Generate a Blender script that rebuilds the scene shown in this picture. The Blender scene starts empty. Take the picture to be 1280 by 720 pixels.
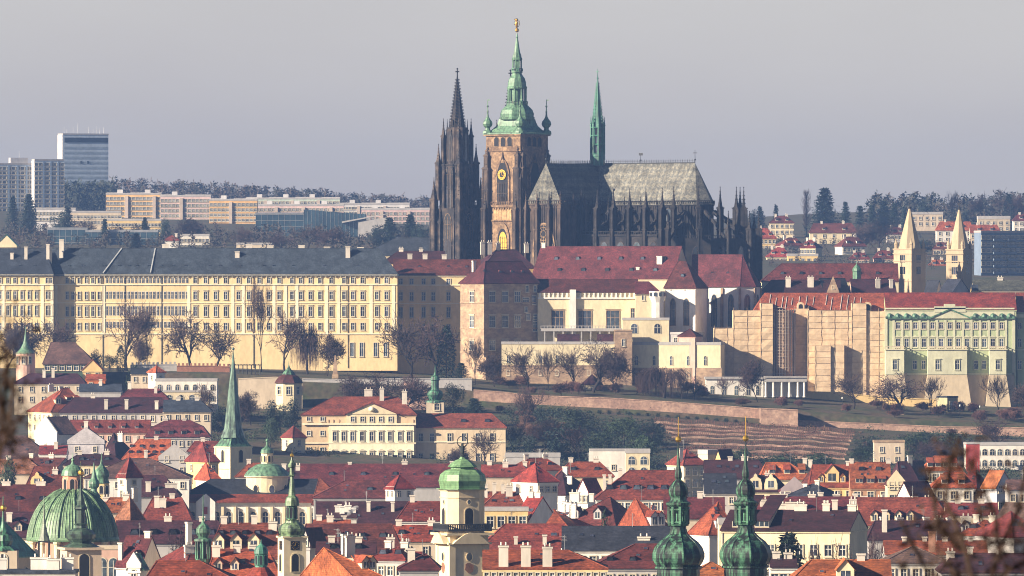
import bpy, math, random
from mathutils import Vector, noise as mnoise

scene = bpy.context.scene
R = math.radians
F = 11200.0                                   # focal length in pixels of a 1280 px wide picture

# ------------------------------------------------------------------ camera
cam_data = bpy.data.cameras.new("camera")
cam = bpy.data.objects.new("camera", cam_data)
scene.collection.objects.link(cam)
cam_data.sensor_width = 36.0
cam_data.lens = 36.0 * F / 1280.0
cam.location = (0, 0, 0)
cam.rotation_euler = (R(90), 0, 0)
cam_data.clip_start = 1.0
cam_data.clip_end = 30000.0
cam_data.dof.use_dof = True
cam_data.dof.focus_distance = 2600.0
cam_data.dof.aperture_fstop = 5.6
scene.camera = cam

# ------------------------------------------------------------------ sky and sun
SUN_EL, SUN_AZ = 22.0, 65.0                   # azimuth: degrees to the left of the direction behind the camera
se, sa = R(SUN_EL), R(SUN_AZ)
to_sun = Vector((-math.sin(sa) * math.cos(se), -math.cos(sa) * math.cos(se), math.sin(se)))
world = bpy.data.worlds.new("World")
scene.world = world
world.use_nodes = True
wn, wl = world.node_tree.nodes, world.node_tree.links
bg = wn["Background"]
sky = wn.new("ShaderNodeTexSky")
sky.sky_type = 'NISHITA'
sky.sun_disc = False
sky.sun_elevation = se
sky.sun_rotation = math.atan2(to_sun.x, to_sun.y)
sky.altitude = 250
sky.air_density = 1.0
sky.dust_density = 1.5
sky.ozone_density = 1.6
# high winter overcast veil: the blue of the clear sky is greyed by a thin layer of cloud
# it lies thickest along the horizon, where the line of sight through it is longest, and thins towards a deeper zenith
geo = wn.new("ShaderNodeTexCoord")
sep = wn.new("ShaderNodeSeparateXYZ")
wl.new(geo.outputs["Generated"], sep.inputs[0])
vr = wn.new("ShaderNodeValToRGB")
vr.color_ramp.elements[0].position = 0.02
vr.color_ramp.elements[0].color = (0.55,) * 3 + (1,)
vr.color_ramp.elements[1].position = 0.5
vr.color_ramp.elements[1].color = (0.06,) * 3 + (1,)
wl.new(sep.outputs["Z"], vr.inputs[0])
veil = wn.new("ShaderNodeMixRGB")
wl.new(vr.outputs[0], veil.inputs[0])
# faint uneven streaks in the veil
smap = wn.new("ShaderNodeMapping")
smap.inputs["Scale"].default_value = (14, 14, 46)
wl.new(geo.outputs["Generated"], smap.inputs[0])
snoise = wn.new("ShaderNodeTexNoise")
snoise.inputs["Scale"].default_value = 1.0
snoise.inputs["Detail"].default_value = 5
wl.new(smap.outputs[0], snoise.inputs[0])
sramp = wn.new("ShaderNodeValToRGB")
sramp.color_ramp.elements[0].position = 0.3
sramp.color_ramp.elements[0].color = (4.9, 4.3, 4.6, 1)
sramp.color_ramp.elements[1].position = 0.7
sramp.color_ramp.elements[1].color = (5.7, 5.1, 5.25, 1)
wl.new(snoise.outputs[0], sramp.inputs[0])
wl.new(sramp.outputs[0], veil.inputs[2])
wl.new(sky.outputs[0], veil.inputs[1])
dim = wn.new("ShaderNodeValToRGB")
dim.color_ramp.elements[0].position = 0.05
dim.color_ramp.elements[1].position = 0.38
dim.color_ramp.elements[1].color = (0.24, 0.31, 0.44, 1)
dim.color_ramp.elements[0].color = (1, 1, 1, 1)
wl.new(sep.outputs["Z"], dim.inputs[0])
deep = wn.new("ShaderNodeMixRGB")
deep.blend_type = 'MULTIPLY'
deep.inputs[0].default_value = 1.0
wl.new(veil.outputs[0], deep.inputs[1])
wl.new(dim.outputs[0], deep.inputs[2])
wl.new(deep.outputs[0], bg.inputs[0])
bg.inputs[1].default_value = 0.055

sun_data = bpy.data.lights.new("sun", 'SUN')
sun_data.energy = 5.0
sun_data.angle = R(0.5)
sun_data.color = (1.0, 0.85, 0.65)
sun = bpy.data.objects.new("sun", sun_data)
scene.collection.objects.link(sun)
sun.location = (-400, 1500, 600)
sun.rotation_euler = (-to_sun).to_track_quat('-Z', 'Y').to_euler()

# ------------------------------------------------------------------ render settings
scene.view_settings.view_transform = 'Standard'
scene.view_settings.look = 'None'
scene.view_settings.exposure = 1.45
scene.view_settings.gamma = 1.0
scene.render.engine = 'CYCLES'
cy = scene.cycles
cy.max_bounces = 4
cy.diffuse_bounces = 2
cy.glossy_bounces = 2
cy.transmission_bounces = 2
cy.volume_bounces = 0
cy.transparent_max_bounces = 6
cy.use_adaptive_sampling = False
cy.filter_width = 1.05
cy.use_denoising = True
cy.denoiser = 'OPENIMAGEDENOISE'
cy.sample_clamp_indirect = 4.0
HAZE_DENSITY, HAZE_COLOR = 0.00007, (0.27, 0.48, 0.97)

# ------------------------------------------------------------------ helpers
COL = scene.collection


def px2x(px, d):
    return (px - 640.0) / F * d


def py2z(py, d):
    return (360.0 - py) / F * d


def x2px(x, d):
    return x / d * F + 640.0


def tag(o, label=None, cat=None, group=None, kind=None):
    if label: o["label"] = label
    if cat: o["category"] = cat
    if group: o["group"] = group
    if kind: o["kind"] = kind
    return o


def empty(name, loc, rz=0.0, label=None, cat=None, group=None):
    o = bpy.data.objects.new(name, None)
    o.empty_display_size = 0.5
    COL.objects.link(o)
    o.location = loc
    o.rotation_euler = (0, 0, rz)
    return tag(o, label, cat, group)


def put(name, me, parent=None, loc=(0, 0, 0), rz=0.0, scale=None):
    o = bpy.data.objects.new(name, me)
    COL.objects.link(o)
    o.parent = parent
    o.location = loc
    o.rotation_euler = (0, 0, rz)
    if scale: o.scale = scale
    return o


def copy_tree(root, loc=None, rz=None, label=None, group=None, scale=None):
    c = root.copy()
    COL.objects.link(c)
    for ch in list(root.children):
        k = ch.copy(); COL.objects.link(k); k.parent = c
        for g in list(ch.children):
            q = g.copy(); COL.objects.link(q); q.parent = k
    if loc is not None: c.location = loc
    if rz is not None: c.rotation_euler = (0, 0, rz)
    if scale is not None: c.scale = scale
    if label: c["label"] = label
    if group: c["group"] = group
    return c


class MB:
    """collects faces with material slots and links them as one mesh"""
    def __init__(s):
        s.v, s.f, s.m, s.k = [], [], [], 0

    def add(s, vs, fs):
        o = len(s.v)
        s.v.extend(vs)
        for f in fs:
            s.f.append(tuple(i + o for i in f))
            s.m.append(s.k)
        return s

    def mat(s, k):
        s.k = k
        return s

    def poly(s, *p):
        return s.add(list(p), [tuple(range(len(p)))])

    def box(s, x0, x1, y0, y1, z0, z1, t=1.0):
        cx, cyy = (x0 + x1) / 2, (y0 + y1) / 2
        q = lambda x, y: (cx + (x - cx) * t, cyy + (y - cyy) * t, z1)
        vs = [(x0, y0, z0), (x1, y0, z0), (x1, y1, z0), (x0, y1, z0), q(x0, y0), q(x1, y0), q(x1, y1), q(x0, y1)]
        return s.add(vs, [(0, 3, 2, 1), (4, 5, 6, 7), (0, 1, 5, 4), (1, 2, 6, 5), (2, 3, 7, 6), (3, 0, 4, 7)])

    def prism(s, pts, z0, z1):
        n = len(pts)
        vs = [(x, y, z0) for x, y in pts] + [(x, y, z1) for x, y in pts]
        fs = [tuple(range(n - 1, -1, -1)), tuple(range(n, 2 * n))]
        fs += [(i, (i + 1) % n, n + (i + 1) % n, n + i) for i in range(n)]
        return s.add(vs, fs)

    def prismy(s, pts, y0, y1):
        """polygon in x,z pushed along y"""
        n = len(pts)
        vs = [(x, y0, z) for x, z in pts] + [(x, y1, z) for x, z in pts]
        fs = [tuple(range(n)), tuple(range(2 * n - 1, n - 1, -1))]
        fs += [((i + 1) % n, i, n + i, n + (i + 1) % n) for i in range(n)]
        return s.add(vs, fs)

    def slab(s, pts, t):
        """a face given by its top outline, thickened straight down by t"""
        n = len(pts)
        vs = list(pts) + [(p[0], p[1], p[2] - t) for p in pts]
        fs = [tuple(range(n)), tuple(range(2 * n - 1, n - 1, -1))]
        fs += [((i + 1) % n, i, n + i, n + (i + 1) % n) for i in range(n)]
        return s.add(vs, fs)

    def lathe(s, prof, n=16, cx=0.0, cy=0.0, rot=0.0, cap=True):
        vs, fs = [], []
        for r, z in prof:
            for i in range(n):
                a = rot + 2 * math.pi * i / n
                vs.append((cx + r * math.cos(a), cy + r * math.sin(a), z))
        for j in range(len(prof) - 1):
            up = prof[j + 1][1] >= prof[j][1]
            for i in range(n):
                k = (i + 1) % n
                fs.append((j * n + i, j * n + k, (j + 1) * n + k, (j + 1) * n + i))
        if cap:
            fs.append(tuple(range(n - 1, -1, -1)))
            fs.append(tuple(range((len(prof) - 1) * n, len(prof) * n)))
        return s.add(vs, fs)

    def tube(s, p0, p1, r0, r1=None, n=5):
        r1 = r0 if r1 is None else r1
        p0, p1 = Vector(p0), Vector(p1)
        d = p1 - p0
        if d.length < 1e-6: return s
        d.normalize()
        a = d.orthogonal().normalized()
        b = d.cross(a)
        vs = []
        for p, r in ((p0, r0), (p1, r1)):
            for i in range(n):
                t = 2 * math.pi * i / n
                vs.append(tuple(p + (a * math.cos(t) + b * math.sin(t)) * r))
        fs = [(i, (i + 1) % n, n + (i + 1) % n, n + i) for i in range(n)]
        fs += [tuple(range(n - 1, -1, -1)), tuple(range(n, 2 * n))]
        return s.add(vs, fs)

    def ball(s, c, r, n=10, sz=1.0):
        prof = [(max(0.01 * r, r * math.sin(math.pi * i / 7)), c[2] - r * sz * math.cos(math.pi * i / 7)) for i in range(8)]
        return s.lathe(prof, n, c[0], c[1])

    def arch(s, x, y, z0, w, h, pointed=False, seg=8, depth=0.0):
        """an arched panel in the xz plane, facing -y; x is its centre"""
        hw = w / 2
        pts = [(x - hw, z0), (x + hw, z0)]
        if pointed:
            hs = h - w * 0.9
            for i in range(seg + 1):
                t = i / seg
                pts.append((x + hw * (1 - t ** 1.6), z0 + hs + (h - hs) * math.sin(t * math.pi / 2)))
            for i in range(seg - 1, -1, -1):
                t = i / seg
                pts.append((x - hw * (1 - t ** 1.6), z0 + hs + (h - hs) * math.sin(t * math.pi / 2)))
        else:
            for i in range(seg + 1):
                a = math.pi * i / seg
                pts.append((x + hw * math.cos(a), z0 + h - hw + hw * math.sin(a)))
        if depth > 0:
            return s.prismy(pts, y, y + depth)
        return s.poly(*[(px, y, pz) for px, pz in pts])

    def mesh(s, name, mats, smooth=False):
        me = bpy.data.meshes.new(name)
        me.from_pydata(s.v, [], s.f)
        if not isinstance(mats, (list, tuple)): mats = [mats]
        for m in mats: me.materials.append(m)
        if len(mats) > 1: me.polygons.foreach_set("material_index", s.m)
        if smooth: me.polygons.foreach_set("use_smooth", [True] * len(s.f))
        me.update()
        return me

    def obj(s, name, mats, parent=None, loc=(0, 0, 0), rz=0.0, smooth=False):
        return put(name, s.mesh(name, mats, smooth), parent, loc, rz)


# ------------------------------------------------------------------ materials
_mats = {}


def nodes_of(name):
    m = bpy.data.materials.new(name)
    m.use_nodes = True
    nt = m.node_tree
    return m, nt.nodes, nt.links, nt.nodes["Principled BSDF"]


def ramp(n, stops):
    r = n.new("ShaderNodeValToRGB")
    e = r.color_ramp.elements
    while len(e) < len(stops): e.new(0.5)
    for i, (p, c) in enumerate(stops):
        e[i].position = p
        e[i].color = (c[0], c[1], c[2], 1)
    return r


def surf(name, c, scale=0.35, var=0.25, rough=0.85, stretch=(1, 1, 1), c2=None, spec=0.3, fine=2.5, finevar=0.2, rnd=0.12, bump=0.0, metal=0.0, mottle=(0.42, 0.62)):
    """colour broken up by a coarse and a fine noise, a second colour in patches and a small change from object to object"""
    key = (name, c)
    if key in _mats: return _mats[key]
    m, n, l, b = nodes_of(name)
    tc = n.new("ShaderNodeTexCoord")
    mp = n.new("ShaderNodeMapping")
    mp.inputs["Scale"].default_value = stretch
    info = n.new("ShaderNodeObjectInfo")
    l.new(tc.outputs["Object"], mp.inputs[0])
    off = n.new("ShaderNodeVectorMath"); off.operation = 'ADD'
    sc = n.new("ShaderNodeMath"); sc.operation = 'MULTIPLY'; sc.inputs[1].default_value = 97.0
    l.new(info.outputs["Random"], sc.inputs[0])
    l.new(mp.outputs[0], off.inputs[0]); l.new(sc.outputs[0], off.inputs[1])
    n1 = n.new("ShaderNodeTexNoise"); n1.inputs["Scale"].default_value = scale; n1.inputs["Detail"].default_value = 5; n1.inputs["Roughness"].default_value = 0.65
    n2 = n.new("ShaderNodeTexNoise"); n2.inputs["Scale"].default_value = fine; n2.inputs["Detail"].default_value = 3
    l.new(off.outputs[0], n1.inputs[0]); l.new(off.outputs[0], n2.inputs[0])
    c2 = c2 or tuple(v * (1 - var) for v in c)
    rp = ramp(n, [(mottle[0], c2), (mottle[1], c)])
    l.new(n1.outputs[0], rp.inputs[0])
    mul = n.new("ShaderNodeMixRGB"); mul.blend_type = 'MULTIPLY'; mul.inputs[0].default_value = 1.0
    rp2 = ramp(n, [(0.3, (1 - finevar,) * 3), (0.7, (1 + 0.0,) * 3)])
    l.new(n2.outputs[0], rp2.inputs[0])
    l.new(rp.outputs[0], mul.inputs[1]); l.new(rp2.outputs[0], mul.inputs[2])
    hsv = n.new("ShaderNodeHueSaturation")
    mr = n.new("ShaderNodeMapRange"); mr.inputs[3].default_value = 1 - rnd * 1.3; mr.inputs[4].default_value = 1 + rnd
    l.new(info.outputs["Random"], mr.inputs[0]); l.new(mr.outputs[0], hsv.inputs["Value"])
    mh = n.new("ShaderNodeMapRange"); mh.inputs[3].default_value = 0.5 - rnd * 0.06; mh.inputs[4].default_value = 0.5 + rnd * 0.06
    fr = n.new("ShaderNodeMath"); fr.operation = 'FRACT'; l.new(sc.outputs[0], fr.inputs[0])
    l.new(fr.outputs[0], mh.inputs[0]); l.new(mh.outputs[0], hsv.inputs["Hue"])
    l.new(mul.outputs[0], hsv.inputs["Color"])
    l.new(hsv.outputs[0], b.inputs["Base Color"])
    b.inputs["Roughness"].default_value = rough
    b.inputs["Specular IOR Level"].default_value = spec
    b.inputs["Metallic"].default_value = metal
    if bump > 0:
        bp = n.new("ShaderNodeBump"); bp.inputs["Strength"].default_value = 0.6; bp.inputs["Distance"].default_value = bump
        l.new(n2.outputs[0], bp.inputs["Height"]); l.new(bp.outputs[0], b.inputs["Normal"])
    _mats[key] = m
    return m


def wallm(c, name="stucco"):
    return surf(name, c, scale=0.16, var=0.16, rough=0.9, stretch=(1, 1, 0.45), fine=1.1, finevar=0.16, rnd=0.06, mottle=(0.36, 0.6))


def tiles(c, name="roof_tiles", dark=0.62, course=2.6):
    """clay tiles: weathered patches, single darker tiles and the faint lines of the courses"""
    key = (name, c)
    if key in _mats: return _mats[key]
    m = surf(name, c, scale=0.3, var=0.5, rough=0.8, fine=1.9, finevar=0.5, rnd=0.2, bump=0.05, mottle=(0.38, 0.62))
    nt = m.node_tree; n, l = nt.nodes, nt.links
    b = n["Principled BSDF"]
    src = b.inputs["Base Color"].links[0].from_socket
    tc = n.new("ShaderNodeTexCoord")
    w = n.new("ShaderNodeTexWave"); w.wave_type = 'BANDS'; w.bands_direction = 'Z'
    w.inputs["Scale"].default_value = course * 0.35; w.inputs["Distortion"].default_value = 0.6; w.inputs["Detail"].default_value = 1
    l.new(tc.outputs["Object"], w.inputs[0])
    vo = n.new("ShaderNodeTexVoronoi"); vo.inputs["Scale"].default_value = 2.2
    l.new(tc.outputs["Object"], vo.inputs[0])
    mx = n.new("ShaderNodeMath"); mx.operation = 'MULTIPLY_ADD'; mx.inputs[1].default_value = 0.22; mx.inputs[2].default_value = 0.8
    l.new(w.outputs[1], mx.inputs[0])
    mul = n.new("ShaderNodeMixRGB"); mul.blend_type = 'MULTIPLY'; mul.inputs[0].default_value = 1
    l.new(src, mul.inputs[1]); l.new(mx.outputs[0], mul.inputs[2])
    sp = n.new("ShaderNodeSeparateColor"); l.new(vo.outputs["Color"], sp.inputs[0])
    m3 = n.new("ShaderNodeMath"); m3.operation = 'MULTIPLY_ADD'; m3.inputs[1].default_value = 0.5; m3.inputs[2].default_value = 0.72
    l.new(sp.outputs[0], m3.inputs[0])
    mul2 = n.new("ShaderNodeMixRGB"); mul2.blend_type = 'MULTIPLY'; mul2.inputs[0].default_value = 1
    l.new(mul.outputs[0], mul2.inputs[1]); l.new(m3.outputs[0], mul2.inputs[2])
    l.new(mul2.outputs[0], b.inputs["Base Color"])
    _mats[key] = m
    return m


def copper(c, dark=(0.035, 0.05, 0.045), amount=(0.40, 0.60), name="copper_patina"):
    """green copper sheet with dark run-off streaks and the seams of its sheets"""
    key = (name, c, dark, amount)
    if key in _mats: return _mats[key]
    m, n, l, b = nodes_of(name)
    tc = n.new("ShaderNodeTexCoord")
    mp = n.new("ShaderNodeMapping"); mp.inputs["Scale"].default_value = (1.5, 1.5, 0.22)
    l.new(tc.outputs["Object"], mp.inputs[0])
    n1 = n.new("ShaderNodeTexNoise"); n1.inputs["Scale"].default_value = 0.8; n1.inputs["Detail"].default_value = 6; n1.inputs["Roughness"].default_value = 0.7
    l.new(mp.outputs[0], n1.inputs[0])
    n2 = n.new("ShaderNodeTexNoise"); n2.inputs["Scale"].default_value = 1.1; n2.inputs["Detail"].default_value = 5
    l.new(tc.outputs["Object"], n2.inputs[0])
    rp = ramp(n, [(amount[0], dark), ((amount[0] + amount[1]) / 2, tuple(v * 0.62 for v in c)), (amount[1], c)])
    l.new(n1.outputs[0], rp.inputs[0])
    rp2 = ramp(n, [(0.3, (0.66, 0.7, 0.62)), (0.7, (1.1, 1.08, 0.9))])
    l.new(n2.outputs[0], rp2.inputs[0])
    mul = n.new("ShaderNodeMixRGB"); mul.blend_type = 'MULTIPLY'; mul.inputs[0].default_value = 1
    l.new(rp.outputs[0], mul.inputs[1]); l.new(rp2.outputs[0], mul.inputs[2])
    w = n.new("ShaderNodeTexWave"); w.wave_type = 'BANDS'; w.bands_direction = 'Z'
    w.inputs["Scale"].default_value = 0.9; w.inputs["Distortion"].default_value = 0.3
    l.new(tc.outputs["Object"], w.inputs[0])
    ma = n.new("ShaderNodeMath"); ma.operation = 'MULTIPLY_ADD'; ma.inputs[1].default_value = 0.2; ma.inputs[2].default_value = 0.8
    l.new(w.outputs[1], ma.inputs[0])
    mul2 = n.new("ShaderNodeMixRGB"); mul2.blend_type = 'MULTIPLY'; mul2.inputs[0].default_value = 1
    l.new(mul.outputs[0], mul2.inputs[1]); l.new(ma.outputs[0], mul2.inputs[2])
    l.new(mul2.outputs[0], b.inputs["Base Color"])
    b.inputs["Roughness"].default_value = 0.5
    b.inputs["Specular IOR Level"].default_value = 0.5
    _mats[key] = m
    return m


def glassm(c=(0.06, 0.075, 0.10)):
    return surf("window_glass", c, scale=0.8, var=0.5, rough=0.12, finevar=0.1, rnd=0.6, spec=0.6)


M_GLASS = glassm()
M_DARK = surf("dark_opening", (0.02, 0.02, 0.024), finevar=0.1)
M_FRAME = surf("window_frame_paint", (0.68, 0.66, 0.60), finevar=0.1, rnd=0.1)
M_TRIM = wallm((0.62, 0.55, 0.42), "pale_trim")
M_CHIM = wallm((0.66, 0.60, 0.52), "chimney_plaster")
M_CHIMB = wallm((0.40, 0.20, 0.13), "chimney_brick")
M_GOLD = surf("gilding", (0.80, 0.50, 0.10), rough=0.3, metal=0.9, var=0.2, rnd=0.0, spec=0.6)
M_IRON = surf("dark_iron", (0.03, 0.032, 0.035), rough=0.6)
M_METAL = surf("grey_metal", (0.42, 0.43, 0.44), rough=0.45, metal=0.5)
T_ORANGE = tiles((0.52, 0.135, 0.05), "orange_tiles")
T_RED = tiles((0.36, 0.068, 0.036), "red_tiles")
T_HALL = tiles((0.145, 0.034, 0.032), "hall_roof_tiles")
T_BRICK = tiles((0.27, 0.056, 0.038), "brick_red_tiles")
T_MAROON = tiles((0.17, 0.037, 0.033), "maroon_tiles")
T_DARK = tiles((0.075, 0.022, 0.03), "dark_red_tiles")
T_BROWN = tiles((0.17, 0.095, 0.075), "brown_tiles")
M_SLATE = tiles((0.052, 0.066, 0.090), "slate", course=3.2)
M_NAVY = tiles((0.045, 0.05, 0.072), "dark_slate", course=3.2)
W_CREAM = wallm((0.74, 0.63, 0.42), "cream_stucco")
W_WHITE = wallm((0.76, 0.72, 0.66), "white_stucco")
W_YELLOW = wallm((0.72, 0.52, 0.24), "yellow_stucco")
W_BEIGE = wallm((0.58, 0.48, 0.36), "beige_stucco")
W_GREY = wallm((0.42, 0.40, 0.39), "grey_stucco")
W_PINK = wallm((0.62, 0.40, 0.32), "pink_stucco")
W_BRICK = surf("brick_wall", (0.38, 0.18, 0.11), scale=0.3, fine=3, finevar=0.35, rnd=0.1)
C_GREEN = copper((0.14, 0.30, 0.21))
C_LIGHT = copper((0.16, 0.30, 0.215), dark=(0.05, 0.08, 0.06), amount=(0.36, 0.56), name="light_copper")
C_TEAL = copper((0.075, 0.25, 0.20), amount=(0.34, 0.58), name="teal_copper")
C_DARK = copper((0.12, 0.34, 0.23), dark=(0.02, 0.026, 0.024), amount=(0.44, 0.66), name="blackened_copper")
# ------------------------------------------------------------------ terrain
PXC = [-700, -100, 0, 300, 560, 660, 800, 1000, 1150, 1280, 1500, 2100]


def _rows():
    z = py2z
    wall_top = [462, 462, 462, 466, 480, 493, 500, 514, 524, 532, 538, 538]
    wall_bot = [500, 500, 500, 510, 505, 510, 517, 532, 540, 546, 552, 552]
    rows = [(-80, [-9] * 12), (120, [-13] * 12), (400, [-34] * 12), (1000, [-78] * 12), (1350, [-74] * 12),
            (1800, [-67] * 12), (2600, [-66] * 12),
            (2750, [-60, -60, -60, -61, -62, -62, -62, -62, -62, -62, -62, -62]),
            (2860, [z(v, 2860) for v in (555, 555, 555, 560, 585, 590, 592, 586, 590, 592, 592, 592)]),
            (2960, [z(v, 2960) for v in (522, 522, 522, 530, 545, 545, 545, 552, 566, 570, 570, 570)]),
            (3058, [z(v, 3058) for v in wall_bot]),
            (3061, [z(v + 1.5, 3061) for v in wall_top]),
            (3130, [z(v, 3130) for v in (462, 462, 462, 462, 474, 480, 482, 496, 507, 512, 512, 512)]),
            (3235, [z(v, 3235) for v in (458, 458, 458, 458, 466, 474, 476, 488, 496, 500, 500, 500)]),
            (3250, [-9] * 12), (3420, [-9] * 12), (3700, [-20] * 12),
            (4200, [z(v, 4200) for v in (318, 318, 318, 318, 322, 336, 340, 344, 346, 348, 350, 350)]),
            (4600, [z(v, 4600) for v in (298, 298, 298, 298, 302, 318, 320, 318, 318, 320, 322, 322)]),
            (5200, [z(v, 5200) for v in (272, 270, 270, 274, 284, 294, 294, 288, 286, 286, 286, 286)]),
            (5800, [z(v, 5800) for v in (250, 250, 246, 256, 272, 280, 280, 268, 264, 262, 262, 262)]),
            (6300, [z(v, 6300) for v in (246, 242, 232, 252, 274, 284, 284, 268, 262, 260, 260, 260)]),
            (6900, [z(v, 6900) for v in (262, 262, 262, 266, 282, 290, 290, 282, 276, 274, 274, 274)])]
    return rows


ROWS = _rows()


def lerp_tab(xs, ys, x):
    if x <= xs[0]: return ys[0]
    for i in range(len(xs) - 1):
        if x <= xs[i + 1]:
            t = (x - xs[i]) / (xs[i + 1] - xs[i])
            return ys[i] + (ys[i + 1] - ys[i]) * t
    return ys[-1]


def ground_z(x, y):
    px = x / 3060.0 * F + 640 if y < 3500 else x / y * F + 640
    if y <= ROWS[0][0]: return lerp_tab(PXC, ROWS[0][1], px)
    for i in range(len(ROWS) - 1):
        if y <= ROWS[i + 1][0]:
            t = (y - ROWS[i][0]) / (ROWS[i + 1][0] - ROWS[i][0])
            a, b = lerp_tab(PXC, ROWS[i][1], px), lerp_tab(PXC, ROWS[i + 1][1], px)
            return a + (b - a) * t
    return lerp_tab(PXC, ROWS[-1][1], px)


def gz(px, d):
    return ground_z(px2x(px, d), d)


def build_ground():
    ys = sorted(set([r[0] for r in ROWS] + [i * 40 - 80 for i in range(176)] + list(range(2760, 3058, 14)) + [3059, 3060]))
    xs = [i * 20 - 760 for i in range(77)]
    v, f = [], []
    for y in ys:
        for x in xs:
            z = ground_z(x, y)
            if not 3050 < y < 3065: z += 0.5 * mnoise.noise((x * 0.02, y * 0.02, 3.1))
            v.append((x, y, z))
    nx = len(xs)
    for j in range(len(ys) - 1):
        for i in range(nx - 1):
            a = j * nx + i
            f.append((a, a + 1, a + nx + 1, a + nx))
    me = bpy.data.meshes.new("ground")
    me.from_pydata(v, [], f)
    m = surf("winter_grass_and_earth", (0.055, 0.07, 0.03), scale=0.09, c2=(0.105, 0.078, 0.05), fine=0.6, finevar=0.55, rnd=0, rough=0.95)
    me.materials.append(m)
    me.polygons.foreach_set("use_smooth", [True] * len(f))
    tag(put("ground", me), "city floor and castle hillside of dark winter grass and earth", "ground", kind="structure")


build_ground()


def build_haze():
    mb = MB().box(-790, 790, -60, 7000, -95, 110)
    m = bpy.data.materials.new("haze")
    m.use_nodes = True
    n, l = m.node_tree.nodes, m.node_tree.links
    n.remove(n["Principled BSDF"])
    v = n.new("ShaderNodeVolumePrincipled")
    v.inputs["Color"].default_value = (*HAZE_COLOR, 1)
    v.inputs["Density"].default_value = HAZE_DENSITY
    v.inputs["Anisotropy"].default_value = 0.35
    l.new(v.outputs[0], n["Material Output"].inputs["Volume"])
    tag(mb.obj("haze", m), "thin bluish winter haze filling the air", "haze", kind="stuff")


build_haze()
# ------------------------------------------------------------------ window, chimney and dormer meshes (shared)
_wm = {}


def win_mesh(w, h, style="plain", frame=None, trim=None):
    """centre at the origin, facing -y. slots: trim, frame, glass"""
    frame, trim = frame or M_FRAME, trim or M_TRIM
    key = (round(w, 2), round(h, 2), style, frame.name, trim.name)
    if key in _wm: return _wm[key]
    mb = MB()
    hw, hh = w / 2, h / 2
    if style in ("arch", "gothic", "open"):
        mb.mat(0).arch(0, -0.10, -hh - 0.12, w + 0.36, h + 0.30, style == "gothic", depth=0.2)
        mb.mat(2).arch(0, -0.104, -hh, w, h, style == "gothic")
        if style != "open":
            mb.mat(1).box(-0.06, 0.06, -0.15, -0.108, -hh, hh * 0.8)
            mb.mat(1).box(-hw, hw, -0.15, -0.11, hh * 0.2, hh * 0.2 + 0.1)
        if style == "gothic" and w > 1.4:
            for s in (-0.5, 0.5): mb.box(hw * s - 0.05, hw * s + 0.05, -0.15, -0.108, -hh, hh * 0.55)
    elif style == "oval":
        mb.mat(0).prismy([((hw + .14) * math.cos(a * .5236), (hh + .14) * math.sin(a * .5236)) for a in range(12)], -0.1, 0.1)
        mb.mat(2).poly(*[(hw * math.cos(a * .5236), -0.104, hh * math.sin(a * .5236)) for a in range(12)])
    elif style == "dark":
        mb.mat(2).box(-hw, hw, -0.03, 0.02, -hh, hh)
    else:
        t = 0.17
        mb.mat(0).box(-hw - t, -hw, -0.2, 0.03, -hh - t, hh + t).box(hw, hw + t, -0.2, 0.03, -hh - t, hh + t).box(-hw, hw, -0.2, 0.03, hh, hh + t).box(-hw, hw, -0.2, 0.03, -hh - t, -hh)
        mb.mat(1).box(-hw, hw, -0.03, 0.0, -hh, hh)
        nx, nz = (2, 2) if w < 1.7 else (3, 2)
        b = 0.07
        for i in range(nx):
            for j in range(nz):
                x0, x1 = -hw + 2 * hw * i / nx + b, -hw + 2 * hw * (i + 1) / nx - b
                zs = [-hh, hh * 0.25, hh]
                mb.mat(2).box(x0, x1, -0.04, -0.031, zs[j] + b, zs[j + 1] - b)
        mb.mat(0).box(-hw - 0.3, hw + 0.3, -0.30, 0.0, -hh - t - 0.14, -hh - t - 0.003)
        if style in ("hood", "pediment"):
            mb.mat(0).box(-hw - 0.35, hw + 0.35, -0.32, 0.0, hh + t + 0.25, hh + t + 0.45)
            if style == "pediment":
                mb.prismy([(-hw - 0.35, hh + t + 0.453), (hw + 0.35, hh + t + 0.453), (0, hh + t + 1.0)], -0.30, 0.0)
    me = mb.mesh("window", [trim, frame, M_DARK if style == "open" else M_GLASS])
    _wm[key] = me
    return me


def window(parent, x, y, z, w, h, style="plain", rz=0.0, frame=None, trim=None, name="window"):
    return put(name, win_mesh(w, h, style, frame, trim), parent, (x, y, z), rz)


_cm = {}


def chimney(parent, x, y, z0, z1, w=0.9, d=0.7, m=None, pots=0):
    m = m or M_CHIM
    key = (w, d, round(z1 - z0, 1), m.name, m.node_tree.name, pots)
    if key not in _cm:
        h = round(z1 - z0, 1)
        mb = MB().box(-w / 2, w / 2, -d / 2, d / 2, 0, h - 0.3)
        mb.box(-w / 2 - 0.12, w / 2 + 0.12, -d / 2 - 0.12, d / 2 + 0.12, h - 0.3, h)
        mb.mat(1).box(-w / 2 + 0.12, w / 2 - 0.12, -d / 2 + 0.12, d / 2 - 0.12, h + 0.002, h + 0.06)
        for i in range(pots):
            mb.mat(0).lathe([(0.16, h + 0.05), (0.13, h + 0.6)], 6, -w / 2 + w * (i + 0.5) / pots, 0)
        _cm[key] = mb.mesh("chimney", [m, M_DARK])
    return put("chimney", _cm[key], parent, (x, y, z0))


_dm = {}


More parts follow.
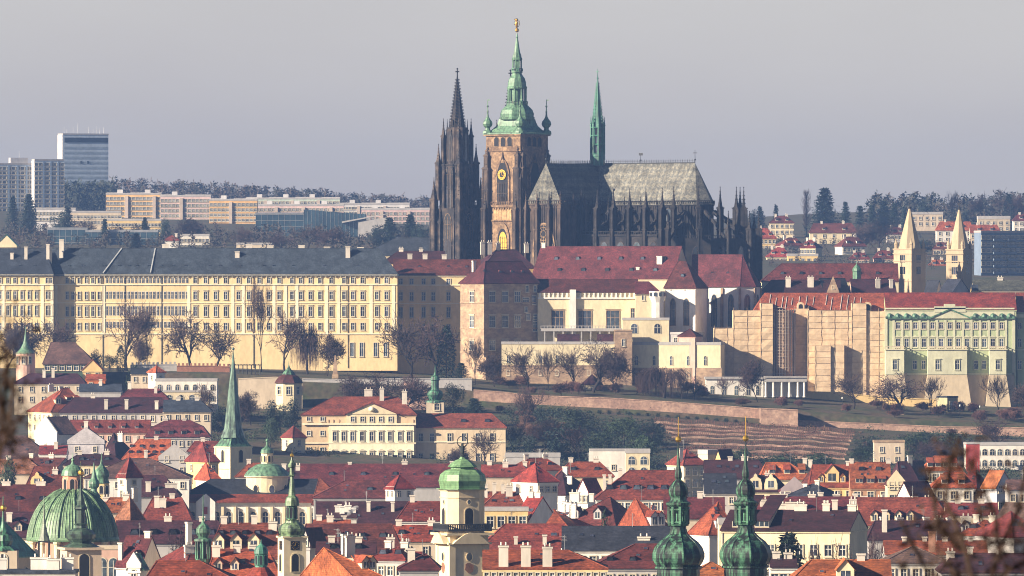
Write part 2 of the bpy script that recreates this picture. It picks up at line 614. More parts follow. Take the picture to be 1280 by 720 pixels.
def dormer(parent, x, y, z, slope, kind="gable", w=1.5, h=1.4, wall=None, roof=None, rz=0.0, name="dormer"):
    """y, z: foot of the dormer's front on the roof slope; slope = rise per metre into the roof"""
    wall, roof = wall or W_CREAM, roof or T_MAROON
    key = (kind, round(w, 2), round(h, 2), round(slope, 2), wall.name, wall.node_tree.name, roof.name, tuple(roof.node_tree.nodes["Principled BSDF"].inputs[0].default_value), id(wall), id(roof))
    if key not in _dm:
        mb = MB()
        hw = w / 2
        dep = h / slope
        if kind == "gable" or kind == "baroque":
            pk = h + w * 0.55
            dp = pk / slope
            mb.mat(0).prismy([(-hw, -0.2), (hw, -0.2), (hw, h), (0, pk - 0.05), (-hw, h)], -0.05, 0.2)
            mb.poly((-hw, 0.2, 0), (-hw, 0.2, h), (-hw, dep, h)); mb.poly((hw, 0.2, 0), (hw, dep, h), (hw, 0.2, h))
            e = 0.22
            mb.mat(1).slab([(-hw - e, -0.3, h - e * 1.1), (0, -0.3, pk + 0.06), (0, dp, pk + 0.06), (-hw - e, dep, h - e * 1.1)], 0.12)
            mb.slab([(0.001, -0.3, pk + 0.06), (hw + e, -0.3, h - e * 1.1), (hw + e, dep, h - e * 1.1), (0.001, dp, pk + 0.06)], 0.12)
            if kind == "baroque":
                mb.mat(0).prismy([(-hw - .35, -0.3), (hw + .35, -0.3), (hw + .35, h * .5), (hw, h), (hw + .15, h), (0.5, h + .6), (0.4, h + 1.1), (0, h + 1.5), (-.4, h + 1.1), (-.5, h + .6), (-hw - .15, h), (-hw, h), (-hw - .35, h * .5)], -0.45, -0.06)
            yf = -0.08 if kind == "gable" else -0.48
            mb.mat(2).box(-hw * 0.55, hw * 0.55, yf, yf + 0.02, h * 0.12, h * 0.85)
            mb.mat(3).box(-0.05, 0.05, yf - 0.04, yf - 0.003, h * 0.12, h * 0.85)
            mb.mat(3).box(-hw * 0.62, hw * 0.62, yf - 0.06, yf + 0.01, h * 0.04, h * 0.115)
        elif kind == "shed":
            dp = (h + 0.25) / max(0.08, slope - 0.25)
            zt = h + 0.25 * dp
            mb.mat(0).box(-hw, hw, -0.05, 0.15, -0.2, h)
            mb.poly((-hw, 0.15, 0), (-hw, 0.15, h), (-hw, dp, zt)); mb.poly((hw, 0.15, 0), (hw, dp, zt), (hw, 0.15, h))
            mb.mat(1).slab([(-hw - .2, -0.35, h + 0.05), (hw + .2, -0.35, h + 0.05), (hw + .2, dp, zt + 0.12), (-hw - .2, dp, zt + 0.12)], 0.14)
            k = max(1, int(w / 0.9))
            for i in range(k):
                x0, x1 = -hw + w * i / k + 0.1, -hw + w * (i + 1) / k - 0.1
                mb.mat(3).box(x0 - 0.06, x1 + 0.06, -0.1, -0.052, h * 0.1, h * 0.92)
                mb.mat(2).box(x0, x1, -0.12, -0.102, h * 0.16, h * 0.86)
        elif kind == "eye":
            dp = h / slope
            mb.mat(2).poly((-hw, 0, 0.02), (hw, 0, 0.02), (hw * .6, 0, h), (-hw * .6, 0, h))
            mb.mat(1).slab([(-hw * .7, -0.15, h + .03), (hw * .7, -0.15, h + .03), (hw * .5, dp, h + .1), (-hw * .5, dp, h + .1)], 0.08)
            mb.poly((-hw * .7, -.15, h), (-hw * .5, dp, h), (-hw * 1.1, 0, 0)); mb.poly((hw * .7, -.15, h), (hw * 1.1, 0, 0), (hw * .5, dp, h))
        elif kind == "skylight":
            a = math.atan(slope); c, s = math.cos(a), math.sin(a)
            P = lambda u, v, o: (u, v * c - o * s, v * s + o * c)
            mb.mat(1)
            q = [P(-hw, 0, .12), P(hw, 0, .12), P(hw, h, .12), P(-hw, h, .12)]
            b = [P(-hw, 0, -.05), P(hw, 0, -.05), P(hw, h, -.05), P(-hw, h, -.05)]
            mb.add(q + b, [(0, 1, 2, 3), (4, 5, 1, 0), (5, 6, 2, 1), (6, 7, 3, 2), (7, 4, 0, 3)])
            mb.mat(2).poly(P(-hw + .1, .1, .125), P(hw - .1, .1, .125), P(hw - .1, h - .1, .125), P(-hw + .1, h - .1, .125))
        _dm[key] = mb.mesh("dormer", [wall, roof, M_GLASS, M_FRAME])
    return put(name, _dm[key], parent, (x, y, z), rz)


# ------------------------------------------------------------------ houses
def auto_d(ye):
    return 48.0 * F / max(60.0, ye - 360.0)


HOUSES = []
_am = []


def aerial_mesh():
    if not _am:
        mb = MB().tube((0, 0, 0), (0, 0, 3.2), .05, .035, 4)
        for i in range(4): mb.tube((-.5 + .06 * i, 0, 2.2 + .25 * i), (.5 - .06 * i, 0, 2.2 + .25 * i), .03, n=3)
        mb.tube((0, 0, 2.9), (.9, 0, 2.9), .03, n=3)
        _am.append(mb.mesh("aerial", M_METAL))
    return _am[0]


def drain(root, x, y, z):
    MB().tube((x, y, z), (x, y, 0), .08, n=4).obj("drainpipe", M_METAL, root)


def house(name, label, px0, px1, ye, yr, d=None, typ="gable", yaw=0.0, D=12.0, wall=None, roof=None, rows=0, cols=0, win=(1.0, 1.6),
          style="plain", side=0, hip=(0, 0), dorm=None, chim=(), group=None, cat="house", over=0.45, fh=3.3, first=2.2, base=None, parapet=0.0, ridge=False, chm=None, mans=None, wtrim=None, lower=0.0, rooflab=None):
    """px0, px1: outermost corners; ye, yr: heights of eaves and ridge in the picture at distance d
    chim: (u across the front 0..1, v across the roof 0 front..1 back, height above the roof, width[, depth])
    dorm: list of (kind, count, v up the front slope, width, height[, u0, u1])"""
    wall, roof = wall or W_CREAM, roof or T_BRICK
    d = d or auto_d(ye)
    a = R(yaw)
    s = d / F
    W = ((px1 - px0) * s - D * math.sin(abs(a))) / math.cos(a)
    if W < 2: D = max(2.0, D * 0.5); W = max(2.0, ((px1 - px0) * s - D * math.sin(abs(a))) / math.cos(a))
    xc = px2x((px0 + px1) / 2, d)
    zg = (ground_z(xc, d) if base is None else base) - 1.0
    he, hr = py2z(ye, d) - zg, py2z(yr, d) - zg
    root = empty(name, (xc, d, zg), a, label, cat, group)
    hw, hd = W / 2, D / 2
    rise = hr - he
    wb = MB().box(-hw, hw, -hd, hd, 0, he)
    rb = MB()
    o = over
    k = rise / hd if typ != "front" else rise / hw
    oz = o * k
    if typ == "gable":
        hl, hrr = hip[0] * hd, hip[1] * hd
        xl, xr = -hw + hl, hw - hrr
        if xl > xr: xl = xr = (xl + xr) / 2
        if mans is None:
            for sx, hp, xe in ((-1, hip[0], xl), (1, hip[1], xr)):
                if hp < 0.05: wb.prismyz = None
            if hip[0] < 0.05: wb.add([(-hw, -hd, he), (-hw, hd, he), (-hw, 0, hr - .1), (-hw + .4, -hd, he), (-hw + .4, hd, he), (-hw + .4, 0, hr - .1)], [(0, 2, 1), (3, 4, 5), (0, 3, 5, 2), (1, 2, 5, 4)])
            if hip[1] < 0.05: wb.add([(hw - .4, -hd, he), (hw - .4, hd, he), (hw - .4, 0, hr - .1), (hw, -hd, he), (hw, hd, he), (hw, 0, hr - .1)], [(0, 2, 1), (3, 4, 5), (0, 3, 5, 2), (1, 2, 5, 4)])
            le, re = -hw - (o if hip[0] > .05 else .15), hw + (o if hip[1] > .05 else .15)
            if hip[0] < .05: xl = le
            if hip[1] < .05: xr = re
            f0, f1, b0, b1 = (le, -hd - o, he - oz), (re, -hd - o, he - oz), (le, hd + o, he - oz), (re, hd + o, he - oz)
            r0, r1 = (xl, 0, hr), (xr, 0, hr)
            t = 0.22
            rb.slab([f0, f1, r1, r0] if xr - xl > .01 else [f0, f1, r0], t)
            rb.slab([b1, b0, r0, r1] if xr - xl > .01 else [b1, b0, r0], t)
            if hip[0] > .05: rb.slab([b0, f0, r0], t)
            if hip[1] > .05: rb.slab([f1, b1, r1], t)
            # ridge and hip tiles
            rb.tube(r0, r1, 0.13, n=5)
            if hip[0] > .05: rb.tube(f0, r0, 0.11, n=4); rb.tube(b0, r0, .11, n=4)
            if hip[1] > .05: rb.tube(f1, r1, 0.11, n=4); rb.tube(b1, r1, .11, n=4)
        else:
            # mansard: steep lower slope up to share mans of the rise, then a flatter one
            zm = he + rise * mans
            i1 = D * 0.16
            L = [(-hw - o, -hd - o, he - .1), (hw + o, -hd - o, he - .1), (hw + o, hd + o, he - .1), (-hw - o, hd + o, he - .1)]
            Mi = [(-hw + i1, -hd + i1, zm), (hw - i1, -hd + i1, zm), (hw - i1, hd - i1, zm), (-hw + i1, hd - i1, zm)]
            if hip[0] < .05: L[0] = (-hw - .1, L[0][1], L[0][2]); L[3] = (-hw - .1, L[3][1], L[3][2]); Mi[0] = (-hw - .1, Mi[0][1], zm); Mi[3] = (-hw - .1, Mi[3][1], zm)
            if hip[1] < .05: L[1] = (hw + .1, L[1][1], L[1][2]); L[2] = (hw + .1, L[2][1], L[2][2]); Mi[1] = (hw + .1, Mi[1][1], zm); Mi[2] = (hw + .1, Mi[2][1], zm)
            for q in range(4): rb.slab([L[q], L[(q + 1) % 4], Mi[(q + 1) % 4], Mi[q]], .2)
            r0 = (Mi[0][0] + (hd - i1) * (1 if hip[0] > .05 else 0), 0, hr); r1 = (Mi[1][0] - (hd - i1) * (1 if hip[1] > .05 else 0), 0, hr)
            rb.mat(1) if False else None
            rb.slab([Mi[0], Mi[1], r1, r0], .2); rb.slab([Mi[2], Mi[3], r0, r1], .2)
            rb.slab([Mi[3], Mi[0], r0], .2); rb.slab([Mi[1], Mi[2], r1], .2)
            rb.tube(r0, r1, .13); rb.tube(Mi[0], Mi[1], .15)
    elif typ == "front":
        hb = hip[1] * hw
        wb.prismy([(-hw, he), (hw, he), (0, hr - .1)], -hd, -hd + .4)
        f = -hd - (.2 if parapet == 0 else -.35)
        yb = hd - hb
        hf = hip[0] * hw
        yf = f + hf
        rb.slab([(-hw - o, f, he - oz), (0, yf, hr), (0, yb, hr), (-hw - o, hd + .2, he - oz)], .22)
        rb.slab([(0.002, yf, hr), (hw + o, f, he - oz), (hw + o, hd + .2, he - oz), (0.002, yb, hr)], .22)
        if hf > .1: rb.slab([(-hw - o, f - .01, he - oz), (hw + o, f - .01, he - oz), (0, yf, hr)], .2)
        rb.tube((0, yf, hr), (0, yb, hr), .13)
        if parapet > 0:
            wb.prismy([(-hw - .2, he - .5), (hw + .2, he - .5), (hw + .2, he + .3), (0, hr + parapet), (-hw - .2, he + .3)], -hd - .12, -hd + .33)
    elif typ == "pyr":
        c = [(-hw - o, -hd - o, he - oz), (hw + o, -hd - o, he - oz), (hw + o, hd + o, he - oz), (-hw - o, hd + o, he - oz)]
        ap = (0, 0, hr)
        for q in range(4): rb.slab([c[q], c[(q + 1) % 4], ap], .22); rb.tube(c[q], ap, .1, n=4)
        rb.lathe([(.12, hr - .1), (.05, hr + .7), (.15, hr + .8), (.02, hr + 1.1)], 5)
    elif typ == "flat":
        rb.box(-hw - .15, hw + .15, -hd - .15, hd + .15, he + .002, he + max(.35, rise))
        k = 0.2
    # eaves moulding
    if typ != "flat":
        c = .22
        wb.box(-hw - c, hw + c, -hd - c, -hd - .003, he - oz - .55, he - oz - .24)
        wb.box(-hw - c, -hw - .003, -hd, hd, he - oz - .55, he - oz - .24)
        wb.box(hw + .003, hw + c, -hd, hd, he - oz - .55, he - oz - .24)
    wb.obj("wall", wall, root)
    if typ != "none": tag(rb.obj("roof", roof, root), rooflab)
    ww, wh = win
    z = he - first
    for r in range(rows):
        for cI in range(cols):
            x = -hw + W * (cI + 0.5) / cols
            window(root, x, -hd - .01, z, ww, wh, style, trim=wtrim)
        n = abs(side)
        for cI in range(n):
            y = -hd + D * (cI + .5) / n
            if yaw > 0: window(root, -hw - .01, y, z, ww, wh, style, rz=R(-90), trim=wtrim)
            else: window(root, hw + .01, y, z, ww, wh, style, rz=R(90), trim=wtrim)
        z -= fh
    if dorm and typ in ("gable",):
        for dd in dorm:
            kind, cnt, v, dw, dh = dd[:5]
            u0, u1 = (dd[5], dd[6]) if len(dd) > 6 else (0.08, 0.92)
            if mans is not None:
                kk = rise * mans / (D * .16 + o); zz = he + rise * mans * v; yy = -hd + D * .16 * v
            else:
                kk = k; yy = -hd + hd * v; zz = he + rise * v
            for i in range(cnt):
                u = u0 + (u1 - u0) * (i + .5) / cnt
                dormer(root, -hw + W * u, yy - .05, zz, kk, kind, dw, dh, wall if kind != "shed" else wall, roof)
    for ch in chim:
        u, v, h, w = ch[:4]
        dep = ch[4] if len(ch) > 4 else .7
        x = -hw + W * u
        y = -hd + D * v
        zr = he + (rise * (1 - abs(2 * v - 1)) if typ in ("gable", "pyr") else rise * (1 - abs(2 * u - 1)) if typ == "front" else 0)
        chimney(root, x, y, zr - 1.2, zr + h, w, dep, chm, pots=0 if w < 1.4 else 2)
    if typ == "gable" and d < 2700 and mans is None and cat == "house":
        rg = random.Random(int(px0 * 13 + ye * 7))
        for i in range(rg.choice((1, 2, 2, 3))):
            u, v = rg.uniform(.12, .85), rg.uniform(.3, .75)
            dormer(root, -hw + W * (u if hip == (0, 0) else .25 + u * .5), -hd + hd * v, he + rise * v, k, "skylight", .8, 1.0, wall, roof, name="skylight")
        if rg.random() < .7: put("aerial", aerial_mesh(), root, (-hw + W * rg.uniform(.3, .7), rg.uniform(-.5, .5), hr - .6), rg.uniform(0, 3))
        if W > 9: drain(root, (-hw + .3) if rg.random() < .5 else hw - .3, -hd - .16, he - oz - .3)
    HOUSES.append(root)
    return root


def lathe_px(c, d, prof, n=16, rot=0.0, zb=0.0):
    """profile given as (half width in px, picture height) -> metres around the axis; zb: height of the thing's base"""
    s = d / F
    k = 1.0 / math.cos(math.pi / n) if False else 1.0
    return [(max(0.02, r * s * k), py2z(y, d) - zb) for r, y in prof]
# ------------------------------------------------------------------ trees
M_BARK = surf("bark", (0.032, 0.024, 0.022), scale=1.5, fine=6, finevar=0.3, rnd=0.2)
M_TWIG = surf("bare_twigs", (0.075, 0.046, 0.042), scale=.6, fine=3, rnd=0.25)
M_TWIGR = surf("reddish_twigs", (0.15, 0.075, 0.06), scale=.6, fine=3, rnd=0.25)
M_NEEDLE = surf("dark_needles", (0.022, 0.042, 0.030), scale=.5, var=.5, fine=2, rnd=0.25, rough=.7)
M_LEAF = surf("evergreen_leaves", (0.036, 0.062, 0.028), scale=.4, var=.5, fine=2, rnd=0.3, rough=.7)
M_DRY = surf("withered_leaves", (0.11, 0.075, 0.04), scale=.4, var=.5, fine=2, rnd=0.3)


def ntube(mb, p0, p1, r0, r1, n):
    mb.tube(p0, p1, r0, r1, n)


def limb(mb, rng, p, d, L, r0, r1, segs, jit, up, n):
    """one bending branch; returns the points and directions along it"""
    out = []
    q, dd = Vector(p), Vector(d)
    for i in range(segs):
        dd = (dd + Vector((rng.gauss(0, jit), rng.gauss(0, jit), rng.gauss(0, jit) * .7 + up))).normalized()
        e = q + dd * (L / segs)
        mb.tube(q, e, r0 + (r1 - r0) * i / segs, r0 + (r1 - r0) * (i + 1) / segs, n)
        q = e
        out.append((q.copy(), dd.copy(), (i + 1) / segs))
    return out


def grow(t, c, rng, p, d, L, r, lvl, maxl, up, spread, twl, jit):
    mb = t if lvl < twl else c
    segs = 5 if lvl < 2 else 3 if lvl < 4 else 2
    pts = limb(mb, rng, p, d, L, r, max(.04, r * .5), segs, jit, up * .1, 7 if lvl == 0 else 5 if lvl < 2 else 3)
    if lvl >= maxl: return
    for q, dd, f in pts:
        if f < (.55 if lvl == 0 else .3): continue
        k = 2 if f == 1 or lvl == 0 else 1
        if lvl >= 2 and f == 1: k = 3
        for _ in range(k):
            ax = dd.orthogonal().normalized()
            ax.rotate(__import__("mathutils").Quaternion(dd, rng.uniform(0, 6.283)))
            s = spread * rng.uniform(.6, 1.35)
            cd = (dd * math.cos(s) + ax * math.sin(s) + Vector((0, 0, up * .22))).normalized()
            grow(t, c, rng, q, cd, L * rng.uniform(.55, .85) * (1.25 if lvl == 0 else 1), max(.055, r * rng.uniform(.46, .66) * (1.1 - .35 * f)), lvl + 1, maxl, up, spread, twl, jit)


def bare_tree_meshes(seed, h, spread=.8, up=.5, maxl=5, r=.34, twl=3, jit=.2):
    rng = random.Random(seed)
    t, c = MB(), MB()
    grow(t, c, rng, (0, 0, 0), (rng.uniform(-.15, .15), rng.uniform(-.1, .1), 1), h * .36, r, 0, maxl, up, spread, twl, jit)
    k = h / max(v[2] for v in c.v)
    for mb in (t, c): mb.v = [(x * k, y * k, z * k) for x, y, z in mb.v]
    return t, c


def tree_thing(name, t, c, mt, mc, label, cat, cname="crown"):
    root = empty(name, (0, 0, -500), 0, label, cat)
    t.obj("trunk", mt, root)
    c.obj(cname, mc, root)
    return root


def leaf(mb, rng, p, s, droop=0.0):
    a = Vector((rng.gauss(0, 1), rng.gauss(0, 1), rng.gauss(0, .8) - droop)).normalized()
    b = a.orthogonal().normalized()
    b = (b * math.cos(1.7) + a.cross(b) * math.sin(rng.uniform(0, 6.28))).normalized()
    p = Vector(p)
    L, w = s * rng.uniform(.7, 1.4), s * rng.uniform(.4, .7)
    mb.add([tuple(p - b * w * .5), tuple(p + a * L * .5 - b * w * .15), tuple(p + a * L), tuple(p + a * L * .5 + b * w * .6)], [(0, 1, 2, 3)])


def conifer_meshes(seed, h, w, n=1500, ls=.7, top=.0):
    rng = random.Random(seed)
    t, c = MB(), MB()
    t.tube((0, 0, 0), (0, 0, h * .96), .022 * h, .03, 6)
    tiers = max(7, int(h / 1.1))
    for k in range(tiers):
        f = k / tiers
        z = h * (.10 + .88 * f)
        rad = w / 2 * (1 - f) ** .8 * rng.uniform(.8, 1.12) + .15
        nb = max(4, int(9 * (1 - f)) + 3)
        a0 = rng.uniform(0, 6)
        for i in range(nb):
            a = a0 + 6.283 * i / nb + rng.uniform(-.2, .2)
            L = rad * rng.uniform(.72, 1.15)
            e = Vector((math.cos(a) * L, math.sin(a) * L, z - L * .25 + rng.uniform(-.2, .2)))
            t.tube((0, 0, z), e, .05, .02, 3)
            m = max(3, int(n / (tiers * nb)))
            for j in range(m):
                u = (j + rng.random()) / m
                p = Vector((0, 0, z)).lerp(e, .15 + .85 * u)
                leaf(c, rng, p + Vector((rng.gauss(0, .12 * rad), rng.gauss(0, .12 * rad), rng.gauss(0, .18))), ls * (1.1 - .4 * u), .5)
    return t, c


def bush_meshes(seed, h, w, n=900, ls=.45, stem=.25, lobes=9):
    rng = random.Random(seed)
    t, c = MB(), MB()
    cl = []
    for i in range(lobes):
        a = rng.uniform(0, 6.283)
        rr = w * .5 * math.sqrt(rng.random()) * .75
        z = h * rng.uniform(stem + .08, .86)
        kk = 1 - abs(z / h - .55) * .7
        cl.append((Vector((math.cos(a) * rr * kk, math.sin(a) * rr * kk, z)), w * rng.uniform(.14, .26)))
    t.tube((0, 0, 0), (0, 0, h * .5), .03 * h, .02 * h, 5)
    for p, r in cl:
        t.tube((0, 0, h * stem), p, .012 * h, .01, 3)
        for j in range(n // lobes):
            u = Vector((rng.gauss(0, 1), rng.gauss(0, 1), rng.gauss(0, 1))).normalized() * r * rng.uniform(.45, 1.05)
            leaf(c, rng, p + u, ls)
    return t, c


def poplar_meshes(seed, h, w):
    rng = random.Random(seed)
    t, c = MB(), MB()
    t.tube((0, 0, 0), (0, 0, h * .95), .2, .04, 5)
    for i in range(150):
        z = h * (.12 + .8 * rng.random())
        a = rng.uniform(0, 6.28)
        rad = w / 2 * (1 - abs(z / h - .45) * 1.1) * rng.uniform(.5, 1)
        e = (math.cos(a) * rad, math.sin(a) * rad, min(h, z + h * rng.uniform(.1, .2)))
        c.tube((0, 0, z), e, .06, .03, 3)
        for _ in range(3):
            u = rng.uniform(.3, 1)
            q = Vector((0, 0, z)).lerp(Vector(e), u)
            c.tube(q, q + Vector((rng.gauss(0, .35), rng.gauss(0, .35), rng.uniform(.6, 1.8))), .03, .02, 3)
    return t, c


def willow_meshes(seed, h, w):
    rng = random.Random(seed)
    t, c = MB(), MB()
    t.tube((0, 0, 0), (.2, 0, h * .45), .45, .3, 6)
    for i in range(46):
        a = rng.uniform(0, 6.283)
        rr = w / 2 * rng.uniform(.25, 1)
        top = Vector((math.cos(a) * rr * .6, math.sin(a) * rr * .6, h * rng.uniform(.72, 1.0) - rr * .18))
        t.tube((.2, 0, h * rng.uniform(.3, .45)), top, .11, .05, 4)
        out = Vector((math.cos(a) * rr, math.sin(a) * rr, 0))
        for j in range(13):
            q = top + Vector((rng.gauss(0, .5), rng.gauss(0, .5), rng.gauss(0, .25)))
            e1 = q + (out - Vector((top.x, top.y, 0))) * .5 + Vector((rng.gauss(0, .3), rng.gauss(0, .3), -h * rng.uniform(.1, .2)))
            e2 = e1 + Vector((rng.gauss(0, .2), rng.gauss(0, .2), -h * rng.uniform(.2, .5)))
            e2.z = max(.4, e2.z)
            c.tube(q, e1, .035, .03, 3); c.tube(e1, e2, .03, .02, 3)
    return t, c


PROTO = {}


def proto(key, fn):
    if key not in PROTO: PROTO[key] = fn()
    return PROTO[key]


USED = set()


def plant(kind, px, ytop, d, label, ybase=None, wpx=None, rz=None, group=None, scale_xy=None, name=None):
    """a tree whose top shows at (px, ytop), standing on the ground at distance d"""
    z0 = gz(px, d) - .2
    h = max(1.0, py2z(ytop, d) - z0)
    root, h0, w0 = TREES[kind]
    k = h / h0
    kx = k if wpx is None else (wpx * d / F) / w0
    rz = rz if rz is not None else (hash((px, int(d))) % 628) / 100
    loc = (px2x(px, d), d, z0)
    if kind not in USED:
        USED.add(kind)
        root.location = loc; root.rotation_euler = (0, 0, rz); root.scale = (kx, kx, k); root["label"] = label
        if group: root["group"] = group
        return root
    o = copy_tree(root, loc, rz, label, group, (kx, kx, k))
    return o


TREES = {}


def make_trees():
    spec = [("bare_a", 11, 14, .75, .5, 4, .42), ("bare_b", 23, 15, .6, .9, 4, .34), ("bare_c", 37, 12, .95, .3, 4, .46), ("bare_d", 58, 13, .8, .5, 5, .28)]
    for key, seed, h, sp, up, ml, r in spec:
        t, c = bare_tree_meshes(seed, h, sp, up, ml, r)
        xs = [v[0] for v in c.v]
        TREES[key] = (tree_thing("bare_tree", t, c, M_BARK, M_TWIG, None, "tree"), h, max(xs) - min(xs))
    t, c = bare_tree_meshes(71, 5, .8, .5, 5, .1, 2)
    xs = [v[0] for v in c.v]
    TREES["shrub"] = (tree_thing("bare_shrub", t, c, M_BARK, M_TWIGR, None, "shrub", "twigs"), 5, max(xs) - min(xs))
    t, c = conifer_meshes(5, 18, 8.5, 2600, .8)
    TREES["spruce"] = (tree_thing("conifer", t, c, M_BARK, M_NEEDLE, None, "tree"), 18, 8.5)
    t, c = conifer_meshes(8, 16, 7.0, 1500, 1.0)
    TREES["fir"] = (tree_thing("conifer", t, c, M_BARK, M_NEEDLE, None, "tree"), 16, 7.0)
    t, c = bush_meshes(3, 7, 8, 1900, .5)
    TREES["bush"] = (tree_thing("evergreen_bush", t, c, M_BARK, M_LEAF, None, "bush", "foliage"), 7, 8)
    t, c = bush_meshes(19, 10, 9, 2200, .6, .2, 14)
    TREES["round"] = (tree_thing("evergreen_tree", t, c, M_BARK, M_NEEDLE, None, "tree"), 10, 9)
    t, c = poplar_meshes(4, 20, 5)
    TREES["poplar"] = (tree_thing("bare_poplar", t, c, M_BARK, M_TWIG, None, "tree"), 20, 5)
    t, c = willow_meshes(6, 9, 12)
    TREES["willow"] = (tree_thing("weeping_willow", t, c, M_BARK, M_TWIG, None, "tree"), 9, 12)
    # a clipped columnar evergreen
    rng = random.Random(9)
    t, c = MB(), MB()
    t.tube((0, 0, 0), (0, 0, 7), .15, .05, 5)
    for i in range(1300):
        z = 9 * rng.random() ** .9
        rad = 1.9 * math.sin(math.pi * min(1, (z / 9) * .82 + .16)) ** .7
        a = rng.uniform(0, 6.283)
        leaf(c, rng, (math.cos(a) * rad * rng.uniform(.6, 1), math.sin(a) * rad * rng.uniform(.6, 1), z), .5)
    TREES["column"] = (tree_thing("columnar_evergreen", t, c, M_BARK, M_NEEDLE, None, "tree"), 9, 3.8)


make_trees()
# ------------------------------------------------------------------ the gothic cathedral
G_DARK = surf("sooty_sandstone", (0.05, 0.043, 0.041), scale=.25, c2=(0.022, 0.021, 0.023), fine=1.2, finevar=.45, rnd=.05, rough=.95)
G_MID = surf("weathered_sandstone", (0.135, 0.096, 0.072), scale=.2, c2=(0.045, 0.037, 0.036), fine=1.0, finevar=.4, rnd=.05, rough=.95, stretch=(1, 1, .4))
G_TAN = surf("tan_sandstone", (0.33, 0.215, 0.125), scale=.3, c2=(0.15, 0.095, 0.06), fine=1.2, finevar=.3, rnd=.04)
G_ROOF = tiles((0.27, 0.268, 0.24), "pale_patterned_slate", course=3.0)


def _pattern_roof():
    nt = G_ROOF.node_tree; n, l = nt.nodes, nt.links
    b = n["Principled BSDF"]
    src = b.inputs["Base Color"].links[0].from_socket
    tc = n.new("ShaderNodeTexCoord"); mp = n.new("ShaderNodeMapping"); mp.inputs["Rotation"].default_value = (0, R(45), 0); mp.inputs["Scale"].default_value = (.42, .02, .42)
    l.new(tc.outputs["Object"], mp.inputs[0])
    ch = n.new("ShaderNodeTexChecker"); ch.inputs["Scale"].default_value = 1.6
    ch.inputs[1].default_value = (1.12, 1.08, 1.0, 1); ch.inputs[2].default_value = (.74, .76, .78, 1)
    l.new(mp.outputs[0], ch.inputs[0])
    mul = n.new("ShaderNodeMixRGB"); mul.blend_type = 'MULTIPLY'; mul.inputs[0].default_value = .8
    l.new(src, mul.inputs[1]); l.new(ch.outputs[0], mul.inputs[2]); l.new(mul.outputs[0], b.inputs["Base Color"])


_pattern_roof()
CD = 3270.0
CZ = -10.0
CTH = R(39)
cathedral = empty("gothic_cathedral", (px2x(747, CD), CD, CZ), -CTH, "vast dark gothic cathedral with green topped clock tower and spires, crowning the castle hill", "cathedral")


def ch(py): return py2z(py, CD) - CZ


def pinnacle(mb, x, y, z, w, h, n=4):
    """a square shaft end with gablets, a crocketed spike and finial"""
    r = w * .72
    mb.lathe([(r * 1.1, z), (r * 1.1, z + .25), (r * .8, z + .3), (r * .66, z + h * .16), (r * .3, z + h * .5), (.05, z + h)], n, x, y, R(45))
    for k in range(4):
        f = .2 + .18 * k
        rr = r * .66 * (1 - f) + .1
        mb.lathe([(rr, z + h * f), (rr * 1.25, z + h * f + .12), (rr * .8, z + h * f + .3)], 4, x, y, 0)
    mb.lathe([(.05, z + h * .93), (.26, z + h * .96), (.05, z + h)], 4, x, y, 0)


def pier(mb, x, y, z0, z1, w, ph, d=None):
    d = d or w
    mb.box(x - w / 2, x + w / 2, y - d / 2, y + d / 2, z0, z1)
    n = max(1, int((z1 - z0) / 7))
    for k in range(1, n):
        z = z0 + (z1 - z0) * k / n
        mb.box(x - w / 2 - .16, x + w / 2 + .16, y - d / 2 - .16, y + d / 2 + .16, z, z + .35)
    # blind panels: sunk strips between thin shafts
    for s in (-1, 1):
        mb.box(x + s * w * .36 - .1, x + s * w * .36 + .1, y - d / 2 - .14, y - d / 2 - .003, z0, z1 - .4)
        mb.box(x + s * (w / 2 + .003), x + s * (w / 2 + .14), y - .12, y + .12, z0, z1 - .4) if s > 0 else mb.box(x - w / 2 - .14, x - w / 2 - .003, y - .12, y + .12, z0, z1 - .4)
    mb.box(x - w / 2 - .2, x + w / 2 + .2, y - d / 2 - .2, y + d / 2 + .2, z1 + .003, z1 + .4)
    pinnacle(mb, x, y, z1 + .4, min(w, d), ph)


def balustrade(mb, p0, p1, z, h=1.1, step=.8):
    p0, p1 = Vector((p0[0], p0[1], 0)), Vector((p1[0], p1[1], 0))
    L = (p1 - p0).length
    n = max(1, int(L / step))
    for q in (z + h - .18, z):
        mb.tube((p0.x, p0.y, q + .1), (p1.x, p1.y, q + .1), .14, n=4)
    for i in range(n + 1):
        p = p0.lerp(p1, i / n)
        mb.box(p.x - .09, p.x + .09, p.y - .09, p.y + .09, z, z + h)


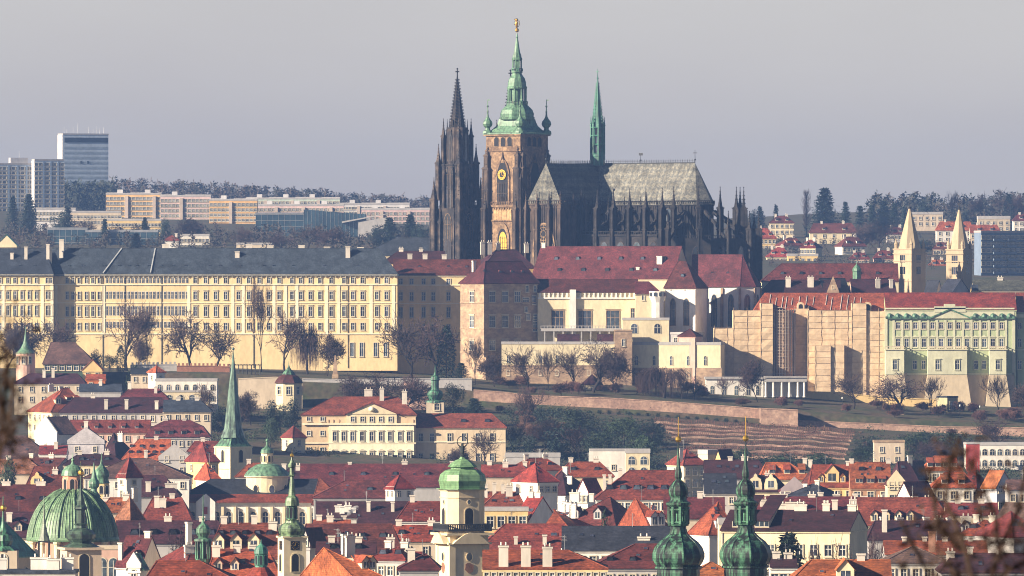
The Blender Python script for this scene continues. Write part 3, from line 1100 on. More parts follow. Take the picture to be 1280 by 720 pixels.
def build_cathedral():
    E = ch(258)          # gutter
    Rg = ch(205)         # ridge
    apse = [(44, -8), (49.6, -5), (52.2, 0), (49.6, 5), (44, 8)]
    # --- choir and nave walls
    mb = MB()
    mb.prism([(-52, -8), *apse, (-52, 8)], 0, E)
    mb.prism([(-52.2, -8.3), (44.1, -8.3), (49.9, -5.2), (52.6, 0), (49.9, 5.2), (44.1, 8.3), (-52.2, 8.3)], E + .003, E + .55)
    outline = [(-52.2, -8.3), (44.1, -8.3), (49.9, -5.2), (52.6, 0), (49.9, 5.2), (44.1, 8.3)]
    for p, q in zip(outline[:-1], outline[1:]): balustrade(mb, p, q, E + .55, 1.3, .75)
    for x in [10 + 1.05 * i for i in range(33)]:
        mb.box(x - .1, x + .1, -8.2, -8.003, E - 9, E - .1)      # thin shafts of the clerestory
    for p, q in zip(apse[:-1], apse[1:]):
        for k in range(1, 6):
            x, y = p[0] + (q[0] - p[0]) * k / 6, p[1] + (q[1] - p[1]) * k / 6
            mb.box(x - .12, x + .2, y - .12, y + .12, 8, E - .1)
    mb.obj("choir_wall", G_DARK, cathedral)
    # --- main roof
    rb = MB()
    t = .25
    eo = 8.35
    e2 = E + .6
    rb.slab([(-50, -eo, e2), (-8.2, -eo, e2), (-.02, 0, Rg), (-50, 0, Rg)], t)
    rb.slab([(8.2, -eo, e2), (44.2, -eo, e2), (45, 0, Rg), (.02, 0, Rg)], t)
    rb.slab([(44.2, eo, e2), (-50, eo, e2), (-50, 0, Rg), (45, 0, Rg)], t)
    ap2 = [(44.2, -eo), (50, -5.3), (52.8, 0), (50, 5.3), (44.2, eo)]
    for p, q in zip(ap2[:-1], ap2[1:]): rb.slab([(p[0], p[1], e2), (q[0], q[1], e2), (45, 0, Rg)], t)
    rb.add([(-50, -eo, e2), (-50, eo, e2), (-50, 0, Rg)], [(0, 2, 1)])
    rb.obj("choir_roof", G_ROOF, cathedral)
    # --- ridge cresting, vanes
    cb = MB()
    for x0, x1 in ((-50, -3), (3, 45)):
        cb.tube((x0, 0, Rg + .1), (x1, 0, Rg + .1), .28, n=4)
        cb.tube((x0, 0, Rg + .75), (x1, 0, Rg + .75), .07, n=4)
        for i in range(int((x1 - x0) / 1.1) + 1):
            x = x0 + 1.1 * i
            cb.tube((x, 0, Rg), (x, 0, Rg + 1.5), .11, .03, 4)
            cb.box(x - .22, x + .22, -.05, .05, Rg + .95, Rg + 1.12)
    for i in range(27):
        y = -29 + 1.05 * i
        cb.tube((0, y, Rg), (0, y, Rg + 1.4), .10, .03, 4)
    cb.tube((45, 0, Rg), (45, 0, ch(189)), .13, .08, 5); cb.box(44.2, 45.8, -.1, .1, ch(193), ch(193) + .25); cb.ball((45, 0, Rg + 1.2), .35)
    cb.tube((20, 0, Rg), (20, 0, ch(193)), .12, .08, 5); cb.box(19.2, 20.9, -.06, .06, ch(195), ch(192)); cb.ball((20, 0, Rg + 1.2), .3)
    cb.tube((0, -30, Rg), (0, -30, ch(192)), .2, .08, 5); cb.ball((0, -30, Rg + 1.4), .5)
    cb.obj("ridge_cresting", M_IRON, cathedral)
    # --- transept
    tb = MB()
    tb.box(-8, 8, -31, -8.003, 0, E + .3); tb.box(-8, 8, 8.003, 31, 0, E + .3)
    tb.box(-8.4, 8.4, -31.4, -8.5, E + .303, E + .6)
    balustrade(tb, (-8.3, -31.3), (8.3, -31.3), E + .6, 1.4); balustrade(tb, (8.3, -31.3), (8.3, -8.6), E + .6, 1.4)
    for x in (-8, -2.8, 2.8, 8): pier(tb, x, -31.8, 0, E - 1, 1.5, 6)
    for y in (-25, -18.5): pier(tb, 8.6, y, 0, E - 2, 1.4, 6)
    for x in [-6.8 + i * .95 for i in range(15)]: tb.box(x - .12, x + .12, -31.25, -31.003, ch(300), E)
    tr = tb.obj("transept_wall", G_MID, cathedral)
    r2 = MB()
    r2.slab([(8.3, -31.2, e2), (8.3, -8.2, e2), (.0, .0, Rg), (0, -30, Rg)], t)
    r2.slab([(-8.3, -8.2, e2), (-8.3, -31.2, e2), (0, -30, Rg), (0, 0, Rg)], t)
    r2.slab([(-8.3, -31.25, e2), (8.3, -31.25, e2), (0, -30.05, Rg)], t)
    r2.slab([(8.3, 8.4, e2), (8.3, 31, e2), (0, 30, Rg), (0, 0, Rg)], t)
    r2.slab([(-8.3, 31, e2), (-8.3, 8.4, e2), (0, 0, Rg), (0, 30, Rg)], t)
    r2.obj("transept_roof", G_ROOF, cathedral)
    # great transept window with tracery and the lacework round it
    wb = MB()
    wb.mat(0).arch(0, -31.35, ch(322), 10.5, ch(279) - ch(322), True, 10, .3)
    wb.mat(1).arch(0, -31.40, ch(322), 9.3, ch(281) - ch(322), True, 10)
    for i in range(-4, 5): wb.mat(0).box(i * 1.05 - .13, i * 1.05 + .13, -31.62, -31.41, ch(322), ch(296) - abs(i) * .7)
    zc = ch(293)
    for rr in (1.2, 2.4, 3.3):
        for k in range(20):
            a0, a1 = k * .31416, (k + 1) * .31416
            wb.tube((rr * math.cos(a0), -31.5, zc + rr * math.sin(a0)), (rr * math.cos(a1), -31.5, zc + rr * math.sin(a1)), .13, n=4)
    for k in range(12):
        a = k * .5236
        wb.tube((1.2 * math.cos(a), -31.5, zc + 1.2 * math.sin(a)), (3.3 * math.cos(a), -31.5, zc + 3.3 * math.sin(a)), .11, n=4)
    wb.obj("transept_window", [G_TAN, M_DARK], cathedral)
    # --- clerestory and aisle windows
    xs = [12.5 + 7.5 * i for i in range(5)]
    for x in xs[:4] + [41.5]:
        window(cathedral, x + 0 if x < 41 else 39.2, -8.35, ch(283), 4.2, 12.5, "gothic", frame=G_MID, trim=G_MID)
    # --- aisle with chapels
    ab = MB()
    A = ch(296)
    ab.box(8.4, 44, -21, -8.3, 0, A)
    ab.box(8.4, 44.2, -21.4, -20.6, A + .003, A + .5)
    balustrade(ab, (8.4, -21.2), (44, -21.2), A + .5, 1.3)
    ab.slab([(8.4, -20.5, A + .4), (44, -20.5, A + .4), (44, -8.3, A + 3), (8.4, -8.3, A + 3)], .2)
    ring = [(44 + 21 * math.cos(R(a)), 21 * math.sin(R(a))) for a in (-90, -62, -34, -8, 18, 44, 72, 90)]
    ab.prism(ring + [(44, 8), (44, -8)], 0, A - 1)
    for p, q in zip(ring[:-1], ring[1:]): balustrade(ab, p, q, A - 1, 1.2)
    ab.obj("aisle_wall", G_DARK, cathedral)
    for x in xs:
        window(cathedral, x - .2, -21.05, ch(322), 3.8, 11, "gothic", frame=G_MID, trim=G_MID)
    for p, q in zip(ring[:-3], ring[1:-2]):
        a = math.atan2(q[1] - p[1], q[0] - p[0])
        window(cathedral, (p[0] + q[0]) / 2 + math.sin(a) * .1, (p[1] + q[1]) / 2 - math.cos(a) * .1, ch(324), 3.4, 9, "gothic", rz=a, frame=G_MID, trim=G_MID)
    # --- buttress towers with pinnacles and flyers
    bx = [8.8 + 7.45 * i for i in range(6)]
    b0 = MB()
    pier(b0, 0, -20.6, 0, ch(262), 1.5, ch(238) - ch(262), 2.6)
    pier(b0, 0, -14.2, ch(300), ch(268), 1.1, ch(248) - ch(268), 1.6)
    for z0, z1 in ((ch(284), ch(263)), (ch(297), ch(277))):
        v = [(-.45, -19.4, z0 - 1.1), (.45, -19.4, z0 - 1.1), (.45, -8.2, z1 - 1.3), (-.45, -8.2, z1 - 1.3), (-.45, -19.4, z0), (.45, -19.4, z0), (.45, -8.2, z1), (-.45, -8.2, z1)]
        b0.add(v, [(0, 3, 2, 1), (4, 5, 6, 7), (0, 1, 5, 4), (1, 2, 6, 5), (2, 3, 7, 6), (3, 0, 4, 7)])
        for k in range(7):
            f = k / 7 + .05
            b0.box(-.2, .2, -19.4 + 11.2 * f, -19.1 + 11.2 * f, z0 + (z1 - z0) * f, z0 + (z1 - z0) * f + .6)
    bm = b0.mesh("buttress", G_DARK)
    for x in bx: put("buttress", bm, cathedral, (x, 0, 0))
    rbm = MB()
    pier(rbm, 0, -18.5, 0, ch(262), 1.5, ch(236) - ch(262), 2.4)
    pier(rbm, 0, -24.0, 0, ch(288), 1.4, ch(266) - ch(288), 2.2)
    for y0, y1, z0, z1 in ((-17.4, -8, ch(283), ch(263)), (-23, -17.6, ch(298), ch(286))):
        v = [(-.45, y0, z0 - 1.1), (.45, y0, z0 - 1.1), (.45, y1, z1 - 1.3), (-.45, y1, z1 - 1.3), (-.45, y0, z0), (.45, y0, z0), (.45, y1, z1), (-.45, y1, z1)]
        rbm.add(v, [(0, 3, 2, 1), (4, 5, 6, 7), (0, 1, 5, 4), (1, 2, 6, 5), (2, 3, 7, 6), (3, 0, 4, 7)])
    rm = rbm.mesh("apse_buttress", G_DARK)
    for a in (16, 44, 70, 96, 122, 150): put("apse_buttress", rm, cathedral, (44, 0, 0), R(a))
    # --- slender crossing spire
    fb = MB()
    f = lambda p: lathe_px(0, CD, p, zb=CZ)
    fb.lathe(f([(9.5, 207), (9, 196), (9.4, 195.5), (9.2, 193)]), 8)
    fb.lathe(f([(6.5, 193), (6.5, 158)]), 8)
    for k in range(8):
        a = R(45 * k)
        r = 8.6 * CD / F
        fb.tube((r * math.cos(a), r * math.sin(a), ch(200)), (r * math.cos(a), r * math.sin(a), ch(156)), .28, n=4)
        pinnacle(fb, r * math.cos(a), r * math.sin(a), ch(157), .55, ch(146) - ch(157))
    for y in (193, 181, 170, 160): fb.lathe(f([(9, y), (9.2, y - .8), (8.7, y - 1.2)]), 8)
    fb.lathe(f([(7.6, 159), (7.0, 154), (1.0, 101)]), 8)
    for k in range(8):
        a = R(45 * k + 0)
        for j in range(13):
            q = j / 13
            r = (7.0 - 6 * q) * CD / F + .1
            z = ch(154 - 53 * q)
            fb.box(r * math.cos(a) - .14, r * math.cos(a) + .14, r * math.sin(a) - .14, r * math.sin(a) + .14, z, z + .35)
    fb.tube((0, 0, ch(102)), (0, 0, ch(86)), .2, .07, 5); fb.ball((0, 0, ch(98)), .4); fb.box(-.75, .75, -.08, .08, ch(90), ch(90) + .25)
    sp = fb.obj("crossing_spire", C_TEAL, cathedral)
    for k in range(8):
        a = R(22.5 + 45 * k)
        r = 6.5 * CD / F * math.cos(R(22.5)) + .03
        for y in (187, 175, 164.5): window(sp, r * math.cos(a), r * math.sin(a), ch(y), .75, 2.2, "dark", rz=a + R(90))


build_cathedral()


def build_west_tower():
    """dark twin spire: square stages with turrets at the corners under a crocketed octagonal spire"""
    mb = MB()
    z = ch
    mb.box(-5.4, 5.4, -5.4, 5.4, 0, z(262)); mb.box(-4.6, 4.6, -4.6, 4.6, z(262), z(206)); mb.lathe([(4.3, z(206)), (4.1, z(158))], 8, rot=R(22.5))
    for y, w in ((300, 5.6), (262, 5.6), (236, 4.9), (206, 4.9)): mb.box(-w, w, -w, w, z(y), z(y) + .6)
    for sx in (-1, 1):
        for sy in (-1, 1):
            pier(mb, sx * 6.1, sy * 6.1, 0, z(250), 2.2, z(222) - z(250))
            pier(mb, sx * 5.9, sy * 3.3, 0, z(278), 1.2, 6); pier(mb, sx * 3.3, sy * 5.9, 0, z(278), 1.2, 6)
            pier(mb, sx * 4.9, sy * 4.9, z(250), z(204), 1.7, z(180) - z(204))
            pier(mb, sx * 2.0, sy * 5.1, z(262), z(216), .8, 4.5); pier(mb, sx * 5.1, sy * 2.0, z(262), z(216), .8, 4.5)
            pier(mb, sx * 3.6, sy * 3.6, z(206), z(170), 1.25, z(148) - z(170))
    for k in range(8):
        a = R(45 * k)
        pier(mb, 3.7 * math.cos(a), 3.7 * math.sin(a), z(206), z(163), .6, 4)
    o = mb.obj("west_tower", surf("smoke_blackened_stone", (0.15, 0.112, 0.09), scale=.22, c2=(.032, .029, .031), fine=1.1, finevar=.4, rnd=.03, mottle=(.45, .66)), cathedral, (-53.5, -15.5, 0))
    s = MB()
    s.lathe([(3.1, z(160)), (2.6, z(150)), (.28, z(95))], 8, rot=R(22.5))
    for k in range(8):
        a = R(22.5 + 45 * k)
        for j in range(15):
            q = j / 15
            r = 2.75 - 2.45 * q + .1
            zz = z(152) + (z(95) - z(152)) * q
            s.box(r * math.cos(a) - .2, r * math.cos(a) + .2, r * math.sin(a) - .2, r * math.sin(a) + .2, zz, zz + .42)
    for k in range(4):
        a = R(90 * k)
        s.arch(0, 0, 0, 1, 1) if False else None
        s.prismy([(-1.1, z(160)), (1.1, z(160)), (0, z(148))], -2.9, -2.5) if k == 0 else None
    s.tube((0, 0, z(96)), (0, 0, z(83)), .3, .15, 5); s.box(-.8, .8, -.2, .2, z(88.5), z(87)); s.box(-.2, .2, -.8, .8, z(88.4), z(87.1)); s.lathe([(.2, z(85)), (.5, z(84.5)), (.2, z(83.5))], 6)
    s.obj("spire", G_DARK, o)
    for a in (0, 90):
        for u in (-1.0, 1.0):
            for y, w, h in ((246, 1.3, 9.5), (220, 1.2, 7)):
                rz = R(a); lx, ly = u * 1.35, -4.72
                window(o, lx * math.cos(rz) - ly * math.sin(rz), lx * math.sin(rz) + ly * math.cos(rz), z(y), w, h, "gothic", rz, G_TAN, G_MID)
            lx, ly = 0, -5.55
        window(o, -ly * math.sin(R(a)), ly * math.cos(R(a)), z(284), 3.2, 10, "gothic", R(a), G_TAN, G_TAN)
        window(o, -ly * math.sin(R(a)), ly * math.cos(R(a)), z(312), 3.0, 10, "gothic", R(a), G_MID, G_MID)
    for k in range(8):
        a = R(45 * k)
        window(o, 4.0 * math.cos(a), 4.0 * math.sin(a), z(183), 1.1, 10, "gothic", a + R(90), G_MID, G_MID)
    # the twin on the north side
    c = o.copy(); COL.objects.link(c); c.parent = cathedral; c.location = (-53.5, 15.5, 0)
    for chd in list(o.children):
        k = chd.copy(); COL.objects.link(k); k.parent = c


build_west_tower()


def build_south_tower():
    X0, Y0 = -18, -24.5
    H = 8.0
    z = ch
    mb = MB()
    mb.box(-H, H, -H, H, 0, z(168))
    for y, w in ((318, .35), (277, .4), (259, .5), (190, .35), (170.5, .7)): mb.box(-H - w, H + w, -H - w, H + w, z(y), z(y) + .55)
    t = mb.obj("great_tower", G_TAN, cathedral, (X0, Y0, 0))
    b = MB()
    for sx in (-1, 1):
        for sy in (-1, 1):
            for off, w, top, ph in ((0, 2.6, 212, 24), (0, 1.7, 196, 12)):
                pier(b, sx * (H + .5), sy * (H - .9), 0, z(top), w * .8, ph * .28, w)
                pier(b, sx * (H - .9), sy * (H + .5), 0, z(top), w, ph * .28, w * .8)
            pier(b, sx * (H + 1.5), sy * (H - .9), 0, z(262), 2.2, z(240) - z(262), 1.6)
            pier(b, sx * (H - .9), sy * (H + 1.5), 0, z(262), 1.6, z(240) - z(262), 2.2)
            pier(b, sx * (H + .4), sy * (H + .4), 0, z(225), 1.5, 6)
    b.obj("corner_buttress", G_MID, t)
    # galleries
    g = MB()
    for s in (-1, 1):
        balustrade(g, (-H - .5, s * (H + .5)), (H + .5, s * (H + .5)), z(259) + .55, 1.3); balustrade(g, (s * (H + .5), -H - .5), (s * (H + .5), H + .5), z(259) + .55, 1.3)
    g.obj("gallery", G_TAN, t)
    for rz in (0, 90):
        c, s = math.cos(R(rz)), math.sin(R(rz))
        P = lambda u, o=0.0: (u * c + (H + .03 + o) * s, u * s - (H + .03 + o) * c)
        for u in (-3.1, 0, 3.1):
            window(t, *P(u), z(178), 2.1, 3.4, "open", R(rz), G_MID, G_TAN)
        w = MB()
        w.mat(0).arch(0, -.45, z(256), 6.4, z(200) - z(256), True, 10, .45)
        w.mat(2).arch(0, -.46, z(256), 5.0, z(204) - z(256), True, 10)
        for i in (-1.6, -.8, 0, .8, 1.6): w.mat(1).box(i - .12, i + .12, -.62, -.47, z(256), z(230))
        for y in (230, 243): w.mat(1).box(-2.5, 2.5, -.65, -.47, z(y), z(y) + .3)
        for i in range(-3, 4): w.mat(1).lathe([(.3, z(252)), (.3, z(246))], 4, i * .62, -.5)
        for sgn in (-1, 1):
            w.mat(1).tube((sgn * 3.2, -.4, z(222)), (0, -.4, z(196)), .2, n=4)
        w.mat(1).tube((0, -.4, z(197)), (0, -.4, z(190)), .25, .08, 4)
        gw = w.obj("tower_window", [G_TAN, G_MID, M_DARK], t, (*P(0), 0), R(rz))
        # tracery panels under the gallery
        q = MB()
        for i in range(7):
            u = -3.6 + 1.2 * i
            q.arch(u, -.35, z(276), 1.0, z(262) - z(276), True, 6, .1)
            q.box(u - .65, u - .5, -.42, 0, z(277), z(260))
        q.obj("tracery_panel", surf("light_sandstone", (0.52, 0.35, 0.17), c2=(.3, .19, .1), rnd=0), t, (*P(0), 0), R(rz))
        if rz == 0:
            k = MB()
            zc = z(219)
            k.mat(0).prismy([(1.9 * math.cos(a * .2618), zc + 1.9 * math.sin(a * .2618)) for a in range(24)], -.85, -.66)
            k.mat(1).prismy([(1.0 * math.cos(a * .2618), zc + 1.0 * math.sin(a * .2618)) for a in range(24)], -.92, -.853)
            for a in range(12):
                aa = a * .5236
                k.mat(1).box(1.45 * math.cos(aa) - .1, 1.45 * math.cos(aa) + .1, -1.0, -.923, zc + 1.45 * math.sin(aa) - .1, zc + 1.45 * math.sin(aa) + .1)
            k.mat(0).tube((0, -1.05, zc), (.2, -1.05, zc + 1.35), .1, n=4); k.tube((0, -1.05, zc), (.8, -1.05, zc - .4), .12, n=4)
            k.obj("clock", [M_GOLD, M_DARK], t, (*P(0), 0), 0)
            # tall gilded grille of the arched window at the foot of the tower
            a = MB()
            a.mat(0).arch(0, -.45, z(316), 6.2, z(279) - z(316), True, 10, .4)
            a.mat(2).arch(0, -.46, z(316), 4.6, z(286) - z(316), True, 10)
            a.mat(1).arch(.2, -.52, z(316), 3.6, z(290) - z(316), True, 10, .05)
            for i in (-1, 0, 1): a.mat(2).box(i - .06 + .2, i + .06 + .2, -.6, -.53, z(316), z(296))
            for y in (298, 304, 310): a.box(-1.6, 2.0, -.6, -.531, z(y), z(y) + .12)
            a.obj("golden_window", [G_TAN, surf("gilded_grille", (.62, .38, .06), rough=.4, rnd=0, metal=.3), M_DARK], t, (*P(0), 0), 0)
    # copper crown
    f = lambda p: lathe_px(0, CD, p, zb=CZ)
    r2 = math.sqrt(2)
    r = MB()
    hw = H + .9
    sq = [(hw, z(168.6)), (hw, z(166.8)), (H * .93, z(166)), (6.6, z(163)), (5.4, z(158)), (4.9, z(153)), (4.7, z(149.5))]
    r.lathe([(a * r2, b) for a, b in sq], 4, rot=R(45))
    r.lathe(f([(22.5, 150), (23, 147.5), (21.5, 146.5), (22, 143), (20, 138), (16, 134), (13.5, 132), (14, 131.4), (14, 130.6), (8.5, 130.4), (8.5, 112), (13, 111.5), (13.2, 109.5), (12.0, 108.5), (11.8, 104), (10, 98.5), (7, 94.5), (6, 92.5), (7.4, 91), (7.4, 90), (3.5, 89.5), (3.5, 77), (6.6, 76), (7, 74), (5.8, 72.5), (5.6, 70), (4.0, 66), (1.2, 48), (1.7, 47), (.9, 45), (.5, 42)]), 8, rot=R(22.5))
    for k in range(8):
        a = R(45 * k + 22.5)
        for rr, y0, y1, w in ((11.3, 131, 111, .38), (5.6, 90, 76, .24)):
            q = rr * CD / F
            r.tube((q * math.cos(a), q * math.sin(a), z(y0)), (q * math.cos(a), q * math.sin(a), z(y1)), w, n=5)
        # small dormers on the big bulb
        q = 21.5 * CD / F
    cr = r.obj("copper_crown", C_LIGHT, t)
    bal = MB()
    for rr, y, in ((13.6, 130.6), (7.2, 89.6)):
        pts = [(rr * CD / F * math.cos(R(45 * k + 22.5)), rr * CD / F * math.sin(R(45 * k + 22.5))) for k in range(9)]
        for p, q in zip(pts[:-1], pts[1:]): balustrade(bal, p, q, z(y), 1.0, .5)
    bal.obj("lantern_gallery", C_DARK, cr)
    tu = MB()
    tu.lathe(f([(6.6, 167), (6.0, 164.5), (3.4, 163), (3.0, 161), (3.4, 160), (5.2, 158.5), (6.4, 155.5), (5.6, 152.5), (3.2, 149.5), (1.5, 146.5), (1.0, 143), (1.2, 140), (.7, 138), (.4, 126)]), 8, rot=R(22.5))
    tu.ball((0, 0, z(133.5)), .42, 6); tu.box(-.1, 1.0, -.04, .04, z(126.5), z(125))
    tm = tu.mesh("corner_turret", C_LIGHT)
    for sx in (-1, 1):
        for sy in (-1, 1): put("corner_turret", tm, t, (sx * (H - .4), sy * (H - .4), 0))
    li = MB()
    li.ball((0, 0, z(38.5)), .75, 10); li.tube((0, 0, z(46)), (0, 0, z(40)), .16, .12, 6)
    li.lathe([(.25, z(36)), (.5, z(33)), (.62, z(30)), (.4, z(28))], 7, -.15, 0)     # rearing lion: haunch, chest, head, paws and tail
    li.ball((-.15, 0, z(25.8)), .62, 8); li.ball((-.75, 0, z(25)), .28, 6)
    li.tube((-.3, 0, z(29)), (-1.0, 0, z(28)), .16, .1, 5); li.tube((-.3, 0, z(31)), (-1.1, 0, z(31.5)), .16, .1, 5)
    li.tube((.2, 0, z(35)), (.9, 0, z(32)), .14, .1, 5); li.tube((.9, 0, z(32)), (.7, 0, z(26.5)), .12, .2, 5)
    li.tube((-.2, 0, z(34)), (-.5, 0, z(37)), .2, .12, 5)
    li.obj("gilded_lion", M_GOLD, t, rz=CTH)


build_south_tower()
# ------------------------------------------------------------------ palaces of the castle
STONE = surf("rough_sandstone", (0.48, 0.335, 0.215), scale=.22, c2=(0.31, 0.215, 0.15), fine=.8, finevar=.35, rnd=.05, stretch=(1, 1, 1.6))
STONE_P = surf("garden_wall_stone", (0.56, 0.37, 0.27), scale=.3, c2=(.38, .24, .18), fine=1.3, finevar=.4, rnd=.05)
W_CASTLE = wallm((0.86, 0.66, 0.36), "castle_yellow")
W_TRIMY = wallm((0.90, 0.80, 0.58), "castle_trim")
R_SLATE = M_SLATE


class Facade:
    """addresses points of a frontal building by picture position at its own distance"""
    def __init__(s, root, D):
        s.r, s.d, s.D = root, root.location.y, D
        s.f = s.d - D / 2

    def x(s, px): return px2x(px, s.f) - s.r.location.x

    def z(s, py): return py2z(py, s.f) - s.r.location.z

    def win(s, px, py, w, h, style="plain", **k):
        q = s.f / F
        return window(s.r, s.x(px), -s.D / 2 - .012, s.z(py), w * q, h * q, style, **k)


def facade_house(name, label, px0, px1, ye, yr, d, D, **k):
    r = house(name, label, px0, px1, ye, yr, d=d, D=D, **k)
    return r, Facade(r, D)


def band(mb, fa, px0, px1, py, h, proud=.3):
    mb.box(fa.x(px0), fa.x(px1), -fa.D / 2 - proud, -fa.D / 2 - .003, fa.z(py), fa.z(py) + h)


# --- long yellow palace, three stretches
pal, fa = facade_house("yellow_palace", "very long cream yellow palace with blue grey slate roof and rows of white windows", 66, 497, 342, 310.5, 3191, 15, cat="palace", wall=W_CASTLE, roof=R_SLATE, hip=(0, .9), over=.6)
cols = [84, 91, 99, 108, 116, 124] + [244, 257, 269.5, 282, 298, 311, 324, 336, 349, 365, 376, 388, 400, 414, 430, 441, 453, 471, 483]
for c in cols:
    w = 3.7 if c < 200 else 4.4
    fa.win(c, 350.6, w, 6.6); fa.win(c, 369.5, w, 9.5, "hood" if c > 200 else "plain"); fa.win(c, 389.3, w, 12, "hood"); fa.win(c, 408, w, 8.5)
mb = MB()
me = {}
for i in range(23):
    c = 133.5 + i * 4.55
    for y, h in ((350.6, 6), (369, 8.5), (388.5, 11), (406, 7)):
        q = fa.f / F
        x, z, hw, hh = fa.x(c), fa.z(y), 1.35 * q, h / 2 * q
        mb.mat(0).box(x - hw - .12, x + hw + .12, -fa.D / 2 - .06, -fa.D / 2 - .003, z - hh - .15, z + hh + .15)
        mb.mat(1).box(x - hw, x + hw, -fa.D / 2 - .09, -fa.D / 2 - .063, z - hh, z + hh)
        mb.mat(0).box(x - .05, x + .05, -fa.D / 2 - .12, -fa.D / 2 - .093, z - hh, z + hh); mb.box(x - hw, x + hw, -fa.D / 2 - .12, -fa.D / 2 - .094, z + hh * .2, z + hh * .2 + .1)
tag(mb.obj("window", [M_FRAME, M_GLASS], pal), kind="stuff")
mb = MB()
for y, h, p in ((356.5, .35, .35), (345, .45, .5), (379, .25, .2), (398.5, .2, .15), (418, .4, .3)): band(mb, fa, 66.3, 496.5, y, h, p)
for px in (70, 129.5, 236, 291, 304, 342.5, 357, 371, 408, 423, 464, 492): mb.box(fa.x(px) - .55, fa.x(px) + .55, -fa.D / 2 - .16, -fa.D / 2 - .003, fa.z(417), fa.z(357))
for i in range(70):
    px = 69 + i * 6.15
    mb.box(fa.x(px) - .15, fa.x(px) + .15, -fa.D / 2 - .45, -fa.D / 2 - .003, fa.z(346.8), fa.z(345) - .005)
mb.obj("cornice", W_TRIMY, pal)
for px in (128.5, 156, 202, 317, 435):
    MB().tube((fa.x(px), -fa.D / 2 - .14, fa.z(344)), (fa.x(px), -fa.D / 2 - .14, fa.z(460)), .1, n=5).obj("drainpipe", M_IRON, pal)
for px in (440, 452, 469.5, 482): fa.win(px, 437, 4.6, 17, "plain", frame=surf("white_shutter", (.62, .62, .64), rnd=.03))
k = (fa.z(310.5) - fa.z(342)) / 7.5
for px in (86, 104, 130, 149, 161, 171, 186, 201, 216, 232, 262, 275, 300, 330, 342, 366, 405, 446): dormer(pal, fa.x(px), -7.5 + 7.5 * .3, fa.z(342) + (fa.z(310.5) - fa.z(342)) * .27, k, "eye", 1.1, .7, W_CASTLE, R_SLATE, name="roof_hatch")
for px, top in ((76, 299), (296, 314), (434.5, 308)):
    y = -2.2 if px != 77 else -3.5
    chimney(pal, fa.x(px), y, fa.z(330), fa.z(top), 1.6, 1.3)
for px, top in ((22, 306), (205, 305), (310, 305), (337, 306), (376, 306), (408, 308), (450, 309)):
    chimney(pal, fa.x(px) if px > 70 else fa.x(100), 3.2, fa.z(318), fa.z(top), 2.2, .9) if px > 70 else None
mb = MB()
for px0, px1 in ((151, 129), (193, 188)):
    mb.tube((fa.x(px0), -.1, fa.z(310.2)), (fa.x(px1), -7.7, fa.z(341)), .28, n=4)
mb.obj("fire_wall_seam", surf("pale_flashing", (.55, .57, .58), rnd=0), pal)

left, fl = facade_house("yellow_palace", "shorter end block of the cream yellow palace with grey slate roof, cut by left edge", -60, 67, 342, 310.5, 3188, 16, cat="palace", wall=W_CASTLE, roof=R_SLATE, hip=(0, .4), over=.6)
for c in (-34, -22, -10, 0, 9.7, 18.5, 27.5, 36.5, 45.5, 59, 63.5):
    for y, h in ((350.6, 6.4), (369, 9.5), (388.5, 12), (408, 8)): fl.win(c, y, 3.6, h, "hood" if h > 9 else "plain")
mb = MB()
for y, h, p in ((356.5, .35, .35), (345, .45, .5), (379, .25, .2), (418, .4, .3)): band(mb, fl, -60, 66.8, y, h, p)
for px in (4, 53, 65): mb.box(fl.x(px) - .5, fl.x(px) + .5, -fl.D / 2 - .16, -fl.D / 2 - .003, fl.z(417), fl.z(357))
mb.obj("cornice", W_TRIMY, left)
for px, top in ((31.5, 308), (14, 316), (59, 305)): chimney(left, fl.x(px), -3, fl.z(330), fl.z(top), 1.1, 1.0)
for px in (25, 43): dormer(left, fl.x(px), -8 + 8 * .3, fl.z(342) + (fl.z(310.5) - fl.z(342)) * .27, (fl.z(310.5) - fl.z(342)) / 8, "eye", 1.1, .7, W_CASTLE, R_SLATE, name="roof_hatch")

rec, fr = facade_house("yellow_palace", "recessed cream yellow palace wing under a maroon roof, left of the brown stone wing", 492, 600, 342.5, 324.5, 3207, 14, cat="palace", wall=W_CASTLE, roof=T_MAROON, over=.5)
for c in (501, 514.5, 529.5, 541.5, 560.5):
    for y, h in ((352, 7), (370.5, 10.5), (390.5, 13), (410, 9)): fr.win(c, y, 4.6, h, "hood" if h > 9 else "plain")
mb = MB()
for y, h, p in ((357, .35, .35), (345.5, .4, .4), (380, .25, .2), (418, .4, .3)): band(mb, fr, 497, 598, y, h, p)
mb.obj("cornice", W_TRIMY, rec)
for px in (524, 560, 583): dormer(rec, fr.x(px), -7 + 7 * .5, fr.z(342.5) + (fr.z(324.5) - fr.z(342.5)) * .45, (fr.z(324.5) - fr.z(342.5)) / 7, "eye", 1.1, .8, W_CASTLE, T_MAROON, name="roof_hatch")
for px, top in ((512, 317), (531, 317), (555, 318)): chimney(rec, fr.x(px), 2, fr.z(332), fr.z(top), 1.7, 1)

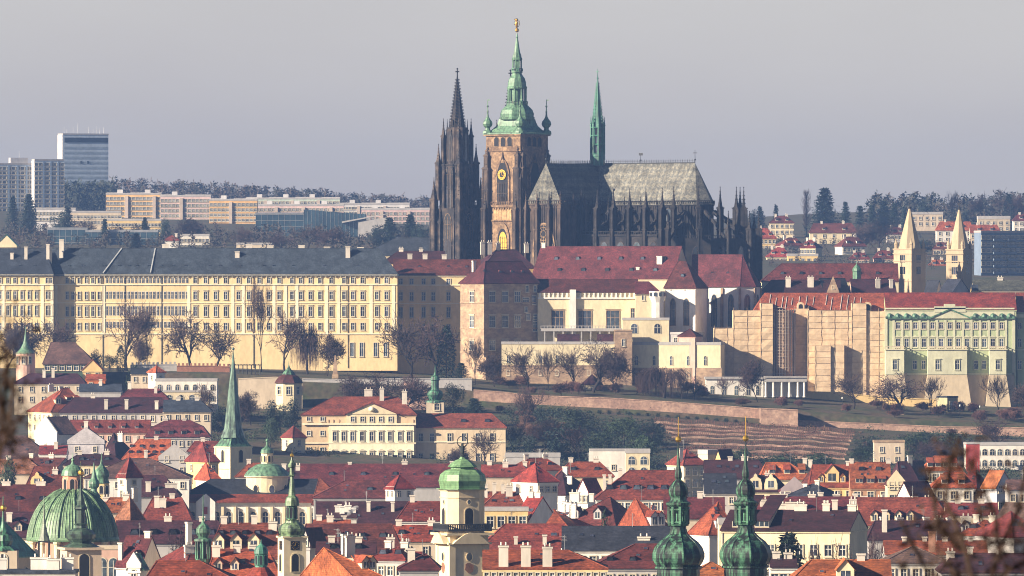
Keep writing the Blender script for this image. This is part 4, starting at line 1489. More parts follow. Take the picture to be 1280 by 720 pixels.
house("palace_wing", "low dark red roofed courtyard wing with white chimneys, in front of the cathedral's western spires", 478, 556, 328, 314, d=3228, D=14, wall=W_CASTLE, roof=T_DARK, hip=(.8, 0), chim=((.3, .5, 1, 1.6), (.62, .5, .8, 1.4)), cat="palace", base=-30)
house("grey_roofed_wing", "wing under a long plain grey slate roof, left of the dark western spires", 452, 548, 318, 297, d=3330, D=16, wall=W_CREAM, roof=M_SLATE, hip=(1.6, 0), cat="palace", base=-30)
house("palace_wing", "dark red courtyard wing with four white chimneys, below the golden window of the cathedral", 588, 668, 334, 312, d=3222, D=15, yaw=18, wall=W_CASTLE, roof=T_DARK, hip=(1, .6), chim=((.10, .45, 3.4, 1.5), (.24, .45, 3.4, 1.5), (.42, .5, 2.4, 1.4), (.97, .5, 2.2, 1.6)), cat="palace", base=-30)

# --- brown renaissance wing
lw = house("brown_wing", "tall brown stone wing with hipped red roof, between yellow palace and great hall", 575.5, 672, 352, 326.5, d=3178, D=15, yaw=34, cat="palace", wall=STONE, roof=T_HALL, hip=(.75, .2), over=.6, rows=0)
s_ = 3178 / F
zg_ = lw.location.z
LWW, LWD = ((672 - 575.5) * s_ - 15 * math.sin(R(34))) / math.cos(R(34)), 15
for y, h in ((371, 13), (402, 14), (431.5, 12)):
    window(lw, -LWW / 2 - .01, 0, py2z(y, 3178) - zg_, 2.7, h * s_, "hood", rz=R(-90))
    for u in (.15, .39, .62): window(lw, -LWW / 2 + LWW * u, -7.51, py2z(y, 3176) - zg_, 2.5, h * s_, "hood")
for y, u, w, h in ((361, .8, 1.3, 2.2), (361, .95, 1.2, 2), (375, .78, 2.6, 1.8), (375, .93, 1.6, 3), (387, .78, 1.4, 1.8), (396, .82, 1.6, 2.2), (397, .95, 1.6, 2.4), (407, .95, 1.8, 4), (447, .4, .9, 1.4)):
    window(lw, -LWW / 2 + LWW * u, -7.51, py2z(y, 3176) - zg_, w, h)
mb = MB()
for y in (379, 411, 441):
    z = py2z(y, 3178) - zg_
    mb.box(-LWW / 2 - .25, LWW / 2, -7.75, -7.503, z, z + .4); mb.box(-LWW / 2 - .25, -LWW / 2 - .003, -7.5, 7.5, z, z + .4)
mb.obj("string_course", STONE, lw)
MB().box(-LWW / 2 - .003 + .003, -LWW / 2 + 9, -8.6, -7.503, 0, py2z(446, 3178) - zg_, .97).obj("battered_base", STONE, lw)
for u, v in ((.12, .5), (.4, .45), (.62, .45), (.82, .45)): dormer(lw, -LWW / 2 + LWW * u, -7.5 + 7.5 * v, (py2z(352, 3178) - zg_) + 7.1 * v, 7.1 / 7.5, "eye", 1.2, .8, STONE, T_HALL, name="roof_hatch")
chimney(lw, -LWW / 2 + LWW * .12, 3, py2z(340, 3178) - zg_, py2z(326, 3178) - zg_, 1.2, 1)

# --- great hall
gh = house("great_hall", "great hall with the broadest plain red roof, directly below the cathedral choir", 664, 864, 347.5, 308, d=3212, D=20, yaw=-21, cat="palace", wall=W_CREAM, roof=T_HALL, over=.3, hip=(0, 0))
D_, s2 = 20, 3212 / F
WG = ((864 - 664) * s2 - 20 * math.sin(R(21))) / math.cos(R(21))
zgh = gh.location.z
rise = (347.5 - 308) * s2
for v, n, u0, u1 in ((.22, 5, .1, .95), (.58, 6, .06, .98)):
    for i in range(n):
        u = u0 + (u1 - u0) * (i + .5) / n
        dormer(gh, -WG / 2 + WG * u, -10 + 10 * v, py2z(347.5, 3208) - zgh + rise * v, rise / 10, "eye", 1.6, 1.1, W_CREAM, T_HALL, name="roof_hatch")
chimney(gh, -WG / 2 + WG * .88, -5, py2z(347, 3208) - zgh, py2z(320, 3208) - zgh, 2.0, 1.4); chimney(gh, -WG / 2 + WG * .74, -7, py2z(345, 3208) - zgh, py2z(334, 3208) - zgh, 1.2, 1)
chimney(gh, -WG / 2 + WG * .02, 0, py2z(322, 3208) - zgh, py2z(303, 3208) - zgh, 1.4, 1)

hw_, fh_ = facade_house("hall_wing", "cream hall front with three huge mullioned windows under a narrow red lean roof", 672, 797, 364, 349, 3184, 14, cat="palace", wall=W_CREAM, roof=T_HALL, over=.5)
for px in (697, 731, 766): fh_.win(px, 400, 16 if px != 697 else 15, 23, "hood", frame=STONE, trim=STONE)
mb = MB()
band(mb, fh_, 672, 797, 373.5, .5, .5)
for i in range(22): mb.box(fh_.x(674 + i * 5.6), fh_.x(676 + i * 5.6), -7.4, -7.003, fh_.z(372.5), fh_.z(366))
for px in (716,): mb.box(fh_.x(px) - 1.1, fh_.x(px) + 1.1, -8.4, -7.003, 0, fh_.z(362))
mb.obj("gallery_posts", W_WHITE, hw_)
for px in [680 + i * 5.6 for i in range(20)]: fh_.win(px, 366.5, 2.6, 3.2, "dark")
fh_.win(791, 392, 4.5, 13, "plain", trim=STONE)
mb = MB(); mb.box(fh_.x(676), fh_.x(778), -11, -7.01, fh_.z(414), fh_.z(411)); balustrade(mb, (fh_.x(676), -10.8), (fh_.x(778), -10.8), fh_.z(411), 1.1, 1.2)
for i in range(9): mb.box(fh_.x(680 + i * 11.5), fh_.x(681.5 + i * 11.5), -10.9, -10.5, fh_.z(428), fh_.z(414) - .003)
mb.obj("balcony", W_GREY, hw_)

t1, f1 = facade_house("white_stair_tower", "narrow white tower block with one small window, right of the hall's mullioned windows", 794, 826, 366, 352, 3176, 12, cat="tower", wall=W_CREAM, roof=T_HALL, hip=(0, .7))
f1.win(804, 371, 3.2, 8)
mb = MB(); q = f1.f / F
mb.lathe([(2.1, f1.z(412)), (2.1, f1.z(378)), (3.0, f1.z(371)), (3.0, f1.z(364))], 10, f1.x(822), -6.1); mb.obj("corner_oriel", W_WHITE, t1)
for a in range(-3, 3): window(t1, f1.x(822) + 3.03 * math.sin(R(a * 36 + 18)), -6.1 - 3.03 * math.cos(R(a * 36 + 18)), f1.z(368), 1.0, 1.4, "dark", rz=R(a * 36 + 18))

# --- all saints chapel
cp = house("gothic_chapel", "white gothic chapel with steep red roof, between the great hall and the scaffolded building", 831, 884, 358, 326.5, d=3182, D=15, yaw=-17, cat="chapel", wall=W_WHITE, roof=T_HALL, hip=(.35, .75), over=.5)
s3 = 3186 / F
WC = (53 * s3 - 15 * math.sin(R(17))) / math.cos(R(17)); zc_ = cp.location.z
for u in (.26, .70): window(cp, -WC / 2 + WC * u, -7.51, py2z(390, 3182) - zc_, 1.9, 9.5, "gothic", frame=STONE, trim=STONE)
window(cp, -WC / 2 + WC * .2, -7.51, py2z(362, 3182) - zc_, .5, .7, "dark"); window(cp, -WC / 2 + WC * .66, -7.51, py2z(362, 3182) - zc_, .5, .7, "dark")
dormer(cp, -WC / 2 + WC * .5, -7.5 + 7.5 * .35, py2z(358, 3186) - zc_ + 10 * .35, 10 / 7.5, "eye", 1.3, 1, W_WHITE, T_HALL, name="roof_hatch")
# polygonal choir of the chapel
ca = empty("gothic_chapel_choir", (px2x(914, 3200), 3200, gz(914, 3200) - 1), R(-22), "polygonal chapel choir with tall pointed windows between buttresses, right of the white gothic chapel", "chapel")
zz = lambda y: py2z(y, 3200) - ca.location.z
hwid = 5.8
ch_pts = [(-13, -hwid), (5.5, -hwid), (10, -3), (10, 3), (5.5, hwid), (-13, hwid)]
MB().prism(ch_pts, 0, zz(358)).obj("wall", W_WHITE, ca)
rb = MB()
op = [(-13, -hwid - .5), (5.7, -hwid - .5), (10.5, -3.2), (10.5, 3.2), (5.7, hwid + .5), (-13, hwid + .5)]
ap = (4.2, 0, zz(318.5))
rb.slab([(op[0][0], op[0][1], zz(358)), (op[1][0], op[1][1], zz(358)), ap, (-15, 0, zz(318.5))], .25)
for i in (1, 2, 3): rb.slab([(*op[i], zz(358)), (*op[i + 1], zz(358)), ap], .25)
rb.slab([(*op[4], zz(358)), (*op[5], zz(358)), (-15, 0, zz(318.5)), ap], .25)
rb.tube((-15, 0, zz(318.3)), ap, .15); rb.tube((*op[1], zz(358)), ap, .12); rb.tube((*op[2], zz(358)), ap, .12)
rb.obj("roof", T_HALL, ca)
bm_ = MB()
bm_.box(-.45, .45, -1.0, 0, 0, zz(372), .9); bm_.box(-.4, .4, -.6, 0, zz(372), zz(360))
bmm = bm_.mesh("buttress", STONE)
for x, y, a in ((-7.5, -hwid, 0), (-1.2, -hwid, 0), (5.4, -hwid, 28), (10, -3, 65), (10, 3, 110)): put("buttress", bmm, ca, (x, y, 0), R(a))
for x, y, a in ((-10.3, -hwid, 0), (-4.3, -hwid, 0), (2.1, -hwid, 0), (7.75, -4.4, 32), (10, 0, 90)):
    window(ca, x + .02 * math.sin(R(a)), y - .02 * math.cos(R(a)), zz(388), 2.2, 11.5, "gothic", rz=R(a), frame=STONE, trim=W_WHITE)
for u in (-6, 0): dormer(ca, u, -5.8 + 5.8 * .38, zz(358) + 11.3 * .38, 11.3 / 6, "eye", 1.2, 1, W_WHITE, T_HALL, name="roof_hatch")

# --- low white and stone buildings before the hall
b1, f2 = facade_house("garden_building", "low white garden building with arched slits, behind bare trees below the brown wing", 627, 770, 430, 427, 3150, 12, typ="flat", wall=W_CREAM, roof=W_GREY, cat="building")
for px in (635.5, 655, 676, 696.5, 716, 736.5, 757): f2.win(px, 449, 3.4, 9.5, "arch", trim=W_CREAM); f2.win(px - .5, 466, 3.4, 6)
mb = MB(); band(mb, f2, 627, 770, 458, .5, .25); mb.box(f2.x(627), f2.x(770), -6.12, -6.003, 0, f2.z(458) - .003); mb.obj("stone_plinth", STONE, b1)
b2, f3 = facade_house("garden_building", "low white garden building with five arched slits over a stone base, left of the scaffolding", 789, 906, 431, 427.5, 3153, 12, yaw=-8, typ="flat", wall=W_CREAM, roof=W_GREY, cat="building")
for i, px in enumerate((796.5, 818.5, 840, 861.5, 883)):
    u = (px - 789) / 104 * 104 * 3146 / F - 16.0
    window(b2, u, -6.012, py2z(451, 3140) - b2.location.z, .95, 3.2, "arch", trim=W_CREAM)
    if i in (0, 3): window(b2, u, -6.13, py2z(469, 3140) - b2.location.z, 1.2, 1.9)
mb = MB(); wd = 16.2
mb.box(-wd, wd, -6.25, -6.003, 0, py2z(460, 3140) - b2.location.z); mb.obj("stone_plinth", STONE, b2)
house("stone_tower", "small square brown stone tower standing between the two low white garden buildings", 768, 790, 414, 412, d=3148, D=9, typ="flat", wall=STONE, roof=STONE, rows=2, cols=1, win=(1, 2.4), fh=7, first=4, cat="tower")
house("low_wing", "low white wing with an arched opening and flat roof, under the white stair tower", 778, 836, 400, 397, d=3160, D=9, typ="flat", wall=W_CREAM, roof=W_GREY, rows=1, cols=2, win=(2.2, 3.4), style="arch", first=3, cat="building")
house("low_wing", "grey shaded flat roofed wing in front of the white gothic chapel", 836, 880, 418, 415, d=3158, D=8, yaw=-20, typ="flat", wall=W_GREY, roof=W_GREY, rows=1, cols=2, win=(1.3, 2), cat="building")
house("red_pavilion", "tiny brick hut with red pyramid roof before the white chapel", 848, 877, 419, 411, d=3150, D=7, yaw=-20, typ="pyr", wall=W_PINK, roof=T_HALL, cat="hut")
for i, (a, b, lab) in enumerate(((697, 724, "small dark red lean roof below the hall balcony, left one"), (747, 766, "small dark red lean roof below the hall balcony, beside the stone tower"))):
    house("lean_to", lab, a, b, 427, 418, d=3160, D=8, wall=W_WHITE, roof=T_DARK, cat="shed")

# --- buildings behind, right of the cathedral
house("convent_wing", "long red roofed wing right of the cathedral apse", 952, 1122, 350, 329.5, d=3220, D=13, cat="convent", wall=W_CREAM, roof=T_HALL, hip=(1.1, 0), chim=((.15, .8, .4, 1),), base=-30, dorm=(("eye", 6, .35, 1.5, 1.0),))
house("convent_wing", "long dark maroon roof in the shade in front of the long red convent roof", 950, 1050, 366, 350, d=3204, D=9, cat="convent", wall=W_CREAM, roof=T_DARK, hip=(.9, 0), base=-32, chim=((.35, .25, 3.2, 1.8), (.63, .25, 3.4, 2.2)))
house("stone_gable", "pointed pale stone gable with a small opening, standing on the shaded convent roofs", 1034, 1048, 366, 347, d=3197, D=5, typ="front", wall=STONE, roof=M_NAVY, parapet=.6, rows=1, cols=1, win=(.7, 1), first=-2, cat="gable", base=-32)
house("convent_wing", "dark slate roofs with small gables beside the pale stone gable", 1018, 1062, 364, 348, d=3206, D=8, yaw=24, wall=W_GREY, roof=M_NAVY, cat="convent", base=-32)
house("basilica_nave", "dark maroon roofed basilica nave left of the twin pale towers", 1060, 1120, 366, 349, d=3206, D=10, yaw=8, cat="church", wall=W_PINK, roof=T_DARK, base=-32, chim=((.6, .2, 3, 1.6), (.9, .2, 3, 1.3)))
house("basilica_gallery", "pale lead roofed upper gallery with small windows behind the dark maroon basilica nave", 1072, 1118, 348, 344, d=3226, D=12, cat="church", wall=W_GREY, roof=M_METAL, base=-32, chim=((.2, .2, 2.4, 1.2), (.45, .2, 2.4, 1.2), (.7, .2, 2.4, 1.2)))
gt = empty("green_turret", (px2x(1071, 3209), 3209, -30), 0, "little green copper turret on the convent roofs left of the twin pale towers", "turret")
MB().lathe(lathe_px(0, 3262, [(5, 366), (5, 340), (5.6, 339), (5.4, 338), (5.0, 336), (2.6, 333), (1.4, 331.5), (.6, 330), (.2, 325)], zb=-30), 8).obj("turret_body", C_GREEN, gt)

G_BAS = wallm((0.48, 0.38, 0.255), "pale_marlstone")


def basilica_tower(px0, pxc, px1, d, label, ytip, yeave):
    s = d / F
    wl, wr = (pxc - px0) * s, (px1 - pxc) * s
    a = math.atan2(wl, wr)       # left face shows wl, right face wr
    H = math.hypot(wl, wr) / 2
    zb = -34.0
    z = lambda y: py2z(y, d) - zb
    r = empty("basilica_tower", (px2x((px0 + px1) / 2, d), d, zb), a, label, "tower")
    mb = MB().box(-H, H, -H, H, 0, z(yeave))
    for y in (yeave + 15.5, yeave + 6, yeave + .6): mb.box(-H - .25, H + .25, -H - .25, H + .25, z(y), z(y) + .4)
    for y in (yeave + 40,): mb.box(-H - .2, H + .2, -H - .2, H + .2, z(y), z(y) + .3)
    mb.obj("shaft", G_BAS, r)
    sp = MB()
    sp.lathe([(H * 1.05, z(yeave - .5)), (H * .72, z(yeave - 18)), (H * .1, z(ytip + 10))], 8, rot=R(22.5))
    sp.obj("spire", G_BAS, r)
    p = MB().lathe([(.55, 0), (.55, 1.6), (.7, 1.7), (.06, 3.6)], 6)
    p.ball((0, 0, 3.7), .22, 6)
    pm = p.mesh("pinnacle", G_BAS)
    for sx in (-1, 1):
        for sy in (-1, 1): put("pinnacle", pm, r, (sx * (H - .6), sy * (H - .6), z(yeave) + .01))
    x = MB(); x.lathe([(.32, z(ytip + 11)), (.5, z(ytip + 9)), (.3, z(ytip + 7)), (.12, z(ytip + 6)), (.1, z(ytip))], 6); x.box(-.7, .7, -.1, .1, z(ytip + 3.4), z(ytip + 2.6))
    x.obj("cross", M_IRON, r, rz=-a)
    for rz in (0, -90):
        for y in (yeave + 12, yeave + 26.5):
            for u in (-.85, .0, .85):
                c, sn = math.cos(R(rz)), math.sin(R(rz))
                window(r, u * c + (H + .02) * sn, u * sn - (H + .02) * c, z(y), .72, 2.7, "dark", R(rz), G_BAS, G_BAS)
    return r


basilica_tower(1117, 1138.5, 1157, 3270, "pale stone basilica tower with pointed spire, the left and larger of the twin towers", 251, 311.5)
basilica_tower(1182.5, 1203, 1215.5, 3288, "pale stone basilica tower with pointed spire, the right and smaller of the twin towers", 252, 312)
house("small_chapel", "dark slate gabled chapel roof between the twin pale towers", 1155, 1178, 366, 350, d=3252, D=10, yaw=-30, wall=W_BEIGE, roof=M_NAVY, cat="chapel", base=-32)
house("small_chapel", "dark slate roof with a grey gable below the right twin tower", 1172, 1214, 366, 349, d=3244, D=14, yaw=-32, wall=W_GREY, roof=M_NAVY, cat="chapel", base=-32)
house("yellow_lodge", "narrow yellow house end beside the right twin tower", 1214, 1222, 362, 356, d=3250, D=8, wall=W_YELLOW, roof=M_SLATE, cat="house", base=-32)
house("grey_roofed_wing", "long low olive grey roofed wing at the right edge behind the green palace roof", 1216, 1330, 362, 350, d=3262, D=14, wall=W_BEIGE, roof=tiles((.16, .165, .13), "lead_roof"), cat="palace", base=-32, chim=((.3, .5, 1, 2),))

# --- scaffolded building
NET = surf("scaffold_netting", (0.70, 0.53, 0.35), scale=.25, c2=(0.60, 0.44, 0.28), fine=.7, finevar=.22, rnd=.02, rough=.95)
M_POLE = surf("scaffold_pole", (.62, .50, .38), rough=.5, metal=.4, rnd=.1)
sc_ = empty("scaffolded_palace", (px2x(1000, 3165), 3165, gz(1000, 3165) - 1), 0, "palace wrapped in beige scaffold netting under a bright red roof, right of the gothic chapel", "palace")
sx = lambda px: px2x(px, 3158) - sc_.location.x
szz = lambda y: py2z(y, 3158) - sc_.location.z
rb = MB()
rb.slab([(sx(942), 3, szz(390)), (sx(1108), 3, szz(390)), (sx(1108), 15, szz(366)), (sx(958), 15, szz(366))], .3)
rb.slab([(sx(1108), 27, szz(390)), (sx(942), 27, szz(390)), (sx(958), 15, szz(366)), (sx(1108), 15, szz(366))], .3)
rb.slab([(sx(942), 27, szz(390)), (sx(942), 3, szz(390)), (sx(958), 15, szz(366))], .3)
rb.obj("roof", T_RED, sc_)
for px in (966, 974, 982, 987, 994, 1003, 1012, 1021, 1037, 1044, 1056, 1064, 1072, 1080):
    k0, k1 = random.Random(px).uniform(.1, .3), random.Random(px + 1).uniform(.6, .95)
    P = lambda u, o: (sx(px - 5 * u) - sx(px) + sx(px), 3 + 12 * (1 - u) - .15, szz(366) + (szz(390) - szz(366)) * u + .12)
    MB().tube(P(k1, 0), P(k0, 0), .1, n=4).obj("roof_ladder", M_FRAME, sc_)


def netting(x0, x1, y0, y1, top, name="netting", right_dark=False):
    """a wrapped scaffold bay: lifts show as horizontal folds, standards as vertical ones"""
    mb = MB()
    nx, nz = max(2, int((x1 - x0) / 2.2)), max(3, int(top / 2.0))
    rng = random.Random(int(x0 * 7) + 99)
    def g(i, j):
        sag = .0 if i % 2 == 0 else -.16 * rng.random()
        return (x0 + (x1 - x0) * i / nx, y0 + sag + (.12 * rng.random() if 0 < i < nx else 0) - (.1 if j % 2 else 0), top * j / nz)
    pts = [[g(i, j) for i in range(nx + 1)] for j in range(nz + 1)]
    vs = [p for r in pts for p in r]
    fs = [(j * (nx + 1) + i, j * (nx + 1) + i + 1, (j + 1) * (nx + 1) + i + 1, (j + 1) * (nx + 1) + i) for j in range(nz) for i in range(nx)]
    mb.add(vs, fs)
    mb.box(x0, x1, y0 + .25, y1, 0, top - .05)
    for j in range(1, nz + 1): mb.mat(1).tube((x0, y0 - .12, top * j / nz), (x1, y0 - .12, top * j / nz), .07, n=4)
    for i in range(0, nx + 1, 2): mb.tube((x0 + (x1 - x0) * i / nx, y0 - .14, 0), (x0 + (x1 - x0) * i / nx, y0 - .14, top + 1.0), .07, n=4)
    return mb.obj(name, [NET, surf("net_lacing", (.60, .43, .28), rnd=0)], sc_)


netting(sx(893), sx(917), -4, 10, szz(410)); netting(sx(917), sx(951), -4.3, 12, szz(388)); netting(sx(951), sx(966), -5.5, 12, szz(379))
netting(sx(994), sx(1012), 1.5, 12, szz(386)); netting(sx(1010), sx(1068), -4, 3, szz(388)); netting(sx(1065), sx(1083), -4.5, 3, szz(379)); netting(sx(1082), sx(1107), -4, 3, szz(389))
netting(sx(1019), sx(1038), -8.2, -4.4, szz(432)); netting(sx(1037.5), sx(1055), -7.5, -4.4, szz(431))
cy_ = MB()
rad = 15 * 3158 / F
for j in range(13):
    z = szz(474) + (szz(388) - szz(474)) * j / 12
    for i in range(14):
        a0, a1 = R(180 + i * 180 / 13), R(180 + (i + 1) * 180 / 13)
        if i < 13:
            cy_.tube((rad * math.cos(a0), rad * math.sin(a0), z), (rad * math.cos(a1), rad * math.sin(a1), z), .1, n=4)
            cy_.tube((rad * math.cos(a0), rad * math.sin(a0), z + 1), (rad * math.cos(a1), rad * math.sin(a1), z + 1), .07, n=4)
            cy_.box(rad * .93 * math.cos(a0) - .5, rad * .93 * math.cos(a0) + .5, rad * .93 * math.sin(a0) - .4, rad * .93 * math.sin(a0) + .4, z - .1, z)
for i in range(14):
    a0 = R(180 + i * 180 / 13)
    cy_.tube((rad * math.cos(a0), rad * math.sin(a0), 0), (rad * math.cos(a0), rad * math.sin(a0), szz(386)), .17, n=4)
cy_.obj("scaffold_stair_tower", M_POLE, sc_, (sx(980), -1, 0))
MB().lathe([(rad - 1.1, 0), (rad - 1.1, szz(389))], 20).obj("round_tower_wall", wallm((.55, .37, .24), "netted_wall"), sc_, (sx(980), -1, 0))
for px in (1002, 1086):
    mb = MB().mat(0).arch(0, 0, 0, 2.6, 3.2, False, 8, 4); mb.mat(1).arch(0, -.02, .3, 1.5, 2.2); mb.obj("roof_dormer", [NET, M_DARK], sc_, (sx(px), 2.2, szz(389)))

# --- pale green and cream palace
W_GRN = wallm((0.43, 0.49, 0.29), "pale_green_stucco")
W_PALE = wallm((0.60, 0.59, 0.42), "pale_yellow_stucco")
gp, fg = facade_house("green_palace", "pale green and cream baroque palace with triangular pediment and three bays with balconies", 1106, 1268.5, 386.5, 366, 3168, 18, cat="palace", wall=W_GRN, roof=T_RED, over=.2, hip=(0, 0))
cols = [1122.5 + 10.78 * i for i in range(13)]
for c in cols:
    fg.win(c, 407, 5.2, 8); fg.win(c, 428.5, 5.4, 10.5, "pediment", trim=W_PALE)
for c in (1143.5, 1154.5, 1220, 1230): fg.win(c, 456, 4.8, 10.5, trim=W_PALE)
mb = MB()
for i in range(14):
    px = 1117 + 10.8 * i
    mb.box(fg.x(px) - .4, fg.x(px) + .4, -fg.D / 2 - .22, -fg.D / 2 - .003, fg.z(436), fg.z(400))
band(mb, fg, 1106.5, 1268, 396, 2.6, .12)
band(mb, fg, 1106.5, 1268, 386.5, .5, .3)
for px in (1107.5, 1267): mb.box(fg.x(px) - .5, fg.x(px) + .5, -fg.D / 2 - .3, -fg.D / 2 - .003, fg.z(468), fg.z(397))
band(mb, fg, 1106.5, 1268, 438, .5, .25); band(mb, fg, 1106.5, 1268, 468.5, .6, .3)
mb.prismy([(fg.x(1163), fg.z(398)), (fg.x(1212), fg.z(398)), (fg.x(1187.5), fg.z(388.5))], -fg.D / 2 - .5, -fg.D / 2 - .1)
mb.box(fg.x(1168), fg.x(1207), -fg.D / 2 - .3, -fg.D / 2 + 1, fg.z(390), fg.z(383)); mb.box(fg.x(1180), fg.x(1194), -fg.D / 2 - .3, -fg.D / 2 + 1, fg.z(383) + .003, fg.z(380))
mb.obj("pilasters_and_pediment", W_PALE, gp)
mb = MB(); band(mb, fg, 1107, 1162, 398.2, .8, .9); band(mb, fg, 1213, 1268, 398.2, .8, .9)
for px in (1112, 1122, 1133, 1143, 1154, 1219, 1230, 1241, 1252, 1262): mb.lathe([(1.0, fg.z(396)), (.9, fg.z(393.5)), (.3, fg.z(391.6))], 8, fg.x(px), -fg.D / 2 - .3)
for q in ((1160, 398.5, 1187.5, 386.5), (1215, 398.5, 1187.5, 386.5)): mb.tube((fg.x(q[0]), -fg.D / 2 - .55, fg.z(q[1])), (fg.x(q[2]), -fg.D / 2 - .55, fg.z(q[3])), .35, n=4)
mb.obj("green_cornice", C_GREEN, gp)
for x0, xm, x1 in ((1106.5, 1121, 1138), (1159, 1199.5, 1216), (1236, 1248.5, 1267)):
    bay = MB()
    dep = 4.2
    bay.box(fg.x(x0), fg.x(xm) + 2.4, -fg.D / 2 - dep, -fg.D / 2 - .003, fg.z(468), fg.z(437.5))
    bay.box(fg.x(x0) - .3, fg.x(xm) + 2.8, -fg.D / 2 - dep - .35, -fg.D / 2 - .003, fg.z(437.5) + .003, fg.z(436.5))
    o = bay.obj("bay", W_PALE, gp)
    r = MB(); balustrade(r, (fg.x(x0), -fg.D / 2 - dep), (fg.x(xm) + 2.4, -fg.D / 2 - dep), fg.z(436.5), 1.1, .6); balustrade(r, (fg.x(xm) + 2.4, -fg.D / 2 - dep), (fg.x(xm) + 2.4, -fg.D / 2), fg.z(436.5), 1.1, .6)
    r.obj("balustrade", W_BEIGE, o)
    n = 1 if xm - x0 < 30 else 2
    for i in range(n):
        xx = fg.x(x0) + (fg.x(xm) + 2.4 - fg.x(x0)) * ((i + .5) / n)
        window(o, xx, -fg.D / 2 - dep - .012, fg.z(456), 1.5, 3.3, "hood", trim=W_PALE)
    window(o, fg.x(xm) + 2.412, -fg.D / 2 - dep / 2, fg.z(456), 1.5, 3.3, "hood", rz=R(90), trim=W_PALE)
    bt = MB()
    xa, xb = fg.x(x0), fg.x(xm) + 2.4
    yf, yk = -fg.D / 2 - dep, -fg.D / 2 - .5
    zt = fg.z(468.6)
    bt.add([(xa - 1.4, yf - 1.6, 0), (xb + 1.6, yf - 1.6, 0), (xb + 1.6, yk, 0), (xa - 1.4, yk, 0), (xa, yf, zt), (xb, yf, zt), (xb, yk, zt), (xa, yk, zt)], [(0, 3, 2, 1), (4, 5, 6, 7), (0, 1, 5, 4), (1, 2, 6, 5), (2, 3, 7, 6), (3, 0, 4, 7)])
    bt.obj("battered_base", wallm((.52, .42, .29), "plinth_stone"), gp)
mb = MB(); zt = fg.z(469)
mb.add([(fg.x(1106), -fg.D / 2 - 2.2, 0), (fg.x(1268), -fg.D / 2 - 2.2, 0), (fg.x(1268), -8, 0), (fg.x(1106), -8, 0), (fg.x(1106), -fg.D / 2 - .3, zt), (fg.x(1268), -fg.D / 2 - .3, zt), (fg.x(1268), -8, zt), (fg.x(1106), -8, zt)], [(0, 3, 2, 1), (4, 5, 6, 7), (0, 1, 5, 4), (1, 2, 6, 5), (2, 3, 7, 6), (3, 0, 4, 7)])
mb.obj("plinth", wallm((.52, .42, .29), "plinth_stone"), gp)
gp2, fg2 = facade_house("green_palace", "next pale green palace wing cut by the right edge of the picture", 1270, 1345, 389, 366, 3171, 18, cat="palace", wall=W_GRN, roof=T_RED, over=.2)
for c in (1274.5, 1285, 1296, 1307, 1318):
    for y, h in ((407, 8), (428.5, 10.5), (456, 10.5)): fg2.win(c, y, 5, h, "hood", trim=W_PALE)
mb = MB(); band(mb, fg2, 1270, 1345, 397, 1.2, .5); band(mb, fg2, 1270, 1345, 438, .5, .25); mb.obj("cornice", W_PALE, gp2)

# --- garden pavilion, walls
pv = empty("garden_pavilion", (px2x(944, 3120), 3120, gz(944, 3120) - .3), 0, "white garden pavilion with a row of columns, in front of the scaffolded palace", "pavilion")
px_ = lambda p: px2x(p, 3120) - pv.location.x
pz_ = lambda y: py2z(y, 3120) - pv.location.z
MB().box(px_(882), px_(954), -3, 4, 0, pz_(474)).box(px_(954), px_(1006), 1, 4, 0, pz_(474)).obj("wall", W_WHITE, pv)
MB().box(px_(880.5), px_(955), -3.5, 4.4, pz_(474) + .003, pz_(471)).box(px_(955.1), px_(1008), -4.2, 4.3, pz_(477), pz_(472)).box(px_(955), px_(1008.5), -4.6, 4.5, pz_(472) + .003, pz_(470.5)).obj("roof", W_GREY, pv)
cm_ = MB().lathe([(.55, 0), (.55, .3), (.42, .35), (.37, pz_(478.5)), (.5, pz_(478)), (.5, pz_(477) - .003)], 10).mesh("column", W_WHITE)
for p in (957, 966.5, 977, 986.5, 997, 1005): put("column", cm_, pv, (px_(p), -3.6, 0))
for p in (890, 905, 920, 935, 947): window(pv, px_(p), -3.012, pz_(488), 1.2, 3.2, "arch")


def wall_run(name, label, pts, d, th, mat, merlon=0.0, cap=None):
    """a wall along picture points (px, ytop, ybottom)"""
    x0 = px2x(pts[0][0], d)
    z0 = min(py2z(p[2], d) for p in pts) - 2
    r = empty(name, (x0, d, z0), 0, label, "wall")
    mb, cb = MB(), MB()
    for a, b in zip(pts[:-1], pts[1:]):
        xa, xb = px2x(a[0], d) - x0, px2x(b[0], d) - x0
        za, zb_ = py2z(a[1], d) - z0, py2z(b[1], d) - z0
        mb.add([(xa, -th / 2, 0), (xb, -th / 2, 0), (xb, th / 2, 0), (xa, th / 2, 0), (xa, -th / 2, za), (xb, -th / 2, zb_), (xb, th / 2, zb_), (xa, th / 2, za)], [(0, 3, 2, 1), (4, 5, 6, 7), (0, 1, 5, 4), (1, 2, 6, 5), (2, 3, 7, 6), (3, 0, 4, 7)])
        o = th / 2 + .15
        cb.add([(xa, -o, za + .003), (xb, -o, zb_ + .003), (xb, o, zb_ + .003), (xa, o, za + .003), (xa, -o, za + .3), (xb, -o, zb_ + .3), (xb, o, zb_ + .3), (xa, o, za + .3)], [(0, 3, 2, 1), (4, 5, 6, 7), (0, 1, 5, 4), (1, 2, 6, 5), (2, 3, 7, 6), (3, 0, 4, 7)])
        if merlon:
            n = int((xb - xa) / merlon)
            for i in range(n):
                f = (i + .25) / n
                x, z = xa + (xb - xa) * f, za + (zb_ - za) * f
                cb.box(x, x + merlon * .5, -th / 2, th / 2, z + .303, z + 1.1)
    mb.obj("wall_body", mat, r); cb.obj("coping", cap or mat, r)
    return r


